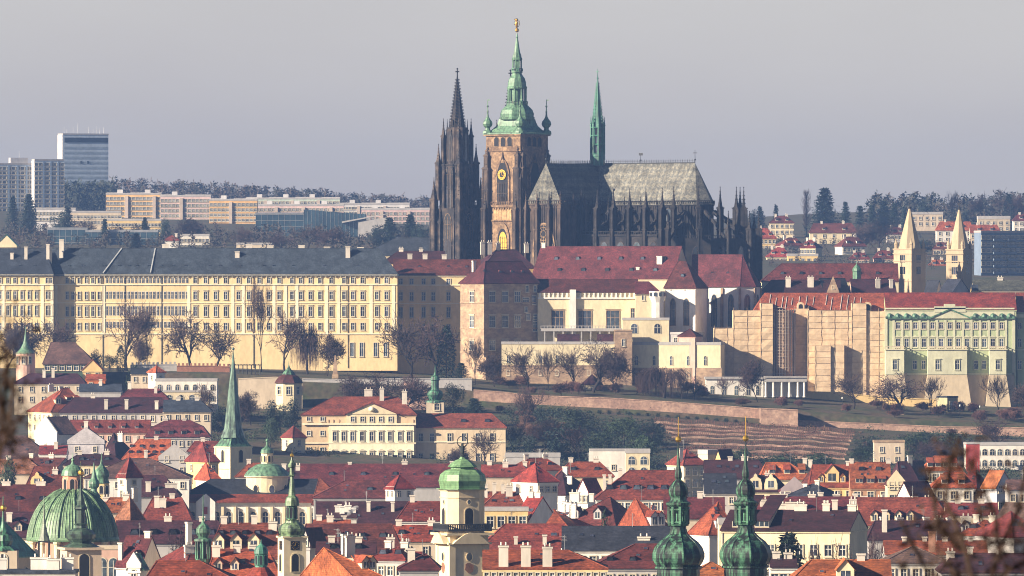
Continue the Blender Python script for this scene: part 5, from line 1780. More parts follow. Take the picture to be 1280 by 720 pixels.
wall_run("garden_wall", "long pinkish stone retaining wall of the castle garden, running below the bare trees", [(592, 488, 505), (632, 491, 509), (665, 495, 512), (760, 498, 519), (840, 503, 525), (920, 509, 531), (996, 516, 536)], 3059.5, 1.2, STONE_P)
wall_run("garden_wall", "darker lower stretch of stone garden wall at the right, below the green palace", [(996, 526, 540), (1090, 530, 546), (1180, 534, 549), (1340, 536, 552)], 3058.5, 1.2, STONE_P)
wall_run("bastion_wall", "small square stone bastion stepping forward from the garden wall, right of the white pavilion", [(950, 511, 532), (997, 513, 537)], 3054, 8, STONE_P)
wall_run("yellow_garden_wall", "low sunlit yellow wall right of the white pavilion", [(1008, 490, 505), (1048, 491, 507), (1100, 497, 510), (1170, 500, 513)], 3128, .8, W_YELLOW)
wall_run("upper_terrace_wall", "low pale terrace wall across the lawn below the yellow garden wall", [(996, 511, 516), (1060, 515, 520), (1130, 519, 524)], 3085, .8, STONE_P)
wall_run("crenellated_wall", "dark crenellated parapet wall along the foot of the yellow palace", [(163, 457, 470), (221, 456, 468)], 3100, .8, W_GREY, merlon=1.4)
wall_run("crenellated_wall", "sunlit pink brick crenellated wall left of the thin green spire", [(221, 458, 474), (262, 458, 474), (288, 459, 474)], 3085, .9, W_BRICK, merlon=1.4)
wall_run("terrace_wall", "tall brown stone retaining wall behind the thin green spire", [(298, 474, 520), (345, 472, 520), (378, 478, 512)], 3050, 1.5, W_BEIGE)
wall_run("terrace_wall", "long low pale parapet below the right end of the yellow palace", [(378, 474, 500), (430, 475, 500), (500, 474, 500), (590, 474, 492)], 3061, .8, W_GREY)
wall_run("stair_wall", "sloping reddish wall of a covered stair below the brown wing", [(505, 477, 500), (525, 486, 505), (545, 496, 512)], 3040, 2.5, W_PINK)
house("yellow_gatehouse", "flat dark building with a blue door at the foot of the green palace", 1172, 1197, 497, 495, d=3112, D=6, yaw=32, typ="flat", wall=wallm((.40, .36, .22), "shade_olive_stucco"), roof=M_SLATE, cat="building", rows=1, cols=1, win=(2.2, 2.6), first=2.6)  # yellow walls painted olive so the colour carries their shade
house("garden_house", "tiny cream house with red pyramid roof among the bare garden trees", 728, 752, 479, 468, d=3105, D=6, yaw=-20, typ="pyr", wall=W_CREAM, roof=T_DARK, rows=1, cols=2, win=(.9, 1.4), cat="house")
ob = empty("obelisk", (px2x(419, 3070), 3070, gz(419, 3070)), 0, "slender pale stone obelisk on the terrace before the yellow palace", "obelisk")
MB().box(-1.1, 1.1, -1.1, 1.1, 0, 1.4).obj("pedestal", STONE, ob)
MB().box(-.85, .85, -.85, .85, 1.4, 8, .25).obj("shaft", STONE, ob)
pg = empty("pergola", (px2x(306, 3066), 3066, gz(306, 3066) - .3), 0, "dark pergola of posts and beams on the terrace left of the round pavilion", "pergola")
post_me = MB().tube((0, 0, 0), (0, 0, 3.2), .18, n=5).mesh("post", M_IRON)
for i in range(8): put("post", post_me, pg, (-5 + i * 1.45, 0, 0))
mb = MB().box(-5.6, 5.8, -.2, .2, 3.203, 3.5).box(-5.6, 5.8, 1.6, 2, 3.203, 3.5)
for i in range(12): mb.box(-5.4 + i, -5.2 + i, -.5, 2.3, 3.503, 3.65)
mb.obj("beam", M_IRON, pg)
# ------------------------------------------------------------------ houses on the slope below the castle, left
H = house
H("pavilion", "grey brown roofed pavilion with green glazed wall, below the left end of the yellow palace", 56, 119, 453, 428, d=3055, D=14, wall=surf("green_timber", (.06, .10, .07)), roof=T_BROWN, hip=(.3, 1), rows=1, cols=7, win=(1.6, 2), first=1.6, cat="pavilion")
H("gabled_house", "little cream gabled house with orange walls, right of the grey brown pavilion", 104, 128, 461, 449, d=3030, typ="front", wall=W_YELLOW, roof=T_ORANGE, rows=2, cols=2, D=8)
H("orange_house", "bright orange stepped house in front of the little gabled house", 108, 132, 473, 468, d=3010, wall=surf("orange_render", (.62, .17, .05)), roof=T_ORANGE, rows=1, cols=2, D=7)
H("white_cabin", "tiny white cabin with a red pyramid roof, beside the dark crenellated wall", 185, 206, 464, 457, d=3020, yaw=35, D=5, typ="pyr", wall=W_WHITE, roof=T_ORANGE, rows=1, cols=1, side=1, win=(.8, 1.4))
H("stone_cottage", "small grey cottage left of the red pyramid cabin", 164, 186, 466, 460, d=3025, D=6, wall=W_BEIGE, roof=M_SLATE, rows=1, cols=2)
H("white_villa", "long flat white villa with arches and a dark shaded loggia, below the pink crenellated wall", 195, 272, 476, 473, d=2990, D=12, typ="flat", wall=W_WHITE, roof=W_GREY, rows=2, cols=7, win=(1.3, 2.0), style="arch", fh=3.6, cat="villa")
H("villa_wing", "low white wing with an arched gate at the foot of the flat white villa", 205, 262, 490, 488, d=2975, D=8, typ="flat", wall=W_CREAM, roof=W_GREY, rows=1, cols=4, win=(1.8, 2.2), style="arch", first=2, cat="villa")
H("red_house", "house with flat dark red roof and cream wall under the green coned turret", 19, 106, 478, 467, d=2985, D=12, hip=(.8, .4), roof=T_DARK, wall=W_BEIGE, rows=2, cols=6, chim=((.42, .3, 2.5, 1), (.55, .3, 3, 1)))
H("grey_house", "house with long blue grey roof between the red slope houses and the white villa", 100, 152, 488, 480, d=2950, roof=M_SLATE, wall=W_GREY, hip=(0, 0), chim=((.5, .4, 2, 1),))
H("maroon_house", "maroon roofed house with white chimney, left of the flat white villa", 150, 210, 498, 486, d=2930, roof=T_MAROON, wall=W_BEIGE, hip=(.5, .5), chim=((.2, .5, 2.4, 1.2), (.75, .3, 2, 1)), rows=1, cols=5)
H("corner_house", "large cream house with broad red roof, lit left hip and a gabled dormer", 34, 112, 513, 485, d=2880, D=20, yaw=25, roof=T_RED, wall=W_CREAM, hip=(.8, .3), rows=2, cols=6, side=5, dorm=(("gable", 1, .3, 2, 1.8, .05, .5), ("shed", 2, .45, 1.6, 1.0, .5, .95)), chim=((.3, .5, 1, 1.6), (.6, .55, 1.2, 1.3)))
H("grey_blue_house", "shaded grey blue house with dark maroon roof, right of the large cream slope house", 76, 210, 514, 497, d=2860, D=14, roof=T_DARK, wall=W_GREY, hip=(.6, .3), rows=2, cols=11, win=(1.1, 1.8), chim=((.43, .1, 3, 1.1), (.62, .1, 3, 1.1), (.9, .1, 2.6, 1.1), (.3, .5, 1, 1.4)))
H("slate_house", "grey slate roofed house to the right of the shaded grey blue one", 205, 264, 513, 500, d=2850, roof=M_SLATE, wall=W_BEIGE, hip=(0, .6), chim=((.3, .5, .8, 1.4), (.7, .5, .8, 1.4)), rows=1, cols=5)
H("long_red_house", "long low red roofed house with small white chimneys, behind the two white gabled houses", 88, 188, 539, 525, d=2800, roof=T_BRICK, wall=W_PINK, rows=1, cols=9, dorm=(("shed", 5, .3, 1.1, .8),), chim=((.2, .6, 1, 1), (.4, .6, 1, 1), (.62, .6, 1, 1), (.9, .6, 1, 1)))
H("mansard_house", "dark mansard roofed house with a row of shaded dormers, left of the thin green spire", 183, 262, 545, 525, d=2790, roof=T_MAROON, wall=W_GREY, hip=(.3, 1), mans=.6, dorm=(("shed", 4, .15, 1.6, 1.3),), rows=1, cols=8, chim=((.3, .5, .6, 1.6), (.6, .5, .5, 1.2)))
H("white_gabled_house", "tall white house with big bright left gable and shaded right side", 43, 98, 541, 521, d=2760, D=16, yaw=-52, typ="front", wall=W_WHITE, roof=T_BROWN, rows=1, cols=1, win=(.8, 1.3), first=4, side=2, parapet=.2)
H("white_gabled_house", "pale lilac white house with broad gable, right of the brighter white gable", 86, 131, 551, 534, d=2735, D=12, typ="front", wall=surf("lilac_white_stucco", (.6, .56, .58)), roof=T_BROWN, rows=2, cols=2, win=(1, 1.6), first=2.5, parapet=.15, chim=((.5, .1, 2, 1.2),))
H("brown_roofed_house", "dark brown roofed house at the left edge below the white gables", -20, 66, 571, 545, d=2640, D=18, roof=T_BROWN, wall=W_GREY, hip=(0, .9))
H("brown_roofed_house", "flat orange brown roofed house at the left edge above the green dome", -15, 58, 590, 574, d=2420, D=16, roof=tiles((.40, .17, .10), "faded_tiles"), wall=W_BEIGE, hip=(0, .6), chim=((.35, .5, 1, 1.2),))
H("orange_roofed_house", "house with vivid orange roof and rows of tiny roof hatches, beside the curved white gable", 154, 213, 573, 549, d=2640, D=15, roof=T_ORANGE, wall=W_WHITE, hip=(.6, 0), dorm=(("eye", 5, .3, 1.1, .8), ("eye", 4, .6, 1.1, .8)), chim=((.25, .5, 1, 1.2), (.7, .5, 1, 1.2), (.5, .05, 2, 1.0)))
H("gabled_house", "grey white house with a baroque curved gable, right of the vivid orange roof", 200, 238, 571, 557, d=2610, D=14, typ="front", wall=W_GREY, roof=T_MAROON, rows=2, cols=2, first=.5, parapet=.7)
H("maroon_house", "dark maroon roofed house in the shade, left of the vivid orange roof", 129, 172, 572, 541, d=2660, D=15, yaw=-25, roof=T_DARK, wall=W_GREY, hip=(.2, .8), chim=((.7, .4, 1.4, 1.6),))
H("low_red_house", "low red roofed house in front of the bright white gable", 50, 84, 566, 557, d=2620, roof=T_BRICK, wall=W_WHITE, chim=((.6, .3, 2, 1.1),))
H("wide_brown_house", "wide brown grey hipped roof with white chimneys below it, behind the little red pyramid tower", 108, 238, 595, 573, d=2420, D=22, roof=T_BROWN, wall=W_WHITE, hip=(1, 1), rows=1, cols=8)
H("maroon_house", "dark maroon roof between the red pyramid tower and the white church", 172, 224, 618, 594, d=2330, D=16, roof=T_DARK, wall=W_GREY, hip=(0, .5), chim=((.28, .1, 2.5, 1.3), (.82, .2, 1, 3)))
H("pyramid_tower", "small white square tower with red pyramid roof, right of the green dome", 147, 177, 592, 571, d=2260, D=4.2, yaw=34, typ="pyr", wall=W_WHITE, roof=T_BRICK, rows=2, cols=1, side=1, win=(1, 1.7), first=1.8, cat="tower")
H("yellow_house", "narrow yellow house with steep red roof, left of the green spired tower", 232, 274, 575, 552, d=2480, D=14, yaw=28, wall=W_YELLOW, roof=T_BRICK, hip=(.9, .9), rows=2, cols=1, side=2)
H("red_house", "orange red roof with pale streaks behind the white church, left of its spired tower", 244, 276, 598, 578, d=2440, yaw=22, D=12, roof=T_ORANGE, wall=W_WHITE, hip=(.2, .4))
# --- cream palace in the middle
kp, fk = facade_house("cream_palace", "cream neoclassical palace with triangular pediment and red roof, below the brown wing", 378, 520, 517, 496, 2890, 20, cat="palace", wall=wallm((.72, .54, .34), "peach_stucco"), roof=T_BRICK, hip=(1, .6), chim=((.58, .6, 3.5, 2.6), (.70, .4, 3.8, 1.4), (.9, .3, 4, 1.6)))
for c in (386, 403): fk.win(c, 523, 4.6, 6); fk.win(c, 541.5, 4.6, 5.5); fk.win(c, 563.5, 4.6, 8)
for c in (418.5, 429.5, 440.5, 452.5, 464.5, 476, 487.5, 500, 511): fk.win(c, 545.5, 4.8, 11, "hood"); fk.win(c, 571, 4.8, 11, "pediment")
mb = MB()
mb.box(fk.x(411), fk.x(517.5), -fk.D / 2 - .35, -fk.D / 2 - .003, 0, fk.z(531))
for y, h, p in ((531, .5, .8), (554.5, .35, .5), (579, .4, .5)): mb.box(fk.x(378), fk.x(520), -fk.D / 2 - p, -fk.D / 2 - .353 if p > .4 else -fk.D / 2, fk.z(y), fk.z(y) + h)
mb.obj("cornice", W_TRIMY, kp)
for o_ in [c for c in kp.children if c.name.startswith("window")]:
    if o_.location.x > fk.x(411) and o_.location.z < fk.z(531): o_.location.y -= .36
mb = MB()
mb.box(fk.x(433), fk.x(496), -fk.D / 2 - .6, -fk.D / 2 + 4, fk.z(530), fk.z(517.5))
mb.prismy([(fk.x(432), fk.z(517.5) + .003), (fk.x(497), fk.z(517.5) + .003), (fk.x(464.5), fk.z(504))], -fk.D / 2 - .8, -fk.D / 2 + 3)
mb.lathe([(.8, 0), (1.3, .2), (.3, .4)], 12) if False else None
at = mb.obj("attic_pediment", W_CREAM, kp)
MB().slab([(fk.x(431), -fk.D / 2 - 1.2, fk.z(517)), (fk.x(464.5), -fk.D / 2 - 1.2, fk.z(503)), (fk.x(464.5), -fk.D / 2 + 9, fk.z(503)), (fk.x(431), -fk.D / 2 + 5, fk.z(517))], .3).slab([(fk.x(464.5) + .01, -fk.D / 2 - 1.2, fk.z(503)), (fk.x(498), -fk.D / 2 - 1.2, fk.z(517)), (fk.x(498), -fk.D / 2 + 5, fk.z(517)), (fk.x(464.5) + .01, -fk.D / 2 + 9, fk.z(503))], .3).obj("pediment_roof", T_BRICK, at)
MB().ball((fk.x(464.5), -fk.D / 2 - .8, fk.z(511.5)), 1.0, 10, .8).obj("relief_medallion", W_TRIMY, at)
for c in (441, 453, 464.5, 476, 488): window(at, fk.x(c), -fk.D / 2 - .612, fk.z(524), 1.2, 1.6)
st = MB(); st.lathe([(.35, 0), (.3, .6), (.4, 1.3), (.2, 1.7), (.22, 2.0), (.05, 2.2)], 6)
sm = st.mesh("roof_statue", STONE)
for c in (411, 417, 424, 517): put("roof_statue", sm, kp, (fk.x(c), -fk.D / 2 + .2, fk.z(531) + .1))
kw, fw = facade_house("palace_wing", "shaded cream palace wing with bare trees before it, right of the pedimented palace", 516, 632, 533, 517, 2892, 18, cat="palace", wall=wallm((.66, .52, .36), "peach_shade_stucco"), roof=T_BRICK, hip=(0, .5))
for c in (526, 540, 562, 580, 597.5, 615): fw.win(c, 547, 5.2, 10.5); fw.win(c, 572, 5.2, 10)
mb = MB(); band(mb, fw, 520, 632, 553, .35, .3); mb.obj("cornice", W_TRIMY, kw)
for u in (579, 609): dormer(kw, fw.x(u), -9 + 9 * .35, fw.z(533) + 4.1 * .35, 4.1 / 9, "eye", 1.8, .9, W_CREAM, T_BRICK, name="roof_hatch")
H("palace_lodge", "narrow cream lodge with a red hipped roof at the left end of the pedimented palace", 352, 382, 545, 532, d=2870, yaw=32, D=7, wall=W_CREAM, roof=T_BRICK, hip=(1, 1), rows=3, cols=1, side=1, win=(1, 1.7))


def tower_px(name, label, c, d, cat="tower"):
    x = px2x(c, d)
    zb = ground_z(x, d) - 1
    return empty(name, (x, d, zb), 0, label, cat), zb


# slender onion turret behind the cream palace
t_, zb = tower_px("onion_turret", "square cream turret with dark green onion, at the pedimented palace's right end", 544, 2915)
q = 2915 / F
MB().box(-11 * q, 11 * q, -11 * q, 11 * q, 0, py2z(503, 2915) - zb).obj("shaft", W_BEIGE, t_)
MB().lathe(lathe_px(0, 2915, [(13, 503.5), (12.5, 501), (7, 500), (9, 497), (10.5, 493), (8.5, 489), (5, 487), (4.6, 486), (4.6, 476), (6, 475), (5, 471), (2.2, 469), (1.6, 467), (.7, 465), (.4, 456)], zb=zb), 12).obj("onion_dome", C_DARK, t_)
for y in (508.5, 523): window(t_, .6, -11 * q - .012, py2z(y, 2915) - zb, 1.6, 2.0); window(t_, 11 * q + .012, 0, py2z(y, 2915) - zb, 1.4, 2, rz=R(90))
# round pavilion with maroon bell roof
t_, zb = tower_px("round_pavilion", "octagonal cream pavilion with maroon bell roof and green cap, before the yellow palace", 361, 3040, "pavilion")
MB().lathe(lathe_px(0, 3040, [(17.5, 520), (17.5, 479), (19, 478)], zb=zb), 8, rot=R(22.5)).obj("wall", W_CREAM, t_)
MB().lathe(lathe_px(0, 3040, [(19.5, 479), (17, 475), (13, 470.5), (9, 468.5), (8, 467.5)], zb=zb), 8, rot=R(22.5)).obj("roof", T_MAROON, t_)
MB().lathe(lathe_px(0, 3040, [(9, 468), (7, 465), (3.5, 462), (1.4, 459), (.5, 456), (.2, 451)], zb=zb), 8, rot=R(22.5)).obj("cap", C_GREEN, t_)
for k in range(8):
    a = R(45 * k); r = 17.5 * 3040 / F * math.cos(R(22.5)) + .01
    window(t_, r * math.sin(a), -r * math.cos(a), py2z(488, 3040) - zb, 1.4, 2.6, rz=a)
# round turret with a green cone at the far left
t_, zb = tower_px("round_turret", "round pink brick turret with a bell shaped pale green roof and spike, far left", 32, 3020)
MB().lathe(lathe_px(0, 3020, [(12, 480), (12, 442), (12.6, 441)], zb=zb), 18).obj("wall", W_PINK, t_)
MB().lathe(lathe_px(0, 3020, [(13, 442), (9.5, 439), (6, 435), (3.2, 429), (1.6, 422), (.7, 414), (.3, 408)], zb=zb), 18).obj("roof", C_LIGHT, t_)
for a in (-50, -10, 30): r = 12 * 3020 / F + .01; window(t_, r * math.sin(R(a)), -r * math.cos(R(a)), py2z(450, 3020) - zb, 1.1, 2.4, rz=R(a))
# houses climbing to the right of the palace
H("white_hillside_house", "plain white hillside building with blank wall, up left of the twin onion towers", 737, 796, 563, 561, d=2700, D=12, typ="flat", wall=W_WHITE, roof=W_GREY, cat="building", rows=1, cols=1, win=(1, 1.5), first=5)
H("white_hillside_house", "smaller white house with dark arched loggia beside the blank white hillside building", 782, 812, 566, 561, d=2680, D=9, typ="flat", wall=W_CREAM, roof=W_GREY, rows=2, cols=2, style="arch", win=(2, 2.4))
H("ruin_wall_house", "low shaded white house under the dark shrubs, right of the cream palace", 632, 700, 571, 566, d=2790, D=9, typ="flat", wall=W_GREY, roof=W_GREY, cat="building")
H("white_hall", "low pale wall building between the blank white house and the pyramid roofed house", 715, 760, 590, 584, d=2560, D=9, typ="flat", wall=W_WHITE, roof=W_GREY, cat="building")
H("restaurant", "white terrace restaurant with arcades, at the right edge below the garden wall", 1206, 1300, 556, 553, d=2880, D=14, typ="flat", wall=W_WHITE, roof=W_GREY, rows=3, cols=10, win=(1.5, 1.9), style="arch", fh=3.5, cat="restaurant")
H("terrace_stair_house", "small stepped stone terrace house with white stairs, right end of the vineyard", 1092, 1130, 553, 550, d=2890, D=8, typ="flat", wall=W_BEIGE, roof=STONE, rows=2, cols=2)
H("brick_wing", "dark red square wing between the vineyard terraces and the restaurant", 1208, 1224, 555, 553, d=2862, D=6, typ="flat", wall=surf("red_render", (.42, .06, .05)), roof=W_GREY, cat="building")

# ------------------------------------------------------------------ vineyard terraces
VINE = surf("pruned_vines", (.22, .11, .085), fine=3, finevar=.4)
VST = surf("terrace_stone", (.54, .36, .27), fine=1.5, finevar=.4, scale=.4, c2=(.3, .19, .14))
rng = random.Random(12)
vnames = ["topmost", "second", "third", "fourth", "fifth", "sixth", "lowest"]
for k in range(7):
    d = 3018 - 20 * k
    xa, xb = px2x(818 + 7 * k, d), px2x(1068 - 2 * k, d)
    n = 44
    root = empty("vine_row", (xa, d, 0), 0, f"{vnames[k]} of the seven vineyard rows, posts and pruned vines over a low stone wall", "vine row", "vineyard terraces below the garden wall")
    wall_, vine = MB(), MB()
    P = []
    for i in range(n + 1):
        x = xa + (xb - xa) * i / n
        P.append((x - xa, 0, ground_z(x, d) + .6 + .25 * math.sin(i * .7 + k)))
    for p, q in zip(P[:-1], P[1:]):
        wall_.add([(p[0], -.4, p[2] - 2), (q[0], -.4, q[2] - 2), (q[0], .4, q[2] - 2), (p[0], .4, p[2] - 2), (p[0], -.4, p[2]), (q[0], -.4, q[2]), (q[0], .4, q[2]), (p[0], .4, p[2])], [(0, 3, 2, 1), (4, 5, 6, 7), (0, 1, 5, 4), (1, 2, 6, 5), (2, 3, 7, 6), (3, 0, 4, 7)])
        for j in range(2):
            c = Vector(p).lerp(Vector(q), (j + .5) / 2)
            vine.tube((c.x, 1.2, c.z - .3), (c.x, 1.2, c.z + 1.5), .08, n=4)
            for _ in range(5): vine.tube((c.x, 1.2, c.z + .2), (c.x + rng.uniform(-1, 1), 1.2 + rng.uniform(-.4, .4), c.z + rng.uniform(.6, 1.6)), .07, .03, 3)
        for h in (.7, 1.3): vine.tube((p[0], 1.2, p[2] + h), (q[0], 1.2, q[2] + h), .04, n=3)
    wall_.obj("low_wall", VST, root); vine.obj("vines", VINE, root)
# ------------------------------------------------------------------ the old town: churches and towers
def windows_round(root, n, r, z, w, h, style="open", a0=0.0, trim=None):
    for k in range(n):
        a = a0 + 2 * math.pi * k / n
        window(root, r * math.sin(a), -r * math.cos(a), z, w, h, style, rz=a, trim=trim)


# tower and spire of the white church
d = 2600; q = d / F
t_, zb = tower_px("church_tower", "square white church tower with a tall thin grey green spire, beside small green dome", 291.5, d)
Z = lambda y: py2z(y, d) - zb
h_ = 16 * q; a_ = R(38)
t_.rotation_euler = (0, 0, a_)
mb = MB().box(-h_, h_, -h_, h_, 0, Z(558)); mb.box(-h_ - .35, h_ + .35, -h_ - .35, h_ + .35, Z(559.5), Z(558) - .003)
for s in (-1, 1):
    for u in (-1, 1): mb.box(s * h_ - .35 if s > 0 else s * h_ - .22, s * h_ + .22 if s > 0 else s * h_ + .35, u * h_ - .35 if u > 0 else u * h_ - .22, u * h_ + .22 if u > 0 else u * h_ + .35, 0, Z(559.6))
mb.box(-h_ - .3, h_ + .3, -h_ - .3, h_ + .3, Z(586), Z(585)); mb.obj("shaft", W_CREAM, t_)
r2 = math.sqrt(2)
MB().lathe([(h_ * r2 * 1.05, Z(558)), (h_ * r2 * .86, Z(554)), (h_ * r2 * .66, Z(548)), (h_ * r2 * .56, Z(545))], 4, rot=R(45)).obj("skirt_roof", C_GREEN, t_)
MB().lathe([(h_ * 1.0, Z(547)), (h_ * .72, Z(535)), (.12, Z(440)), (.06, Z(433))], 8, rot=R(22.5)).ball((0, 0, Z(436)), .45, 8).obj("spire", copper((.17, .27, .24), name="grey_copper"), t_)
for rz in (0, -90):
    c, s = math.cos(R(rz)), math.sin(R(rz))
    window(t_, (h_ + .02) * s, -(h_ + .02) * c, Z(570), 1.3, 3.6, "open", R(rz), trim=W_CREAM); window(t_, (h_ + .02) * s, -(h_ + .02) * c, Z(549.5) - 100, .5, .5, "dark", R(rz)) if False else None
# small green dome
d = 2423; q = d / F
t_, zb = tower_px("church_dome", "round cream drum with light green dome and lantern, beside the tall thin spire", 334, d, "dome")
Z = lambda y: py2z(y, d) - zb
MB().lathe([(26.5 * q, 0), (26.5 * q, Z(597)), (28.5 * q, Z(596)), (28.5 * q, Z(594.5))], 24).obj("drum", W_CREAM, t_)
MB().lathe(lathe_px(0, d, [(29, 594.5), (26, 590), (20.5, 585), (14, 581), (9, 579.5)], zb=zb), 24).obj("dome", C_LIGHT, t_)
MB().lathe(lathe_px(0, d, [(7.5, 580), (7.5, 567), (8.3, 566.5)], zb=zb), 8).obj("lantern", W_CREAM, t_)
MB().lathe(lathe_px(0, d, [(8.6, 566.5), (7.5, 562), (3.5, 559), (1.8, 557), (1.4, 553), (.5, 551), (.3, 547)], zb=zb), 12).ball((0, 0, Z(550.5)), .45, 8).obj("lantern_cap", C_GREEN, t_)
windows_round(t_, 8, 26.6 * q, Z(611), 1.5, 2.2, "oval", .25, W_CREAM); windows_round(t_, 8, 7.0 * q + .05, Z(573.5), .6, 1.6, "open", .39, W_CREAM)
# nave of the white church
nv = H("church_nave", "long white church nave with dark slate roof and arched windows, below its green dome", 219, 402, 624, 599, d=2425, D=24, wall=W_WHITE, roof=M_NAVY, hip=(.8, 0), rows=1, cols=12, win=(1.5, 3.4), style="arch", first=4.8, cat="church")
q = 2425 / F; wv = 183 * q; zv = nv.location.z
mb = MB()
for i in range(13): mb.box(-wv / 2 + wv * i / 12 - .35, -wv / 2 + wv * i / 12 + .35, -12.9, -12.003, 0, py2z(632, 2425) - zv)
mb.obj("buttress", W_CREAM, nv)
mb = MB().slab([(-wv / 2 - .5, -13.2, py2z(626, 2425) - zv), (wv / 2 + .5, -13.2, py2z(626, 2425) - zv), (wv / 2 - 2, -9.0, py2z(618.5, 2425) - zv + .4), (-wv / 2 + 3, -9.0, py2z(618.5, 2425) - zv + .4)], .2); mb.obj("aisle_roof", T_RED, nv)
xg = -wv / 2 + (259 - 219) * q
mb = MB().mat(0).prismy([(xg - 2.6, 0), (xg + 2.6, 0), (xg + 2.6, py2z(626, 2425) - zv), (xg, py2z(616, 2425) - zv), (xg - 2.6, py2z(626, 2425) - zv)], -13.4, -9); mb.mat(1).box(xg - .5, xg + .5, -13.6, -13.403, py2z(641, 2425) - zv, py2z(632, 2425) - zv); mb.obj("porch_gable", [W_WHITE, surf("red_statue_niche", (.45, .08, .06))], nv)
H("church_apse_house", "church chancel end with dark red polygonal roof, right end of the white nave", 392, 432, 628, 597, d=2410, D=16, wall=W_WHITE, roof=T_BRICK, hip=(.2, .9), rows=1, cols=3, win=(1.2, 2.4), style="open", first=4, cat="church")
# great green dome at the lower left
d = 1850; q = d / F
t_, zb = tower_px("great_dome", "great ribbed green dome with orange lantern on a pink columned drum, lower left", 91, d, "dome")
Z = lambda y: py2z(y, d) - zb
prof = [(56, 672), (55.5, 668), (54, 660), (51, 650), (46.5, 640), (40, 630), (32, 622), (24, 616), (17, 613), (15, 612)]
dm = MB().lathe(lathe_px(0, d, prof, zb=zb), 40)
for k in range(16):
    a = R(22.5 * k + 6)
    for (r0, y0), (r1, y1) in zip(prof[:-1], prof[1:]):
        dm.tube((r0 * q * math.cos(a), r0 * q * math.sin(a), Z(y0)), (r1 * q * math.cos(a), r1 * q * math.sin(a), Z(y1)), .32, n=5)
for k in range(80):
    a = R(4.5 * k + 1.5)
    for (r0, y0), (r1, y1) in zip(prof[:-2], prof[1:-1]):
        dm.tube((r0 * q * math.cos(a), r0 * q * math.sin(a), Z(y0)), (r1 * q * math.cos(a), r1 * q * math.sin(a), Z(y1)), .10, n=3)
dm.lathe(lathe_px(0, d, [(57.5, 676), (58.5, 674), (57, 671)], zb=zb), 40)
dm.obj("dome", copper((.19, .32, .20), dark=(.04, .06, .035), amount=(.34, .6), name="dome_copper"), t_)
MB().lathe(lathe_px(0, d, [(55, 790), (55, 676), (56, 675.8)], zb=zb), 8, rot=R(10)).obj("drum", wallm((.60, .36, .26), "salmon_stucco"), t_)
cl = MB()
for k in range(16):
    a = R(22.5 * k + 4); r = 54.5 * q
    cl.lathe([(.62, Z(735)), (.55, Z(680)), (.8, Z(678)), (.8, Z(676.2))], 8, r * math.cos(a), r * math.sin(a))
cl.obj("pilaster", W_CREAM, t_)
windows_round(t_, 8, 51.9 * q, Z(702), 1.9, 5.5, "open", R(10 + 22.5 - 90 + 90), W_PINK)
MB().lathe(lathe_px(0, d, [(13.5, 614), (13.5, 595), (14.6, 594)], zb=zb), 8, rot=R(22.5)).obj("lantern", wallm((.62, .33, .20), "orange_stucco"), t_)
windows_round(t_, 8, 13.5 * q * .93, Z(606), .9, 2.4, "open", 0, W_PINK)
MB().lathe(lathe_px(0, d, [(15, 594.5), (13, 588), (8.5, 583), (3, 580.5), (1.6, 578), (1.2, 574), (.5, 572), (.3, 566)], zb=zb), 16).ball((0, 0, Z(575)), .35, 8).obj("lantern_cap", C_LIGHT, t_)
# dark spired clock tower before the dome
d = 1720; q = d / F
t_, zb = tower_px("spired_tower", "cream tower with blackened bulb roof and thin spire, before the great green dome", 101, d)
Z = lambda y: py2z(y, d) - zb
MB().box(-22 * q, 22 * q, -22 * q, 22 * q, 0, Z(687)).box(-25 * q, 25 * q, -25 * q, 25 * q, Z(687) + .003, Z(684)).obj("shaft", wallm((.60, .47, .34), "tower_stucco"), t_, rz=R(14))
MB().lathe(lathe_px(0, d, [(25, 684), (16, 680), (13, 678), (18, 673), (19, 668), (15, 663), (8, 660), (7.5, 657), (9, 655), (5.5, 654), (5.5, 638), (8.5, 636), (8, 634), (5, 631), (5, 626), (3, 620), (1.4, 610), (.6, 590), (.4, 578)], zb=zb), 8, rot=R(8)).obj("bulb_spire", copper((.07, .12, .09), dark=(.016, .02, .02), name="sooty_copper"), t_)
MB().ball((0, 0, Z(591)), .6, 8).tube((0, 0, Z(590)), (0, 0, Z(577)), .1, .05, 5).obj("gilded_finial", M_GOLD, t_)
for k in (0, 1):
    a = R(14 - 90 * k); r = 22 * q + .02
    window(t_, r * math.sin(a), -r * math.cos(a), Z(706), 1.9, 4.4, "open", a, trim=W_CREAM)
# grey needle belfry
d = 1660; q = d / F
t_, zb = tower_px("needle_belfry", "small open belfry with grey green needle roof, before the great dome's left side", 55, d, "belfry")
Z = lambda y: py2z(y, d) - zb
MB().lathe(lathe_px(0, d, [(7.5, 676), (5, 668), (2, 655), (.8, 635), (.4, 620)], zb=zb), 8).obj("needle_roof", copper((.26, .32, .26), name="lead_copper"), t_)
mb = MB().box(-7.5 * q, 7.5 * q, -7.5 * q, 7.5 * q, 0, Z(699))
for sx_ in (-1, 1):
    for sy_ in (-1, 1): mb.box(sx_ * 6.4 * q - .15, sx_ * 6.4 * q + .15, sy_ * 6.4 * q - .15, sy_ * 6.4 * q + .15, Z(699), Z(676))
mb.box(-7 * q, 7 * q, -7 * q, 7 * q, Z(677.5), Z(676)); mb.obj("open_frame", M_IRON, t_)
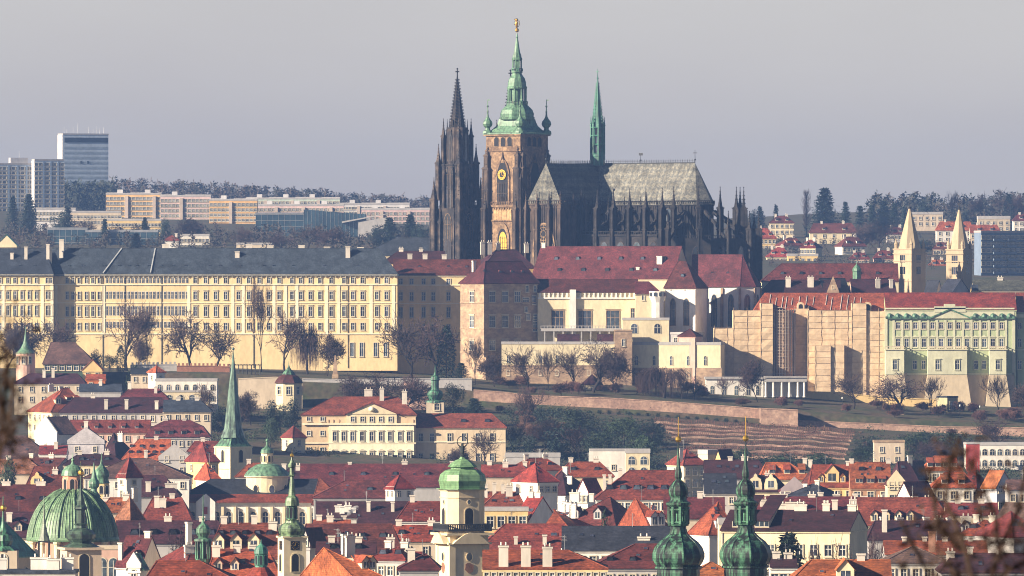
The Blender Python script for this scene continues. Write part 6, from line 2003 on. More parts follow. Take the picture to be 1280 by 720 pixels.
# teal hipped roof and dark bulb at the lower left corner
H("teal_roofed_church", "church with steep teal copper roof at the lower left corner", -45, 42, 693, 645, d=1690, D=15, yaw=-24, wall=W_BEIGE, roof=C_TEAL, hip=(.9, .9), cat="church", rows=1, cols=4, win=(1.4, 3), style="open", first=4, side=2)
d = 1600
t_, zb = tower_px("dark_cupola", "dark cupola with a gold ball on a cream tower at the left edge", 4, d, "tower")
MB().box(-2.6, 2.6, -2.6, 2.6, 0, py2z(688, d) - zb).obj("shaft", W_BEIGE, t_)
MB().lathe(lathe_px(0, d, [(21, 688), (15, 684), (10, 682), (12.5, 676), (11, 669), (6, 664), (4, 660), (2, 652), (1, 640), (.5, 620)], zb=zb), 8).obj("bulb_spire", C_DARK, t_)
MB().ball((0, 0, py2z(635, d) - zb), .6, 8).obj("gilded_ball", M_GOLD, t_)
window(t_, 0, -2.62, py2z(706, d) - zb, 1.6, 4, "open")
# two small green onion turrets right of the dome
for c, d, prof, lab in ((127, 2240, [(11, 604), (9.5, 601), (9, 598), (10.5, 594), (9.5, 589), (5, 584), (2, 580), (.8, 574), (.3, 566)], "yellow octagonal turret with a green onion dome, right behind the great green dome"), (117.5, 2200, [(9, 621), (7, 618), (4, 614), (3.6, 611), (6.5, 608), (7, 605), (6.4, 602), (4, 598), (3.4, 596), (1.5, 588), (.4, 578)], "slim pale green lantern turret just left of the yellow octagonal turret")):
    t_, zb = tower_px("onion_turret", lab, c, d, "turret")
    r0 = prof[0][0] * .9 * d / F
    MB().lathe([(r0, 0), (r0, py2z(prof[0][1], d) - zb)], 8, rot=R(22.5)).obj("drum", W_YELLOW, t_)
    MB().lathe(lathe_px(0, d, prof, zb=zb), 8 if c > 120 else 12, rot=R(22.5)).obj("onion_dome", C_GREEN, t_)
    windows_round(t_, 8, r0 * .93, py2z(prof[0][1] + 8, d) - zb, .9, 2, "open")
# open green lantern turret
d = 1590
t_, zb = tower_px("lantern_turret", "open copper lantern turret with a green bulb and tall finial, left of the clock tower", 254, d, "turret")
Z = lambda y: py2z(y, d) - zb
q = d / F
MB().lathe(lathe_px(0, d, [(10, 790), (10, 699), (11, 698)], zb=zb), 8, rot=R(22.5)).obj("base", C_DARK, t_)
mb = MB()
for k in range(8): a = R(45 * k); mb.tube((8.6 * q * math.cos(a), 8.6 * q * math.sin(a), Z(698)), (8.6 * q * math.cos(a), 8.6 * q * math.sin(a), Z(676)), .22, n=5)
mb.lathe(lathe_px(0, d, [(4, 698), (4, 676)], zb=zb), 8); mb.obj("lantern", C_DARK, t_)
MB().lathe(lathe_px(0, d, [(11.5, 676.5), (11, 674), (6, 672), (7, 670), (9.2, 666), (9, 661), (6, 657), (2.5, 654), (1.2, 650), (2, 648.5), (.8, 646), (.4, 618)], zb=zb), 12).obj("bulb", C_GREEN, t_)
d = 1560
t_, zb = tower_px("small_cupola", "little round green cupola with columns on a red conical roof, left of the clock tower", 326.5, d, "turret")
MB().lathe(lathe_px(0, d, [(20, 722), (13, 714), (9, 709)], zb=zb), 12).obj("cone_roof", T_RED, t_)
MB().lathe(lathe_px(0, d, [(8.6, 735), (7.6, 708), (7.4, 693), (8.8, 692), (8.4, 688), (6.5, 684), (3, 681), (1, 679), (.3, 674)], zb=zb), 10).obj("cupola", C_TEAL, t_)
windows_round(t_, 8, 7.5 * d / F + .01, py2z(700, d) - zb, .5, 1.6, "open", 0, C_TEAL)
# clock tower
d = 1520; q = d / F
t_, zb = tower_px("clock_tower", "slim cream clock tower with black square clock faces and a green onion spire", 365, d)
Z = lambda y: py2z(y, d) - zb
a_ = R(17); h_ = 36 * q / (math.cos(a_) + math.sin(a_)) / 2
t_.rotation_euler = (0, 0, a_)
MB().box(-h_, h_, -h_, h_, 0, Z(672)).box(-h_ - .25, h_ + .25, -h_ - .25, h_ + .25, Z(672) + .003, Z(670)).obj("shaft", W_CREAM, t_)
MB().lathe(lathe_px(0, d, [(18.5, 670.5), (15, 668.5), (17, 664), (17.3, 661), (14, 656), (9.5, 653.5), (8.5, 651), (9.3, 650), (6.0, 649.5), (6.0, 633), (9.2, 632), (9, 630), (8.8, 626), (7.4, 622), (4.6, 619.5), (4.2, 616), (3.2, 606), (2.2, 596), (4.4, 594.5), (2.8, 593.5), (2.8, 585), (4.6, 584), (4.8, 581), (3, 578), (1.6, 575), (.7, 571), (.4, 566)], zb=zb), 8, rot=R(22.5)).obj("onion_spire", copper((.22, .33, .20), dark=(.02, .03, .028), amount=(.42, .62), name="dark_streaked_copper"), t_)
MB().ball((0, 0, Z(569)), .35, 8).tube((0, 0, Z(569)), (0, 0, Z(562)), .07, .04, 4).obj("gilded_finial", M_GOLD, t_)
windows_round(t_, 8, 6.0 * q * .93, Z(641), .55, 1.9, "open", R(22.5), C_DARK)
for k, w in ((0, 3.0), (1, 3.0)):
    c, s = math.cos(-R(90) * k), math.sin(-R(90) * k)
    mb = MB().mat(0).box(-.8, .8, -.06, .0, Z(687) , Z(676))
    zc = Z(681.5)
    for i in range(12):
        a = i * .5236; mb.mat(1).box(.6 * math.cos(a) - .05, .6 * math.cos(a) + .05, -.1, -.063, zc + .6 * math.sin(a) - .05, zc + .6 * math.sin(a) + .05)
    mb.tube((0, -.1, zc), (.1, -.1, zc + .5), .04, n=4); mb.tube((0, -.1, zc), (-.35, -.1, zc - .1), .05, n=4)
    mb.obj("clock_face", [M_DARK, M_GOLD], t_, ((h_ + .003) * s, -(h_ + .003) * c, 0), -R(90) * k)
    window(t_, (h_ + .02) * s, -(h_ + .02) * c, Z(703), 1.2, 3.0, "open", -R(90) * k, trim=W_CREAM)
# astronomical tower
d = 1700; q = d / F
t_, zb = tower_px("domed_tower", "stout cream baroque tower with balcony and light green bell dome, bottom centre", 578, d)
Z = lambda y: py2z(y, d) - zb
a_ = R(20)
t_.rotation_euler = (0, 0, a_)
TW = wallm((.74, .60, .39), "baroque_stucco")
h_ = 65 * q / (math.cos(a_) + math.sin(a_)) / 2
mb = MB().box(-h_, h_, -h_, h_, 0, Z(668))
for y, w in ((680, .5), (668.5, .9)): mb.box(-h_ - w, h_ + w, -h_ - w, h_ + w, Z(y), Z(y) + .4)
for s in (-1, 1):
    for u in (-1, 1):
        mb.box(s * (h_ - .45) - .6, s * (h_ - .45) + .6, u * (h_ - .45) - .6, u * (h_ - .45) + .6, 0, Z(680.3))
mb.obj("lower_shaft", TW, t_)
mb = MB(); h2 = 27.5 * q
oc = 24.5 * q
pts = [(oc, -oc * .55), (oc, oc * .55), (oc * .55, oc), (-oc * .55, oc), (-oc, oc * .55), (-oc, -oc * .55), (-oc * .55, -oc), (oc * .55, -oc)]
mb.prism(pts, Z(668), Z(613)); mb.prism([(x * 1.08, y * 1.08) for x, y in pts], Z(613) + .003, Z(611.5)); mb.prism([(x * 1.04, y * 1.04) for x, y in pts], Z(622), Z(621)); mb.obj("upper_shaft", TW, t_)
mb = MB()
mb.prism([(x * 1.18, y * 1.18) for x, y in pts], Z(611.5) + .006, Z(610.5))
f = oc / (27.5 * q)
for (r0, y0), (r1, y1) in zip([(27, 611), (27.6, 607), (29, 601), (27, 593), (21, 588), (14, 586), (13.8, 585), (18, 583.3), (14, 579), (8, 575), (4, 573.5), (2.5, 571)][:-1], [(27.6, 607), (29, 601), (27, 593), (21, 588), (14, 586), (13.8, 585), (18, 583.3), (14, 579), (8, 575), (4, 573.5), (2.5, 571), (1.6, 567)]):
    p0 = [(x * r0 / 26.8, y * r0 / 26.8, Z(y0)) for x, y in pts]; p1 = [(x * r1 / 26.8, y * r1 / 26.8, Z(y1)) for x, y in pts]
    mb.add(p0 + p1, [(i, (i + 1) % 8, 8 + (i + 1) % 8, 8 + i) for i in range(8)])
mb.obj("bell_dome", copper((.19, .34, .19), dark=(.10, .10, .04), amount=(.28, .5), name="bright_copper"), t_)
mb = MB().lathe([(.4, Z(571)), (.55, Z(569)), (.3, Z(568))], 8)
mb.lathe([(.22, Z(568)), (.42, Z(565.5)), (.36, Z(562)), (.5, Z(559)), (.25, Z(556.8)), (.26, Z(554.8)), (.05, Z(553.6))], 7)
for s in (-1, 1): mb.tube((s * .35, 0, Z(559)), (s * .95, 0, Z(555.5)), .13, .1, 5)
for k in range(16):
    a0, a1 = R(22.5 * k), R(22.5 * (k + 1)); mb.tube((1.05 * math.cos(a0), 0, Z(552) + 1.05 * math.sin(a0)), (1.05 * math.cos(a1), 0, Z(552) + 1.05 * math.sin(a1)), .09, n=4)
mb.obj("statue_finial", surf("dark_bronze", (.04, .05, .05)), t_)
mb = MB(); o_ = h_ + .45
for p, r in (((-o_, -o_), (o_, -o_)), ((o_, -o_), (o_, o_)), ((o_, o_), (-o_, o_)), ((-o_, o_), (-o_, -o_))): balustrade(mb, p, r, Z(662), 1.15, .35)
mb.box(-o_ - .1, o_ + .1, -o_ - .1, o_ + .1, Z(663.5), Z(662))
mb.obj("balcony", M_IRON, t_)
for k in (0, 1):
    rz = -R(90) * k
    c, s = math.cos(rz), math.sin(rz)
    P = lambda u, o: (u * c + o * s, u * s - o * c)
    mb = MB().mat(0).prismy([(-h_ * .95 + 2 * h_ * .95 * i / 12, Z(679) + 2.1 * math.sin(math.pi * i / 12)) for i in range(13)], -1.25, 0)
    pd = mb.obj("arched_pediment", TW, t_, (*P(0, h_ + .01), 0), rz)
    window(t_, *P(0, oc + .02), Z(645.5), 1.6, 3.3, "open", rz, trim=TW); window(t_, *P(0, h_ + .03), Z(695.5), 1.15, 1.5, "oval", rz, trim=TW); window(t_, *P(0, oc + .02), Z(627) , .6, .8, "oval", rz, trim=TW)
    MB().prismy([(.9 * math.cos(a * .5) * (1 + .15 * math.sin(3 * a)), Z(709) + 1.0 * math.sin(a * .5) * (1 + .1 * math.cos(5 * a))) for a in range(12)], -.07, 0).obj("bare_brick_patch", W_BRICK, t_, (*P(0, h_ + .01), 0), rz)
# twin onion towers in the foreground
d = 1300; q = d / F
CK = copper((.095, .25, .175), dark=(.012, .017, .018), amount=(.48, .64), name="streaked_copper")
pr = [(26, 735), (27.5, 716), (27, 711.5), (30, 710.5), (30, 708.5), (27, 707.5), (30.5, 703), (33, 697), (33, 692), (30.5, 685), (25, 678), (17, 672), (11.5, 667), (10, 661), (10, 658), (13, 657), (13.5, 655)]
pr2 = [(13.5, 633.5), (15.8, 630.5), (15.8, 628.5), (12.5, 627), (10.5, 624.5), (10.2, 622), (12, 618), (12.4, 613), (11, 608), (7.5, 603), (4.6, 600.5), (3.4, 599), (4.6, 596.5), (4.6, 592), (4.2, 590.5), (2.6, 583), (1.5, 570), (1.0, 557), (.7, 552)]
for c, yo, lab in ((848, 0, "left of the twin foreground towers with black streaked green onion domes and golden ball"), (932, -1.0, "right of the twin foreground towers with black streaked green onion domes and golden ball")):
    t_, zb = tower_px("onion_tower", lab, c, d)
    t_["group"] = "twin onion towers in the foreground"
    Z = lambda y: py2z(y + yo, d) - zb
    L = lambda p: [(r * q, Z(y)) for r, y in p]
    MB().box(-2.9, 2.9, -2.9, 2.9, 0, Z(735)).obj("shaft", TW, t_)
    def ribs(mb, prof, w=.07):
        for k in range(8):
            a = R(45 * k + 10)
            for (r0, y0), (r1, y1) in zip(prof[:-1], prof[1:]): mb.tube((r0 * q * math.cos(a), r0 * q * math.sin(a), Z(y0)), (r1 * q * math.cos(a), r1 * q * math.sin(a), Z(y1)), w, n=4)
        return mb
    ribs(MB().lathe(L(pr), 8, rot=R(10)), pr[4:14]).obj("great_onion", CK, t_)
    mb = MB()
    for k in range(8):
        a = R(45 * k + 10); mb.tube((12 * q * math.cos(a), 12 * q * math.sin(a), Z(655)), (12 * q * math.cos(a), 12 * q * math.sin(a), Z(633.5)), .26, n=6)
        for j in range(2):
            b = a + R(45); f_ = .0
        mb.tube((12 * q * math.cos(a), 12 * q * math.sin(a), Z(637)), (12 * q * math.cos(a + R(45)), 12 * q * math.sin(a + R(45)), Z(637)), .2, n=5); mb.tube((12 * q * math.cos(a), 12 * q * math.sin(a), Z(653)), (12 * q * math.cos(a + R(45)), 12 * q * math.sin(a + R(45)), Z(653)), .18, n=5)
    mb.lathe(L([(3.2, 655), (3.2, 633.5)]), 6); mb.obj("open_lantern", C_DARK, t_)
    ribs(MB().lathe(L(pr2), 8, rot=R(10)), pr2[4:11], .04).obj("small_onion", CK, t_)
    MB().ball((0, 0, Z(549)), 4 * q, 12).tube((0, 0, Z(546)), (0, 0, Z(521)), .08, .05, 5).obj("gilded_ball", M_GOLD, t_)
# ------------------------------------------------------------------ the old town: houses, from back to front
CH1 = ((.25, .5, 1.2, 1.2), (.7, .5, 1.0, 1.4))
CH3 = ((.15, .5, 1.2, 1.2), (.45, .4, 1.4, 1.5), (.82, .55, 1.2, 1.1))
W_GR2 = wallm((.50, .47, .42), "greyed_stucco")
# long roofs under the cream palace
H("long_roofed_house", "very long dark maroon roof running right below the cream palace", 376, 612, 606, 580, d=2500, D=24, roof=T_MAROON, wall=W_GREY, hip=(0, .4), chim=((.26, .5, .6, 1), (.55, .5, .8, 1.6), (.8, .5, .8, 1)), dorm=(("eye", 5, .5, 1.5, .9),))
H("hip_roofed_house", "maroon roofed house with bright red left hip, before the very long maroon roof", 393, 486, 620, 600, d=2390, D=17, roof=T_MAROON, wall=W_GREY, hip=(1, .2), rows=1, cols=6, win=(.9, 1.2), dorm=(("eye", 1, .4, 1.6, .9, .6, .9),))
H("lantern_house", "little white square turret with arched openings and red pyramid roof, amid maroon roofs", 482, 517, 608, 593, d=2330, D=5, yaw=28, typ="pyr", wall=W_WHITE, roof=T_RED, rows=1, cols=2, side=2, win=(.8, 1.9), style="arch", first=1.7, cat="turret")
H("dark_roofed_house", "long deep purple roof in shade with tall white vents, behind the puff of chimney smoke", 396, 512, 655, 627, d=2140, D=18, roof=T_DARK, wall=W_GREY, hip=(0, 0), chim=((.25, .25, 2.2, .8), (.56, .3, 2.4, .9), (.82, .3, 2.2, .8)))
H("chimney_house", "low grey house crowded with white chimneys, right of the white church chancel", 418, 446, 645, 640, d=2050, D=9, roof=T_DARK, wall=W_GR2, chim=((.15, .5, 1.5, 1.3), (.35, .3, 1.8, 1.1), (.6, .5, 1.6, 1.5), (.85, .4, 1.2, 1.1)), chm=W_WHITE)
H("red_house", "house with flat red roof beside a small yellow gable, under the chimney smoke", 392, 438, 660, 650, d=2010, D=9, roof=T_ORANGE, wall=W_WHITE, chim=CH3)
H("pyramid_house", "white house with bright red pyramid roof, right of the domed tower", 641, 697, 600, 579, d=2290, D=12, yaw=32, typ="gable", hip=(1, 1), wall=W_WHITE, roof=T_RED, rows=1, cols=3, side=2, win=(1.1, 1.4))
H("maroon_house", "dark maroon house with long shaded slope, right of the red pyramid roofed white house", 680, 744, 616, 588, d=2330, D=18, yaw=-26, roof=T_DARK, wall=W_WHITE, hip=(.4, .9), chim=((.3, .5, 1, 1.3), (.8, .3, 1, 1.3)))
H("red_house", "low brick red house with pale chimneys right behind the light green bell dome", 602, 668, 594, 581, d=2380, D=14, roof=T_BRICK, wall=W_BEIGE, hip=(0, .5), chim=CH3)
H("garden_pavilion_house", "pink cream house with steep red pyramid roof, behind the left onion tower's spire", 834, 882, 579, 561, d=2480, D=11, yaw=24, hip=(1, 1), wall=W_CREAM, roof=T_BRICK, rows=3, cols=3, side=1, win=(1.3, 2), chim=((.02, .2, 2.6, 1),))
H("beige_house", "plain beige house block with yellow lit end, between the twin foreground spires", 873, 900, 568, 562, d=2520, D=9, yaw=35, typ="flat", wall=W_CREAM, roof=W_GREY, rows=2, cols=2)
H("yellow_gable_house", "pale yellow gabled house beside the plain beige block", 895, 917, 572, 562, d=2515, D=12, yaw=-40, typ="front", wall=W_YELLOW, roof=T_DARK, rows=1, cols=2)
H("purple_roofed_house", "dark purple roofed house with white skylights, between the twin foreground towers at their spire tips", 880, 962, 596, 575, d=2420, D=15, roof=T_DARK, wall=W_GREY, hip=(0, .4), dorm=(("skylight", 3, .55, 1.3, 1.4),), chim=((.4, .5, 1, 1.2), (.62, .5, 1, 1.8)))
H("orange_roofed_house", "wide bright orange roofed house with three hatches, below the right end of the vineyard", 950, 1016, 597, 578, d=2380, D=16, roof=T_ORANGE, wall=W_CREAM, hip=(.2, .8), dorm=(("shed", 3, .3, 1.6, 1.1),), chim=((.85, .5, 1.2, 1.1), (.95, .4, 1.6, 1)))
H("dark_red_house", "dark red roofed house in shade between the orange roofs below the vineyard", 1002, 1034, 604, 586, d=2330, D=14, yaw=-30, roof=T_MAROON, wall=W_BEIGE, hip=(.3, .3))
H("baroque_house", "dark roofed house with two pale baroque gabled dormers, right of the right green onion tower", 934, 985, 612, 594, d=2280, D=14, roof=T_DARK, wall=W_CREAM, hip=(.2, .5), rows=1, cols=5, dorm=(("baroque", 2, .12, 2.6, 2.3, .0, .75),), chim=((.5, .5, .6, 1.4),))
H("grey_gabled_house", "grey stepped gable house with shaded lilac wall, right of the two baroque dormers", 976, 1008, 612, 599, d=2250, D=13, typ="front", wall=wallm((.40, .33, .34), "lilac_grey_stucco"), roof=T_MAROON, rows=2, cols=2, first=1.2, parapet=.8)
H("domed_roof_house", "black roofed house with silver roof bubbles, before the grey stepped gable", 985, 1050, 618, 605, d=2180, D=13, yaw=-20, roof=M_NAVY, wall=W_GREY, hip=(.6, .6), chim=((.3, .4, .6, 1), (.6, .5, 1, 1.1)))
H("yellow_dormer_house", "yellow house with tall gabled centre dormer, left of the brown brick terrace house", 1012, 1066, 606, 581, d=2300, D=14, roof=T_RED, wall=W_YELLOW, hip=(.1, 0), rows=1, cols=4, win=(1.1, 1.6), dorm=(("gable", 1, .16, 3.6, 2.6, .25, .75), ("gable", 2, .16, 1.3, 1.5, .0, 1.0)), chim=((.9, .5, 1, 1.2),))
H("brick_house", "brown brick terrace house with white framed windows and dormers in an orange roof", 1062, 1112, 607, 578, d=2290, D=14, roof=T_ORANGE, wall=wallm((.40, .24, .15), "brown_render"), rows=1, cols=3, win=(1.6, 1.6), dorm=(("shed", 3, .14, 1.9, 1.2), ("eye", 2, .66, 1.6, 1.0)), chim=((.05, .5, 1, 1), (.97, .5, 1, 1.2)))
H("narrow_gabled_house", "narrow cream house with baroque curved gable, right of the brown brick terrace house", 1108, 1130, 603, 591, d=2275, D=14, typ="front", wall=W_CREAM, roof=T_MAROON, rows=3, cols=2, win=(1.1, 1.7), first=.6, parapet=.9)
H("purple_gabled_house", "house with steep dark purple roof behind the narrow cream baroque gable", 1112, 1146, 600, 577, d=2350, D=16, yaw=20, roof=T_DARK, wall=W_GREY, hip=(.2, .2), chim=((.9, .5, 1.6, 1.2),))
H("grey_gabled_house", "tall grey gable end left of the orange roofed white house", 1134, 1158, 592, 576, d=2360, D=14, yaw=-30, typ="front", wall=W_GREY, roof=T_BROWN, rows=1, cols=1)
H("white_gabled_house", "big bright white blank gable slanting left, in front of the narrow cream house", 1120, 1170, 622, 602, d=2120, D=16, yaw=-48, typ="front", wall=W_WHITE, roof=T_MAROON, side=2)
H("orange_roofed_house", "white house with bright orange roof and a dormer strip, uppermost at the right", 1153, 1200, 586, 570, d=2420, D=13, roof=T_ORANGE, wall=W_WHITE, hip=(.5, .3), rows=2, cols=5, win=(1, 1.8), dorm=(("shed", 4, .2, 1.5, 1.1),))
H("white_house", "tall white house with orange hipped roof and two hatches, behind the dry branches", 1165, 1215, 607, 590, d=2200, D=13, roof=T_ORANGE, wall=W_WHITE, hip=(.5, .3), rows=2, cols=3, win=(1.1, 1.8), fh=4.5, dorm=(("shed", 2, .2, 1.5, 1.0),))
H("white_house", "white house wing with four dark windows, right behind the dry branches", 1200, 1240, 608, 590, d=2215, D=13, yaw=-20, roof=T_BRICK, wall=wallm((.52, .52, .56), "bluish_stucco"), hip=(0, .3), rows=2, cols=4, win=(1.2, 2), fh=4.5)
H("white_gabled_house", "white gable house with orange roof at the far right of the town", 1228, 1264, 606, 588, d=2180, D=14, yaw=28, typ="front", wall=wallm((.60, .59, .62), "cool_white_stucco"), roof=T_ORANGE, rows=2, cols=2, fh=4, first=1)
H("beige_gabled_house", "house with sandy brown gable at the right edge", 1246, 1310, 650, 629, d=1900, D=16, yaw=24, typ="front", wall=W_BEIGE, roof=T_BROWN)
H("grey_house", "shaded lilac grey house at the right edge above the sandy brown gable", 1258, 1310, 610, 600, d=2120, D=12, roof=T_BROWN, wall=W_GREY, rows=1, cols=4)
H("maroon_house", "maroon hipped house with two hatches, at the right edge under the sandy brown gable", 1222, 1300, 668, 639, d=1790, D=18, yaw=22, roof=T_BRICK, wall=W_GREY, hip=(.9, .8), dorm=(("eye", 2, .4, 1.6, 1.0),))
# middle band
H("long_mansard_house", "red roofed house with a row of round dormers, left of the twin onion towers", 745, 846, 621, 588, d=2190, D=18, roof=T_BRICK, wall=W_WHITE, hip=(.9, 0), rows=1, cols=9, win=(1.1, 1.8), dorm=(("eye", 5, .3, 1.8, 1.2),), chim=((.1, .2, 3, .7), (.17, .2, 3, .7), (.3, .55, 1, 1)))
H("white_gable_cottage", "small white house with red roof and tall slim chimneys, left of the dark green mansard", 722, 752, 612, 598, d=2230, D=12, yaw=-35, typ="front", wall=W_WHITE, roof=T_RED, rows=2, cols=2)
H("blue_roofed_house", "low navy roofed house between the left foreground tower and the pink cream pyramid roofed house", 880, 920, 614, 592, d=2300, D=14, roof=M_NAVY, wall=W_GREY, rows=1, cols=3, dorm=(("skylight", 2, .5, 1.2, 1.2),))
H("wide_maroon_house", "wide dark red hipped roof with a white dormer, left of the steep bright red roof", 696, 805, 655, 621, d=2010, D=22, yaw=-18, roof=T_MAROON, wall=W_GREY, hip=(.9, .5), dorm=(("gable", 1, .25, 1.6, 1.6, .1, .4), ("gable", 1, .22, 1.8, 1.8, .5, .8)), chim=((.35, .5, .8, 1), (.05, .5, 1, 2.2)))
H("attic_house", "red roofed house with steep white triangular right gable, right of the domed tower", 638, 700, 655, 621, d=2060, D=17, yaw=-28, roof=T_RED, wall=W_WHITE, dorm=(("skylight", 3, .45, 1.3, 1.4), ("shed", 2, .1, 1.6, 1.2)), rows=1, cols=4, chim=CH1)
H("beige_house", "yellowish beige flat roofed house with tall windows, just right of the domed tower", 606, 660, 638, 634, d=1980, D=11, typ="flat", wall=W_YELLOW, roof=W_GREY, rows=2, cols=4, win=(1.5, 2.4), fh=4.2, first=2.4)
H("red_house", "jumble of small red roofs with white flues behind the yellowish beige house", 602, 655, 634, 616, d=2130, D=14, roof=T_BRICK, wall=W_WHITE, hip=(.5, .2), chim=((.1, .5, 2, .8), (.3, .5, 2.4, .9), (.5, .5, 2, .8), (.65, .4, 2.4, 1.6), (.85, .5, 2, .9)), dorm=(("skylight", 2, .4, 1.2, 1.3),))
H("orange_roofed_house", "small orange roofed house with a row of white chimneys, centre right", 680, 740, 658, 637, d=1930, D=15, yaw=-20, roof=T_RED, wall=W_WHITE, hip=(0, .9), chim=((.1, .6, 2.2, .9), (.25, .6, 2.4, 1.1), (.42, .6, 2.2, 1.5), (.6, .6, 2, 1.5)), chm=W_WHITE)
H("steep_red_house", "house with very steep bright red roof and dark right hip, left of both onion towers", 776, 838, 658, 622, d=1940, D=19, yaw=20, roof=T_RED, wall=W_WHITE, hip=(.3, .8), dorm=(("gable", 2, .06, 1.8, 2.2, .05, .7),))
H("maroon_house", "dark red roofed house behind the left green onion tower", 830, 905, 645, 622, d=2030, D=15, roof=T_MAROON, wall=W_BEIGE, chim=((.3, .5, 1.2, 1.6), (.6, .5, 1.5, 1.2)), hip=(0, 0))
H("steep_red_house", "steep brick red hipped roof with one gabled dormer, between the two green onion towers", 862, 918, 664, 627, d=1900, D=20, yaw=24, roof=T_RED, wall=W_WHITE, hip=(.9, .3), dorm=(("gable", 1, .12, 1.7, 2.0, .2, .7),))
H("white_house", "white house with cream roof terrace railings right behind the right green onion tower", 898, 965, 655, 648, d=1850, D=12, typ="flat", wall=W_CREAM, roof=W_GREY, rows=1, cols=5, win=(1.4, 1.6), cat="house")
H("long_roofed_house", "long dark purple roof with many cream chimneys, behind the cream house's grey right gable", 935, 1080, 648, 621, d=1990, D=20, roof=T_MAROON, wall=W_GREY, hip=(0, .2), chim=((.13, .3, 1.4, 1.6), (.27, .25, 1.0, 2.6, 1.2), (.4, .25, 1.4, 4.2, 1.6), (.66, .2, 2.2, .9), (.74, .2, 2.4, 1.2), (.9, .25, 2, 1.6), (.3, .5, .6, 2), (.55, .5, .6, 1.6)))
H("red_roofed_house", "broad rough red roof with four small yellow gabled dormers, right of the purple roof", 1072, 1186, 653, 622, d=1960, D=20, roof=T_BRICK, wall=W_CREAM, dorm=(("gable", 4, .1, 1.5, 1.6, .1, .62),), hip=(0, .3))
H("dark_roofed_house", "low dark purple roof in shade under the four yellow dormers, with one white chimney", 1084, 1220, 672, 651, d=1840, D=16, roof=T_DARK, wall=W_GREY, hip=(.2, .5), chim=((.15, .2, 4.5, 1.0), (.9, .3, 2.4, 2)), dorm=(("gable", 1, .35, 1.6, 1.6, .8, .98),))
H("red_terrace_house", "long low red roof with small flues, behind the dry branches lower right", 1105, 1232, 690, 676, d=1690, D=12, roof=T_RED, wall=W_GREY, chim=((.2, .5, .8, .8), (.4, .5, .8, .8), (.6, .5, .8, 1), (.85, .5, .8, .8)))
H("brown_house", "dark brown grey hipped house lower right under the long low red roof", 1105, 1180, 700, 682, d=1600, D=14, roof=T_BROWN, wall=W_GR2, hip=(.8, .8), chim=((.8, .5, 2.6, 1.2),), chm=M_CHIMB, rows=1, cols=5)
H("shaded_house", "shaded maroon house at the lower right corner behind the dry branches", 1175, 1300, 712, 692, d=1560, D=15, roof=T_DARK, wall=W_GREY, hip=(.3, 0), rows=1, cols=9, win=(1, 1.4), chim=((.1, .4, 1, 1.4), (.3, .5, 1.2, 1), (.6, .5, 1.2, 1.2)))
cr_ = H("cream_house", "cream house with dark roof, big windows and grey right gable, behind the spruce", 900, 1086, 660, 638, d=1720, D=20, yaw=-12, roof=T_DARK, wall=W_CREAM, rows=2, cols=9, win=(1.3, 2.1), fh=5.2, first=4.0, dorm=(("shed", 2, .1, 2.8, 1.3, .05, .4),), chim=((.55, .5, 1.2, 2.4), (.75, .5, 1.4, 1.4), (.95, .5, 1.2, 1.6)), style="plain")
# centre front
H("white_windowed_house", "white house with two rows of dark windows, immediately left of the domed tower", 498, 560, 648, 627, d=1900, D=15, roof=T_BRICK, wall=W_WHITE, hip=(.3, 0), rows=2, cols=5, win=(1.1, 1.9), fh=4.0, first=3, chim=((.28, .5, 1.4, 1),))
H("green_house_front", "shaded dark fronted narrow house touching the left side of the domed tower", 536, 560, 662, 656, d=1860, D=8, typ="flat", wall=W_GREY, roof=M_SLATE, rows=2, cols=2)
H("maroon_house", "broad dark red roof with small eyebrow hatches, right of the clock tower", 376, 502, 689, 655, d=1790, D=20, roof=T_MAROON, wall=W_BEIGE, hip=(.1, .2), dorm=(("eye", 4, .55, 1.5, .9),), chim=((.1, .6, 1, 1.3), (.2, .6, 1, 1.2)))
H("grey_gabled_house", "small grey gabled house tucked behind the clock tower's right side", 380, 404, 676, 660, d=1700, D=12, yaw=-30, typ="front", wall=W_GREY, roof=T_DARK, rows=1, cols=1, first=0)
H("orange_roofed_house", "house with vivid orange left hip and two white dormers, right of the clock tower", 378, 482, 720, 684, d=1490, D=21, yaw=26, roof=T_ORANGE, wall=W_CREAM, hip=(.2, .9), dorm=(("gable", 2, .3, 1.5, 1.3, .5, .95),), chim=((.55, .5, 2.2, 1.2), (.62, .45, 2.4, 1.6)))
H("red_hipped_house", "low maroon hipped roofs with pale ridges, left of the domed tower's foot", 500, 548, 709, 692, d=1580, D=15, roof=T_MAROON, wall=W_GREY, hip=(.8, .5), chim=((.3, .3, 2, 1.3),))
H("maroon_house", "maroon roofs around a small grey chimney left of the domed tower", 484, 528, 700, 690, d=1640, D=12, roof=T_BRICK, wall=W_GREY, chim=((.1, .4, 3, 1.4),))
H("broad_maroon_house", "broad plain brick red roof over a pale cornice, right of the domed tower's foot", 600, 712, 684, 655, d=1790, D=20, roof=T_BRICK, wall=W_BEIGE, hip=(.5, .1), dorm=(("skylight", 1, .5, 1.4, 1.5, .7, .95),), rows=1, cols=9, win=(1, 1.2), first=1.6, chim=((.4, .1, 1.5, .7), (.72, .1, 1.8, .8)))
H("navy_roofed_house", "very long dark navy slate roof in shade, centre right", 703, 838, 684, 658, d=1750, D=18, roof=M_NAVY, wall=W_WHITE, hip=(0, 0), rows=1, cols=9, win=(1.2, 1.4), chim=((.75, .2, .6, 2.4),), cat="house")
H("grey_walled_house", "maroon roofed house with shaded grey wall and small hatches, right of the yellow row house", 740, 840, 706, 680, d=1590, D=17, roof=T_MAROON, wall=W_GREY, hip=(.9, .2), rows=1, cols=7, win=(1, 1.5), dorm=(("eye", 3, .25, 1.2, .8),))
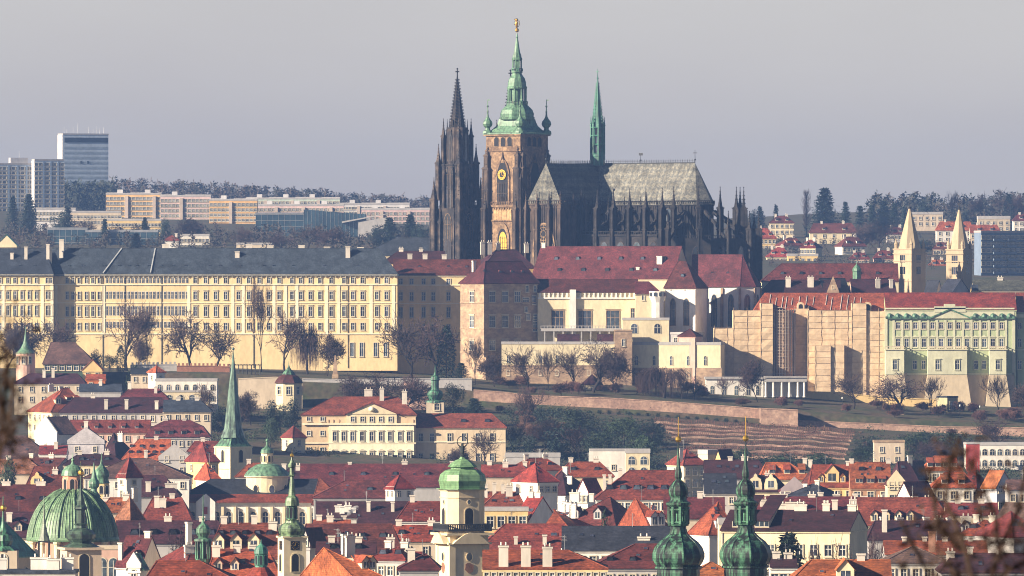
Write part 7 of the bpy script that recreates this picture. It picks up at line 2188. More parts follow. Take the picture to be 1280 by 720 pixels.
H("yellow_row_house", "sunlit cream yellow row house with three tall white chimneys and many small windows", 604, 758, 708, 688, d=1500, D=14, roof=T_RED, wall=wallm((.78, .62, .32), "sunny_yellow_stucco"), hip=(0, .9), rows=2, cols=17, win=(.7, 1.3), fh=2.6, first=1.5, chim=((.165, .05, 3.4, 1.6), (.345, .05, 3.4, 1.6), (.52, .05, 3.2, 1.6)), over=.3)
H("orange_cottage", "small bright orange roof between the feet of the twin onion towers", 866, 912, 716, 703, d=1450, D=11, roof=T_ORANGE, wall=W_BEIGE, hip=(.5, .5))
H("orange_roofed_house", "large bright orange roof with a dark little gable, bottom right", 984, 1112, 728, 700, d=1360, D=18, roof=T_ORANGE, wall=W_CREAM, hip=(.4, 0), dorm=(("gable", 1, .1, 2.6, 2.0, .35, .75),), chim=((.72, .5, 1, 1.2),))
H("white_yard_house", "little white yard houses among chimneys right of the right onion tower's foot", 962, 995, 706, 698, d=1520, D=9, roof=T_DARK, wall=W_WHITE, rows=2, cols=3, win=(1.2, 1.6), chim=CH1)
# left band
H("maroon_long_house", "long maroon roof behind the great green dome at the left edge", -30, 78, 642, 606, d=2110, D=20, roof=T_MAROON, wall=W_GREY, hip=(0, 0), dorm=(("eye", 3, .5, 1.5, .9),), chim=((.35, .5, .8, 2), (.75, .5, .8, 2.2)))
H("yellow_arch_house", "red roofed house with a rounded yellow gable, above the great green dome's left shoulder", 36, 84, 605, 583, d=2330, D=14, roof=T_BRICK, wall=W_YELLOW, hip=(.2, .4), dorm=(("baroque", 1, .05, 2.6, 1.6, .1, .4),), chim=((.7, .3, 1.2, 1.4),))
H("maroon_house", "dark maroon roof with a single hatch left of the great green dome", -20, 62, 668, 640, d=1960, D=18, roof=T_DARK, wall=W_BEIGE, hip=(0, .3), dorm=(("gable", 1, .2, 1.6, 1.3, .4, .7),), chim=((.4, .3, 2, 1.2),))
H("brown_pyramid_house", "steep brown red pyramid roofed house, just right of the great green dome", 141, 184, 652, 621, d=2030, D=14, yaw=38, typ="pyr", wall=W_BEIGE, roof=tiles((.34, .12, .07), "rust_tiles"), chim=((.8, .5, 2, 1.2),))
H("red_house", "brick red roof with white chimneys between the pyramid roof and the white church", 178, 240, 650, 622, d=2090, D=16, roof=T_BRICK, wall=W_WHITE, hip=(.3, .3), chim=((.3, .3, 2.6, 1.1), (.42, .3, 2, 1.6), (.6, .5, 1, 1.2)))
H("small_red_house", "low orange red roofed house right of the great green dome behind the pyramid roof", 128, 165, 638, 622, d=2130, D=12, roof=T_ORANGE, wall=W_BEIGE, hip=(.3, .3), chim=((.8, .4, 1.5, 1.5),))
H("dark_long_house", "long dark maroon roof with round dormers before the white church nave", 146, 288, 676, 651, d=1920, D=18, roof=T_DARK, wall=W_GREY, hip=(0, .3), dorm=(("eye", 5, .35, 1.8, 1.2),), chim=((.45, .5, 1, 1.6), (.75, .5, 1, 1.2)))
H("dormered_house", "brick red tiled roof with gabled white dormers and chimneys, below the white church", 262, 352, 694, 654, d=1720, D=22, roof=T_BRICK, wall=W_CREAM, hip=(.2, .1), dorm=(("gable", 3, .25, 2.2, 1.8, .02, .75), ("eye", 5, .66, 1.3, .9)), chim=((.2, .5, 1.4, 1.2), (.62, .5, 1.6, 1.1), (.88, .4, 1.6, 1.6)))
H("white_gabled_house", "maroon roofed house with white gable at its right, behind the little bell gable", 146, 202, 704, 670, d=1720, D=18, yaw=-24, roof=T_MAROON, wall=W_WHITE, chim=((.85, .5, 1, 1.2), (.1, .1, 3, .8)), dorm=(("gable", 1, .12, 1.3, 1.3, .6, .9),), parapet=0)
H("bell_gable", "little white bell gable turret with dark green pointed roof, lower left", 160, 183, 706, 692, d=1510, D=3.0, yaw=-20, typ="front", wall=W_WHITE, roof=C_DARK, rows=1, cols=1, win=(.8, 1.6), style="arch", first=1.6, cat="turret", parapet=.3)
H("red_lit_house", "house with broad bright red roof at the bottom, below the open lantern turret", 182, 306, 728, 701, d=1440, D=18, roof=T_RED, wall=W_CREAM, hip=(.2, .8))
H("red_chimney_house", "red roof with tall cream chimney and small dormers, left of the open lantern turret", 200, 264, 700, 676, d=1660, D=16, yaw=20, roof=T_BRICK, wall=W_WHITE, hip=(.6, .2), chim=((.4, .3, 5, .8, 1.4), (.3, .2, 1.5, 1.8)), dorm=(("skylight", 3, .3, 1.2, 1.3),))
H("orange_roofed_house", "orange red roofed house with white dormers, around the small round green cupola", 262, 348, 716, 690, d=1590, D=17, roof=T_ORANGE, wall=W_BEIGE, hip=(.1, .2), dorm=(("gable", 2, .2, 1.5, 1.3, .02, .5), ("eye", 3, .5, 1.3, .8, .4, .9)), chim=((.1, .4, 2, 1.4), (.4, .5, 1.4, 1.2), (.62, .6, 2, 1.2)))
H("roof_terrace_house", "white flat roofed yard house with flues, bottom left before the great green dome", -20, 96, 716, 712, d=1500, D=10, typ="flat", wall=W_GR2, roof=M_SLATE, rows=1, cols=8, chim=((.2, .5, 2.5, 1.4), (.6, .5, 2.6, 3), (.75, .4, 2.4, 2), (.9, .5, 2.6, 2)), chm=W_WHITE)
H("cream_arch_house", "cream front with tall round arched window right of the spired dark bulb tower", 122, 150, 686, 682, d=1760, D=9, typ="flat", wall=W_PINK, roof=W_BEIGE, rows=1, cols=2, win=(1.8, 4.6), style="arch", first=4)
# filler rows that show only as slivers between the others
rng = random.Random(4)
bands = [(640, 80, 150, 2180), (628, 560, 640, 2220), (684, 290, 350, 1800), (668, 1085, 1260, 1880), (640, 1020, 1240, 2060), (590, 640, 760, 2480), (596, 300, 400, 2560), (566, 240, 300, 2700), (580, 20, 150, 2520), (694, 400, 528, 1660), (676, 480, 560, 1830)]
SIDE = ["left", "right"]
nth = ["first", "second", "third", "fourth", "fifth", "sixth"]
where = ["beside the great dome", "behind the balcony tower", "behind the clock tower", "below the broad rough red roof", "below the white gables", "below the dark slope shrubs", "below the palace lodge", "left of the thin spire", "by the orange brown roof", "left of the domed tower", "below the white windowed house"]
for (y, a, b, d), w_ in zip(bands, where):
    n = max(1, int((b - a) / 46))
    for i in range(n):
        p0 = a + (b - a) * i / n - 4
        p1 = a + (b - a) * (i + 1) / n + 6
        yy = y + rng.uniform(-4, 4)
        H("town_house", f"{nth[i]} of the small town houses {w_}, counted from the left", p0, p1, yy, yy - rng.uniform(11, 18), d=d + rng.uniform(-12, 12) - i * 26, D=12, yaw=rng.choice((0, 0, 18, -20)), roof=rng.choice((T_BRICK, T_MAROON, T_RED, T_DARK)), wall=rng.choice((W_WHITE, W_CREAM, W_BEIGE, W_GREY)), hip=rng.choice(((0, 0), (.6, .6), (.3, 0))), rows=2, cols=4, chim=CH1 if rng.random() < .5 else CH3, group="small red roofed town houses between the others", dorm=(("eye", 2, .4, 1.4, .9),))
# ------------------------------------------------------------------ hills and suburbs behind the castle
B_CONC = wallm((.50, .58, .68), "shade_blue_panels")  # tower block fronts: the blue of their shade is put into the colour
B_LIT = wallm((.62, .60, .60), "white_and_sunlit_panels")  # white blocks, and the sunlight painted on the tower block ends
B_ORG = wallm((.72, .44, .19), "apricot_panels")
B_PINK = wallm((.66, .48, .46), "pink_panels")
B_MINT = wallm((.50, .58, .50), "mint_panels")
B_GLASS = surf("curtain_glass", (.05, .10, .13), scale=.1, var=.4, rough=.15, spec=.7, fine=.5, finevar=.3, rnd=.1)


def block(label, px0, px1, yt, d, cols, rows, w=None, D=14, yaw=0, win=(1.9, 1.5), fh=3.0, name="apartment_block", first=2.2, endw=None, roofh=1.0, **k):
    return H(name, label, px0, px1, yt, yt - roofh * F / d, d=d, D=D, yaw=yaw, typ="flat", wall=w or B_LIT, roof=k.pop("roof", W_GREY), rows=rows, cols=cols, win=win, fh=fh, first=first, cat=k.pop("cat", "apartment block"), **k)


def lit_end(root, W, D, h, mat, name="sunlit_end_wall"):
    pass


def mast(root, x, y, z, h, r=.12):
    return MB().tube((x, y, z), (x, y, z + h), r, r * .6, 5).obj("antenna", M_METAL, root)


tb = block("tallest far tower block, blue grey with lit white edge and rooftop aerials", 72.5, 135.5, 169, 5600, 12, 0, B_CONC, D=11, yaw=19, roof=W_GREY)
q = 5600 / F
Wt = ((135.5 - 72.5) * q - 11 * math.sin(R(19))) / math.cos(R(19)); zt = py2z(169, 5600) - tb.location.z
mb = MB()
mb.box(-Wt / 2 + 1, Wt / 2 - .2, -5.75, -5.503, zt - 4.6, zt - 1.6); mb.obj("dark_top_storey", M_DARK, tb)
mb = MB()
for j in range(11): mb.box(-Wt / 2 + .8, Wt / 2 - .5, -5.62, -5.503, zt - 8.6 - j * 3.1, zt - 7.2 - j * 3.1)
mb.obj("window_band", surf("grey_glazing", (.36, .43, .52), rnd=0), tb)
for u in (-.1, .05): window(tb, Wt * u, -5.7, zt - 17, 1.2, 1.6, "dark")
tb.location.z += 0
MB().box(-Wt / 2 - .35, -Wt / 2 - .003, -5.5, 5.5, 0, zt).obj("sunlit_end_wall", B_LIT, tb)  # whiter slab: sunlight on the left end is painted in
for u, h in ((-.42, 4), (-.36, 3), (-.22, 4), (-.12, 6.5), (.12, 4), (.22, 3), (.3, 4.5), (.36, 3.5), (.45, 4)): mast(tb, Wt * u, 0, zt + 1, h)
for px0, px1, yt, lab in ((40, 80, 201, "far tower block with blue grey windowed front, directly left of the tallest tower block"), (-6, 42, 206, "far tower block with a rooftop plant room, at the left edge")):
    b_ = block(lab, px0, px1, yt, 5350, 8, 12, B_CONC, D=6, yaw=19, win=(2.2, 1.7), fh=2.75)
    Wb = ((px1 - px0) * 5350 / F - 6 * math.sin(R(19))) / math.cos(R(19)); zb_ = py2z(yt, 5350) - b_.location.z
    MB().box(-Wb / 2 - .3, -Wb / 2 - .003, -3, 3, 0, zb_).obj("sunlit_end_wall", B_LIT, b_)  # left end painted whiter as if sunlit
    mb = MB()
    for i in range(3): mb.box(-Wb / 2 + Wb * (.3 + .25 * i) - .5, -Wb / 2 + Wb * (.3 + .25 * i) + .5, -3.3, -3.02, 0, zb_ - .5)
    mb.obj("balcony_bay", wallm((.28, .36, .48), "blue_panels"), b_)
    if px0 < 0: MB().box(-3, 8, -2, 2, zb_ + 1.01, zb_ + 4.2).obj("plant_room", B_LIT, b_); mast(b_, 3, 0, zb_ + 4, 4)
for lab, px0, px1, yt, d, cols, rows, w in (
        ("far apricot orange panel block with six storeys, right of the tower blocks", 133, 202, 243.5, 5200, 15, 5, B_ORG),
        ("far pale pink white panel block, right of the apricot one", 201, 264, 246, 5150, 13, 6, B_PINK),
        ("far apricot panel block, right of the pale pink white one", 262, 322, 251, 5050, 12, 6, B_ORG),
        ("far long mint and cream panel block on the ridge above the glass building", 308, 425, 249, 5450, 26, 3, B_MINT),
        ("far rose panel block below the long mint block", 320, 430, 257.5, 5250, 22, 2, B_PINK),
        ("far white panel block with pale parapet, on the ridge left of the cathedral", 424, 512, 256, 5500, 22, 3, B_LIT),
        ("far pink house block with red roof edge, ending left of the cathedral's dark western spires", 452, 537, 262.5, 5300, 15, 3, B_PINK)):
    b_ = block(lab, px0, px1, yt, d, cols, rows, w, D=12, fh=2.9, win=(1.7, 1.5))
    Wb = (px1 - px0) * d / F; zb_ = py2z(yt, d) - b_.location.z
    mb = MB()
    for i in range(int(Wb / 16)): mb.box(-Wb / 2 + 8 + i * 16 - 1.6, -Wb / 2 + 8 + i * 16 + 1.6, -1.5, 1.5, zb_ + 1.01, zb_ + 3)
    mb.box(-Wb / 2, Wb / 2, 1.8, 2.0, zb_ + 1.01, zb_ + 1.3); mb.obj("stairhead", B_LIT, b_)
    for i in range(0, int(Wb / 16)): MB().box(-Wb / 2 + 12 + i * 16 - .9, -Wb / 2 + 12 + i * 16 + .9, -7.0, -6.02, 0, zb_ - .8).obj("balcony_bay", wallm((.55, .45, .38), "balcony_panels"), b_)
for lab, px0, px1, yt, d, cols, rows, w in (
        ("low cream terraced block far left, below the tower blocks", 46, 95, 262, 4800, 12, 2, B_LIT),
        ("low beige terraced block far left, below the apricot block", 88, 152, 266, 4750, 15, 2, W_BEIGE),
        ("low yellow terraced block behind the dark conifers far left", 132, 202, 276, 4650, 17, 2, W_YELLOW),
        ("white flat roofed villa behind the slate palace roof, far left", 226, 262, 295, 4400, 8, 2, W_WHITE),
        ("pale flat house behind the slate palace roof, below the glass building", 296, 340, 306, 4300, 7, 1, W_BEIGE)):
    block(lab, px0, px1, yt, d, cols, rows, w, D=10, fh=3, name="terraced_block")
for lab, px0, px1, yt, d, yaw in (("dark teal glass office building, left of the slanted glass one", 320, 380, 268, 4700, 0), ("dark green glass office wing low behind the slate palace roof, far left", 60, 110, 287, 4450, 0), ("dark green glass office wing behind the slate palace roof, right of its twin", 108, 198, 290, 4430, 0)):
    b_ = block(lab, px0, px1, yt, d, 0, 0, B_GLASS, D=16, name="glass_building", cat="office building", roof=M_METAL)
    Wb = (px1 - px0) * d / F; zb_ = py2z(yt, d) - b_.location.z
    mb = MB()
    for i in range(int(Wb / 3)): mb.box(-Wb / 2 + 3 * i, -Wb / 2 + 3 * i + .15, -8.12, -8.003, 0, zb_)
    for j in range(5): mb.box(-Wb / 2, Wb / 2, -8.16, -8.123, zb_ - 3.2 * j - .2, zb_ - 3.2 * j)
    mb.obj("mullion_grid", M_METAL, b_)
sl = empty("glass_building", (px2x(418, 4700), 4700, gz(418, 4700) - 2), 0, "glass building with long slanting roof and pale canopy, far left of the cathedral", "office building")
zs = lambda y: py2z(y, 4700) - sl.location.z
qs = 4700 / F
mb = MB().prismy([(-38 * qs, 0), (40 * qs, 0), (40 * qs, zs(268)), (-38 * qs, zs(262))], -8, 8); mb.obj("glass_wall", B_GLASS, sl)
MB().prismy([(10 * qs, zs(279)), (66 * qs, zs(268)), (66 * qs, zs(267)), (10 * qs, zs(277))], -12, -8.2).prismy([(30 * qs, 0), (66 * qs, 0), (66 * qs, zs(272)), (30 * qs, zs(277))], -11, -8.3).obj("canopy", W_GREY, sl)
mb = MB()
for i in range(17): mb.box(-38 * qs + 2 * i, -38 * qs + 2 * i + .12, -8.15, -8.003, 0, zs(264))
mb.obj("mullion_grid", M_METAL, sl)
H("ornate_gable_house", "cream baroque gabled house front peeping over the slate roof at the far left edge", -4, 22, 306, 293, d=3420, D=14, typ="front", wall=W_CREAM, roof=C_TEAL, rows=1, cols=3, style="arch", win=(1, 2.2), first=2.6, base=-12)
H("red_roofed_villa", "small red roofed house with white chimney behind the slate palace roof", 205, 224, 300, 294, d=4350, wall=W_WHITE, roof=T_RED, hip=(.6, .6), chim=((.8, .5, 1, 1.2),))
# villas on the right hill
V = [("cream villa with dark grey hipped roof, among conifers right of the apse", 962, 992, 278, 270, 5000, W_CREAM, T_MAROON, (.8, .8), 0),
     ("yellowish villa with lit red hipped roof, right beside the cathedral apse", 944, 970, 297, 285, 4750, W_YELLOW, T_RED, (.6, .9), 0),
     ("white villa with broad maroon roof and dormers, the widest on the right hillside", 1012, 1072, 290, 279, 4850, W_CREAM, T_MAROON, (.4, .6), 0),
     ("pink roofed villa with flat roofed neighbour left below the widest villa", 970, 1004, 306, 297, 4650, W_PINK, T_BRICK, (.9, .4), 20),
     ("villa with lit red roof in the lower left of the right hillside", 958, 986, 320, 309, 4500, W_CREAM, T_RED, (1, .5), 0),
     ("apricot coloured house with flat terrace, low on the right hillside", 984, 1022, 320, 317, 4480, W_YELLOW, W_GREY, (0, 0), 0),
     ("pale yellow villa with tall chimney behind the apricot terrace house", 1000, 1028, 309, 300, 4560, W_CREAM, T_BRICK, (.5, .7), -20),
     ("white house with dark plum roof, below the widest villa's right end", 1044, 1082, 307, 296, 4600, W_WHITE, T_MAROON, (.8, .5), 18),
     ("grey green cottage with small red roof under the plum roofed house", 1062, 1086, 323, 316, 4450, W_PINK, T_BRICK, (.5, .5), 0),
     ("modern beige flat roofed villa on the far hill between the twin pale spires", 1138, 1178, 268, 265, 5150, W_BEIGE, W_GREY, (0, 0), 0),
     ("white block with orange roof behind the right twin tower", 1170, 1215, 287, 277, 4850, W_WHITE, T_ORANGE, (.4, .2), 0),
     ("orange roof strip of a house right of the right twin tower", 1212, 1250, 290, 281, 4820, W_BEIGE, T_ORANGE, (0, .3), 0),
     ("tan house with flat upper storey on the far right hill", 1222, 1262, 274, 270, 5100, W_BEIGE, W_GREY, (0, 0), 0),
     ("white house cut by the right edge, far hill", 1266, 1300, 275, 268, 5050, W_WHITE, T_MAROON, (.5, .3), 0),
     ("mauve roofed house half hidden by trees, left of the left twin tower", 1108, 1132, 292, 284, 4850, W_GREY, T_MAROON, (.6, .6), 0),
     ("lower grey pink house left beside the left twin tower's shaft", 1092, 1118, 322, 313, 4460, W_PINK, T_BRICK, (.5, .5), 0),
     ("small orange roofed house between the twin towers, low", 1160, 1184, 332, 325, 4400, W_BEIGE, T_ORANGE, (.6, .6), 0),
     ("pink house between the twin towers, halfway up", 1166, 1188, 310, 303, 4600, W_PINK, T_MAROON, (.6, .6), 0)]
for lab, a, b, ye, yr, d, w, rf, hp, yaw in V:
    H("villa", lab, a, b, ye, yr, d=d, D=11, yaw=yaw, typ="flat" if rf is W_GREY else "gable", wall=w, roof=rf, hip=hp, rows=2, cols=5, win=(1.4, 1.7), chim=() if rf is W_GREY else CH1, cat="villa", dorm=None if rf is W_GREY else (("shed", 2, .25, 1.6, 1.1),))
bl = block("blue grey slab block with balconies, right of the right twin tower", 1217, 1300, 291, 4240, 12, 6, wallm((.16, .21, .29), "slate_blue_render"), D=6, yaw=30, fh=3.1, win=(2.0, 1.7), name="slab_block")
zb_ = py2z(291, 4240) - bl.location.z
for j in range(6):
    for u in (-10, -2, 8): MB().box(u, u + 5, -4.3, -3.003, zb_ - 3.9 - 3.1 * j, zb_ - 2.9 - 3.1 * j).obj("balcony", wallm((.22, .27, .34), "balcony_blue"), bl)


# ------------------------------------------------------------------ far woods and trees
def wood(name, label, pts, n, hm, d0, d1, seed, mat):
    """an uneven mass of many small crowns; pts: picture px range"""
    rng = random.Random(seed)
    mb = MB()
    for i in range(n):
        px = rng.uniform(pts[0], pts[1]); d = rng.uniform(d0, d1)
        x = px2x(px, d); z = ground_z(x, d) - .5
        h = hm * rng.uniform(.6, 1.25)
        con = rng.random() < .4
        for j in range(64):
            u = rng.random()
            if con: r = (1 - u) * h * .24 + .2; zz = z + h * (.12 + .88 * u)
            else: r = h * .36 * math.sqrt(max(0, math.sin(math.pi * (u * .9 + .05)))); zz = z + h * (.2 + .8 * u)
            a = rng.uniform(0, 6.283)
            leaf(mb, rng, (x + r * math.cos(a) * rng.uniform(.5, 1), d + r * math.sin(a) * rng.uniform(.5, 1), zz), h * .2)
    return tag(mb.obj(name, mat), label, "wood", kind="stuff")


M_WOOD = surf("far_wood_foliage", (.045, .05, .04), scale=.05, c2=(.085, .06, .05), fine=.3, finevar=.4, rnd=0)
wood("far_wood", "hazy wooded ridge behind the apartment blocks, left of the cathedral", (120, 545), 330, 11, 5750, 6250, 1, M_WOOD)
wood("far_wood", "dark belt of trees at the foot of the tallest tower block", (70, 140), 90, 14, 5380, 5480, 2, surf("dark_belt_foliage", (.022, .035, .026), c2=(.04, .04, .03), rnd=0))
wood("far_wood", "bare wood covering the far hill behind the twin pale towers", (1085, 1320), 210, 13, 5150, 5700, 3, surf("bare_wood", (.075, .058, .05), scale=.05, c2=(.03, .04, .032), rnd=0))
wood("far_wood", "scrub and gardens between the villas on the right hillside", (935, 1310), 230, 4.0, 4300, 5000, 4, M_WOOD)
wood("far_wood", "scrub and bare gardens behind the slate palace roof on the left", (-20, 545), 330, 6.5, 4250, 4700, 5, M_WOOD)
for kind, px, yt, d, w, lab in (
        ("spruce", 16, 243, 4700, 17, "tall dark conifer before the left edge tower block"), ("spruce", 36, 240, 4650, 22, "broad dark conifer, right one of the pair before the far tower blocks"),
        ("round", 75, 264, 4500, 26, "dark evergreen tree below the tallest tower block"), ("fir", 85, 256, 4550, 14, "pointed dark conifer right of the evergreen below the tallest tower block"),
        ("bare_c", 113, 270, 4450, 30, "bare rounded tree left of the small conifer far left"), ("fir", 131, 272, 4420, 10, "small dark conifer before the low yellow terraced block"),
        ("spruce", 181, 270, 4440, 14, "dark conifer in the middle of the low yellow terraced block"), ("round", 205, 273, 4420, 15, "dark round evergreen at the right end of the low yellow terraced block"),
        ("spruce", 170, 290, 4200, 20, "low dark conifer close behind the slate palace roof"), ("bare_d", 230, 270, 4420, 36, "bare tree before the pale pink white block"),
        ("bare_a", 300, 280, 4300, 36, "bare tree below the right apricot block"), ("bare_c", 385, 278, 4350, 46, "widest bare tree before the slanted glass building"),
        ("bare_d", 425, 284, 4320, 40, "bare tree right of the widest one, before the pale canopy"), ("bare_c", 350, 288, 4260, 34, "bare tree before the dark teal glass building"),
        ("round", 470, 282, 4350, 24, "dark evergreen left of the pair of conifers by the western spires"), ("spruce", 487, 270, 4380, 26, "dark conifer below the far white panel block"),
        ("spruce", 513, 266, 4400, 22, "dark conifer nearest the dark western spires"), ("round", 528, 281, 4350, 30, "dark round evergreen touching the dark western spires"),
        ("poplar", 1008, 240, 5000, 16, "bare upright poplar left of the great conifer on the right hill"), ("spruce", 1031, 232, 4950, 34, "great dark conifer, tallest tree on the right hill"),
        ("spruce", 950, 256, 5000, 16, "dark conifer nearest the cathedral apse"), ("fir", 970, 254, 5080, 9, "slim conifer left of the cream villa on the right hill"), ("round", 942, 262, 5000, 14, "dark evergreen half behind the apse pinnacles"),
        ("spruce", 1057, 250, 5020, 16, "dark conifer right of the great one"), ("fir", 1075, 255, 5050, 14, "small conifer in the row right of the great conifer"), ("fir", 1090, 254, 5060, 12, "next small conifer further right in that row"),
        ("spruce", 1105, 249, 5060, 18, "broader conifer left of the left twin tower"), ("spruce", 1118, 252, 5080, 14, "last conifer before the left twin tower spire"), ("fir", 1130, 256, 5040, 10, "little conifer touching the left twin tower spire"),
        ("bare_a", 1100, 270, 4700, 44, "large bare tree left of the left twin tower"), ("bare_d", 1080, 276, 4640, 36, "bare tree beside the widest villa"), ("round", 1158, 251, 5150, 22, "flat topped pine above the modern beige villa"),
        ("bare_b", 1190, 237, 5200, 22, "tall bare tree above the right twin tower"), ("bare_a", 1228, 238, 5200, 40, "wide bare tree on the skyline right of the twin towers"), ("bare_c", 1250, 234, 5240, 40, "widest bare tree on the skyline near the right edge"),
        ("column", 1261, 243, 5150, 14, "dark columnar evergreen on the skyline near the right edge"), ("bare_d", 1278, 240, 5200, 30, "bare tree on the skyline at the right edge"), ("round", 1152, 300, 4600, 26, "dark tree between the twin towers"), ("bare_c", 922, 250, 5200, 18, "bare tree rising behind the apse pinnacles"), ("round", 1205, 262, 5050, 16, "dark evergreen just behind the right twin tower spire")):
    plant(kind, px, yt, d, lab, wpx=w * (1.7 if kind in ('spruce', 'fir') else 1.15))
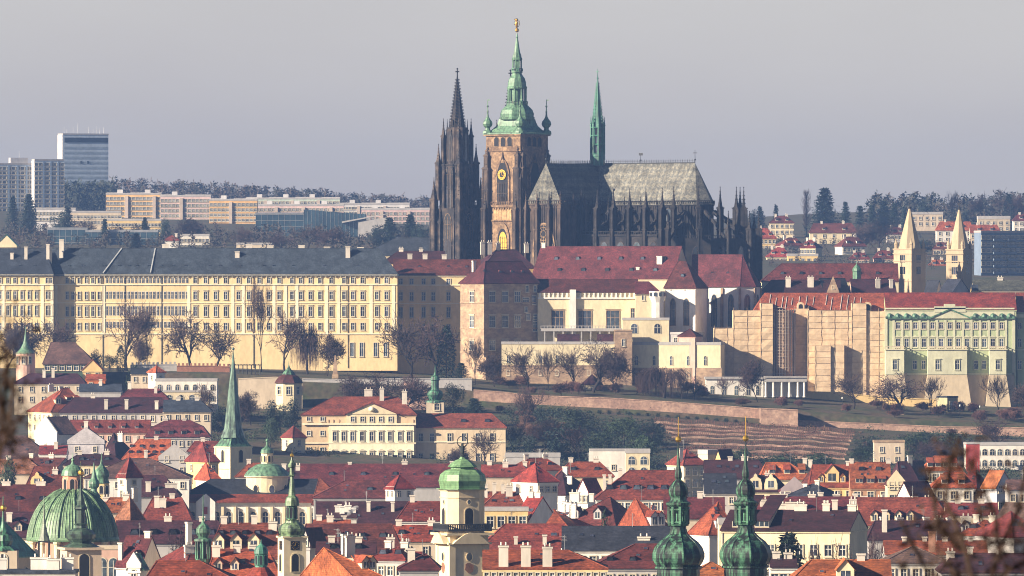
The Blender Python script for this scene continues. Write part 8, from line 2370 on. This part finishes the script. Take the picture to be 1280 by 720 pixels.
# ------------------------------------------------------------------ trees of the castle gardens and the slope
for kind, px, yt, d, w, lab in (
        ("bare_c", 28, 388, 3095, 62, "bare dark tree crown at the left edge before the yellow palace"), ("bare_a", 62, 392, 3090, 56, "bare dark tree left of the grey brown pavilion"), ("bare_d", 8, 400, 3085, 44, "bare bushy tree beside the round pink turret, left edge"),
        ("bare_a", 158, 366, 3112, 62, "great bare forked tree, the tallest at the left of the yellow palace"), ("bare_b", 184, 376, 3118, 30, "slim bare tree right of the great forked tree"), ("bare_d", 171, 420, 3108, 26, "small bare tree at the foot of the great forked tree"),
        ("bare_c", 238, 382, 3110, 58, "leaning bare tree with long low limbs before the yellow palace"), ("bare_c", 269, 399, 3108, 50, "lower spreading bare tree right of the leaning one"),
        ("bare_b", 327, 345, 3115, 32, "tallest slim bare tree, its tip at the palace eaves"), ("bare_a", 356, 376, 3105, 46, "dark bare tree right of the tallest slim one"), ("willow", 384, 404, 3108, 40, "drooping bare willow before the yellow palace"), ("bare_d", 409, 412, 3100, 34, "dark pollarded tree right of the drooping willow"),
        ("bare_a", 513, 386, 3112, 62, "wide bare tree before the recessed yellow wing, left of a pair"), ("bare_c", 546, 388, 3110, 58, "bare tree before the recessed yellow wing, right of a pair"), ("column", 558, 408, 3106, 20, "dark ivy covered trunk between the bare pair and the brown wing"),
        ("spruce", 577, 452, 3066, 26, "dark pointed evergreen below the corner of the brown wing"), ("bare_b", 594, 420, 3090, 30, "reddish bare tree against the brown wing"), ("bare_d", 618, 440, 3092, 32, "small bare tree at the foot of the brown wing"),
        ("bare_a", 659, 426, 3092, 46, "bare tree before the left end of the low white garden building"), ("bare_b", 686, 434, 3090, 28, "slim bare tree before the arched slits of the garden building"), ("bare_a", 716, 424, 3095, 40, "bare tree in the middle of the low garden building"),
        ("bare_c", 741, 418, 3090, 56, "largest bare tree of the garden, left of the stone tower"), ("bare_d", 771, 432, 3092, 44, "bushy bare tree before the stone tower"), ("bare_d", 795, 462, 3090, 34, "low bare shrubby tree left of the weeping willow"),
        ("willow", 830, 456, 3082, 60, "round weeping willow before the five slits building"), ("bare_c", 868, 468, 3085, 24, "reddish bush right of the weeping willow"), ("bare_d", 947, 445, 3095, 30, "pruned bushy bare tree at the white pavilion"), ("bare_b", 902, 470, 3100, 24, "thin bare tree before the white pavilion's wall"),
        ("bare_a", 1067, 461, 3095, 44, "bare tree before the sunlit yellow garden wall"), ("bare_c", 1127, 462, 3092, 64, "wide bare tree with low limbs before the green palace"), ("bare_b", 1163, 468, 3092, 34, "slim bare tree before the green palace's middle bay"), ("bare_b", 1249, 466, 3088, 34, "dense reddish conical bare tree at the right below the green palace"), ("bare_d", 1290, 470, 3088, 40, "bare tree cut by the right edge below the green palace"),
        ("round", 122, 437, 3060, 18, "dark clipped round evergreen by the crenellated wall"), ("column", 151, 432, 3064, 11, "dark clipped column evergreen by the crenellated wall"), ("bush", 137, 444, 3066, 16, "dark bush between the two clipped evergreens"), ("bush", 172, 458, 3050, 24, "dark bush below the crenellated wall"),
        ("round", 272, 511, 2905, 22, "dark evergreen left of the thin green spire"), ("round", 344, 500, 2920, 24, "dark evergreen left of the pedimented palace"), ("round", 362, 498, 2930, 26, "dark evergreen touching the pedimented palace's left side"), ("bush", 338, 524, 2880, 26, "dark bush under the evergreens left of the pedimented palace"),
        ("bare_d", 314, 486, 2960, 34, "bare tree below the round maroon roofed pavilion"), ("bare_a", 250, 474, 2965, 38, "bare tree before the white villa"), ("bare_c", 468, 462, 3030, 70, "tangle of bare branches behind the pedimented palace"), ("bare_d", 430, 466, 3035, 44, "bare shrubs under the obelisk"), ("bare_d", 505, 466, 3030, 44, "bare shrubs behind the palace chimneys"),
        ("bare_a", 607, 530, 2860, 40, "bare tree before the right end of the shaded palace wing"), ("bare_d", 572, 556, 2850, 30, "bare bush before the middle of the shaded palace wing"), ("spruce", 593, 496, 2990, 36, "dark evergreen behind the shaded palace wing's right end"), ("bush", 566, 480, 3030, 24, "dark bush behind the green onion turret"),
        ("bare_b", 655, 480, 2965, 40, "tall bare bushy tree on the slope right of the shaded palace wing"), ("bare_a", 640, 520, 2900, 40, "grey bare tree behind the end of the shaded palace wing"), ("bare_d", 676, 520, 2910, 48, "grey bare thicket in the middle of the dark slope"), ("bare_b", 725, 530, 2880, 30, "whitish bare birch on the dark slope"),
        ("round", 700, 530, 2890, 44, "large dark evergreen low on the slope"), ("bush", 752, 540, 2870, 44, "dark evergreen bush above the blank white house"), ("round", 655, 545, 2850, 36, "dark evergreen beside the low shaded white house"), ("bush", 780, 522, 2930, 44, "dark bush on the slope below the garden wall"), ("round", 815, 525, 2920, 36, "dark bush at the left end of the vineyard"), ("bush", 718, 512, 2960, 40, "dark bush under the garden wall"), ("bush", 805, 545, 2860, 40, "dark bush below the vineyard's left corner"),
        ("round", 1085, 545, 2905, 34, "dark evergreen at the right end of the vineyard"), ("bush", 1076, 560, 2880, 26, "dark bush under the evergreen at the vineyard's right end"), ("bush", 1150, 541, 2930, 40, "dark ivy bush below the right stretch of garden wall"), ("bush", 1190, 542, 2925, 50, "dark hedge like bush behind the restaurant"), ("bare_d", 1160, 548, 2890, 50, "grey bare thicket between the vineyard and the restaurant"), ("bare_a", 1246, 515, 2960, 44, "bare tree above the restaurant"), ("bush", 1025, 567, 2820, 60, "low dark hedge above the orange roofs"), ("bush", 975, 568, 2815, 50, "low dark hedge below the vineyard"), ("bush", 925, 562, 2815, 40, "dark green hedge behind the right foreground spire"),
        ("spruce", 985, 658, 1600, 75, "blue green spruce before the cream house, lower right"), ("bare_d", 1012, 668, 1580, 34, "bare shrubby tree right of the spruce"), ("bare_c", 1045, 664, 1590, 40, "wider bare tree before the cream house, lower right"), ("bare_d", 968, 672, 1570, 26, "bare bush left of the spruce"), ("bare_d", 1098, 660, 1640, 30, "bare tree beside the grey right gable of the cream house"),
        ("bush", 756, 641, 1900, 14, "single dark evergreen among the roofs, centre right"), ("bare_d", 618, 700, 1560, 30, "bare tree by the red hipped roofs"), ("bare_d", 500, 672, 1650, 44, "bare tree left of the domed tower"), ("bare_c", 240, 646, 1870, 40, "grey bare tree above the open lantern turret"), ("bush", 12, 575, 2350, 30, "dark bush at the left edge among the roofs")):
    plant(kind, px, yt, d, lab, wpx=w * (1.5 if kind in ('spruce', 'fir') else 1.25))
rng = random.Random(77)
for i in range(70):
    px = rng.uniform(600, 1290); d = rng.choice((rng.uniform(2930, 3045), rng.uniform(3064, 3110)))
    if 815 < px < 1075 and d < 3045: continue
    y_ = 360 - gz(px, d) / d * F
    plant("shrub", round(px, 1), y_ - rng.uniform(9, 19), d, "low reddish bare shrub scattered over the castle garden slope", wpx=rng.uniform(16, 30), group="bare shrubs on the castle garden slope")


def undergrowth(name, label, pxa, pxb, d0, d1, n, h, seed, mat):
    rng = random.Random(seed)
    mb = MB()
    for i in range(n):
        d = rng.uniform(d0, d1); x = px2x(rng.uniform(pxa, pxb), d)
        if mnoise.noise((x * .05, d * .02, seed)) < -.12: continue
        z = ground_z(x, d); r = h * rng.uniform(.5, 1.3)
        for j in range(26): leaf(mb, rng, (x + rng.gauss(0, r * .7), d + rng.gauss(0, r * .7), z + abs(rng.gauss(0, r * .6))), .7)
    tag(mb.obj(name, mat), label, "undergrowth", kind="stuff")


undergrowth("undergrowth", "dark evergreen scrub covering the slope below the garden wall", 630, 830, 2800, 3050, 1300, 2.0, 1, M_NEEDLE)
undergrowth("undergrowth", "scrub and ivy on the slope left below the yellow palace", 110, 600, 2860, 3050, 700, 1.5, 2, M_LEAF)
undergrowth("undergrowth", "ivy and scrub on the slope right of the vineyard", 1070, 1300, 2790, 3050, 700, 1.6, 3, M_LEAF)
undergrowth("undergrowth", "withered brown weeds around the vineyard terraces", 810, 1080, 2790, 3050, 260, .7, 4, M_DRY)
# row of low hedges in front of the garden wall
hb = MB(); rng = random.Random(5)
for j in range(260): a = rng.uniform(0, 6.283); leaf(hb, rng, (1.0 * math.cos(a) * rng.random(), .8 * math.sin(a) * rng.random(), 1.1 * rng.random()), .35)
hm_ = hb.mesh("garden_shrub", M_NEEDLE)
for i in range(26):
    px = 676 + i * 12.2; d = 3050 - .02 * i
    if 940 < px < 1000: continue
    x = px2x(px, d)
    o = put("garden_shrub", hm_, None, (x, d, ground_z(x, d) - .1), i * .7, (1, 1, .8 + .4 * ((i * 7) % 5) / 5))
    tag(o, "small round dark shrub in the row along the foot of the garden wall", "shrub", "shrubs along the foot of the garden wall")
# lamp posts on the terrace
lm = MB().tube((0, 0, 0), (0, 0, 4.2), .09, .06, 6).mesh("post", M_IRON)
lh = MB().lathe([(.12, 4.2), (.3, 4.35), (.34, 4.7), (.12, 4.95)], 8).mesh("lamp_head", M_FRAME)
for px in (852, 1053, 1200, 1225):
    x = px2x(px, 3080)
    r_ = empty("street_lamp", (x, 3080, ground_z(x, 3080) - .1), 0, "slim lamp post with pale head on the castle garden terrace", "lamp", "lamp posts on the garden terrace")
    put("post", lm, r_); put("lamp_head", lh, r_)

# ------------------------------------------------------------------ chimney smoke
sm = bpy.data.materials.new("chimney_smoke"); sm.use_nodes = True
n_, l_ = sm.node_tree.nodes, sm.node_tree.links
n_.remove(n_["Principled BSDF"])
v_ = n_.new("ShaderNodeVolumePrincipled"); v_.inputs["Color"].default_value = (.95, .95, .95, 1)
tc_ = n_.new("ShaderNodeTexCoord"); no_ = n_.new("ShaderNodeTexNoise"); no_.inputs["Scale"].default_value = 1.1; no_.inputs["Detail"].default_value = 3
mr_ = n_.new("ShaderNodeMapRange"); mr_.inputs[1].default_value = .42; mr_.inputs[2].default_value = .75; mr_.inputs[4].default_value = 2.2
l_.new(tc_.outputs["Object"], no_.inputs[0]); l_.new(no_.outputs[0], mr_.inputs[0]); l_.new(mr_.outputs[0], v_.inputs["Density"]); l_.new(v_.outputs[0], n_["Material Output"].inputs["Volume"])
x = px2x(433, 2040); z = py2z(646, 2040)
mb = MB(); mb.lathe([(.15, 0), (.5, .7), (.9, 1.5), (1.1, 2.2), (.7, 2.9), (.2, 3.2)], 12)
mb.v = [(a + c * .75, b, c * .8) for a, b, c in mb.v]
tag(mb.obj("smoke", sm, None, (x, 2040, z)), "puff of white chimney smoke over the dark roofs left of the domed tower", "smoke", kind="stuff")

# ------------------------------------------------------------------ withered trees close to the camera, out of focus
M_NTW = surf("near_twig", (.05, .028, .02), scale=3, rnd=0)
M_NLF = surf("near_dry_leaves", (.05, .022, .015), scale=3, var=.6, c2=(.016, .009, .009), fine=9, finevar=.4, rnd=0)


def near_tree(label, d, stem, limbs, nleaf, seed, ls=.075):
    rng = random.Random(seed)
    x0 = px2x(stem[0], d); zg = ground_z(x0, d)
    root = empty("withered_tree", (x0, d, zg), 0, label, "tree")
    P = lambda px, py, o=0.0: Vector((px2x(px, d) - x0, o, py2z(py, d) - zg))
    t, c = MB(), MB()
    t.tube((0, 0, -.2), P(stem[0], stem[1]), .11, .035, 8)
    for L in limbs:
        pts = [P(a, b, rng.uniform(-.5, .5)) for a, b in L]
        for i, (p, q_) in enumerate(zip(pts[:-1], pts[1:])):
            r0 = .02 * (1 - i / len(pts)) + .005
            t.tube(p, q_, r0, r0 * .8, 6)
            for j in range(nleaf):
                u = rng.random()
                s_ = p.lerp(q_, u)
                e = s_ + Vector((rng.gauss(0, .12), rng.gauss(0, .25), rng.gauss(-.02, .12)))
                t.tube(s_, e, .006, .003, 4)
                for k in range(2): leaf(c, rng, e + Vector((rng.gauss(0, .03), rng.gauss(0, .05), rng.gauss(0, .03))), ls, .6)
    t.obj("trunk", M_NTW, root); c.obj("crown", M_NLF, root)


near_tree("blurred withered tree close by at the right, brown dry leaves over the white houses", 75, (1222, 770), [[(1222, 770), (1205, 690), (1180, 620), (1190, 575), (1194, 552)], [(1205, 690), (1172, 655), (1168, 610)], [(1222, 770), (1250, 690), (1246, 640), (1215, 585), (1200, 560)], [(1250, 690), (1275, 640), (1292, 560)], [(1215, 740), (1160, 715), (1125, 650)], [(1240, 730), (1290, 700), (1300, 650)], [(1222, 770), (1195, 722), (1175, 690)]], 15, 31, .10)
near_tree("blurred withered branches close by at the left edge, before the pink turret", 75, (-30, 760), [[(-30, 760), (-12, 600), (2, 520), (10, 450), (4, 420)], [(-12, 600), (12, 540), (20, 470)], [(2, 520), (-6, 480), (-10, 400)]], 18, 44, .10)
# ------------------------------------------------------------------ drop tree prototypes that found no place
for k_, (r_, h_, w_) in TREES.items():
    if k_ not in USED:
        for c_ in list(r_.children): bpy.data.objects.remove(c_)
        bpy.data.objects.remove(r_)
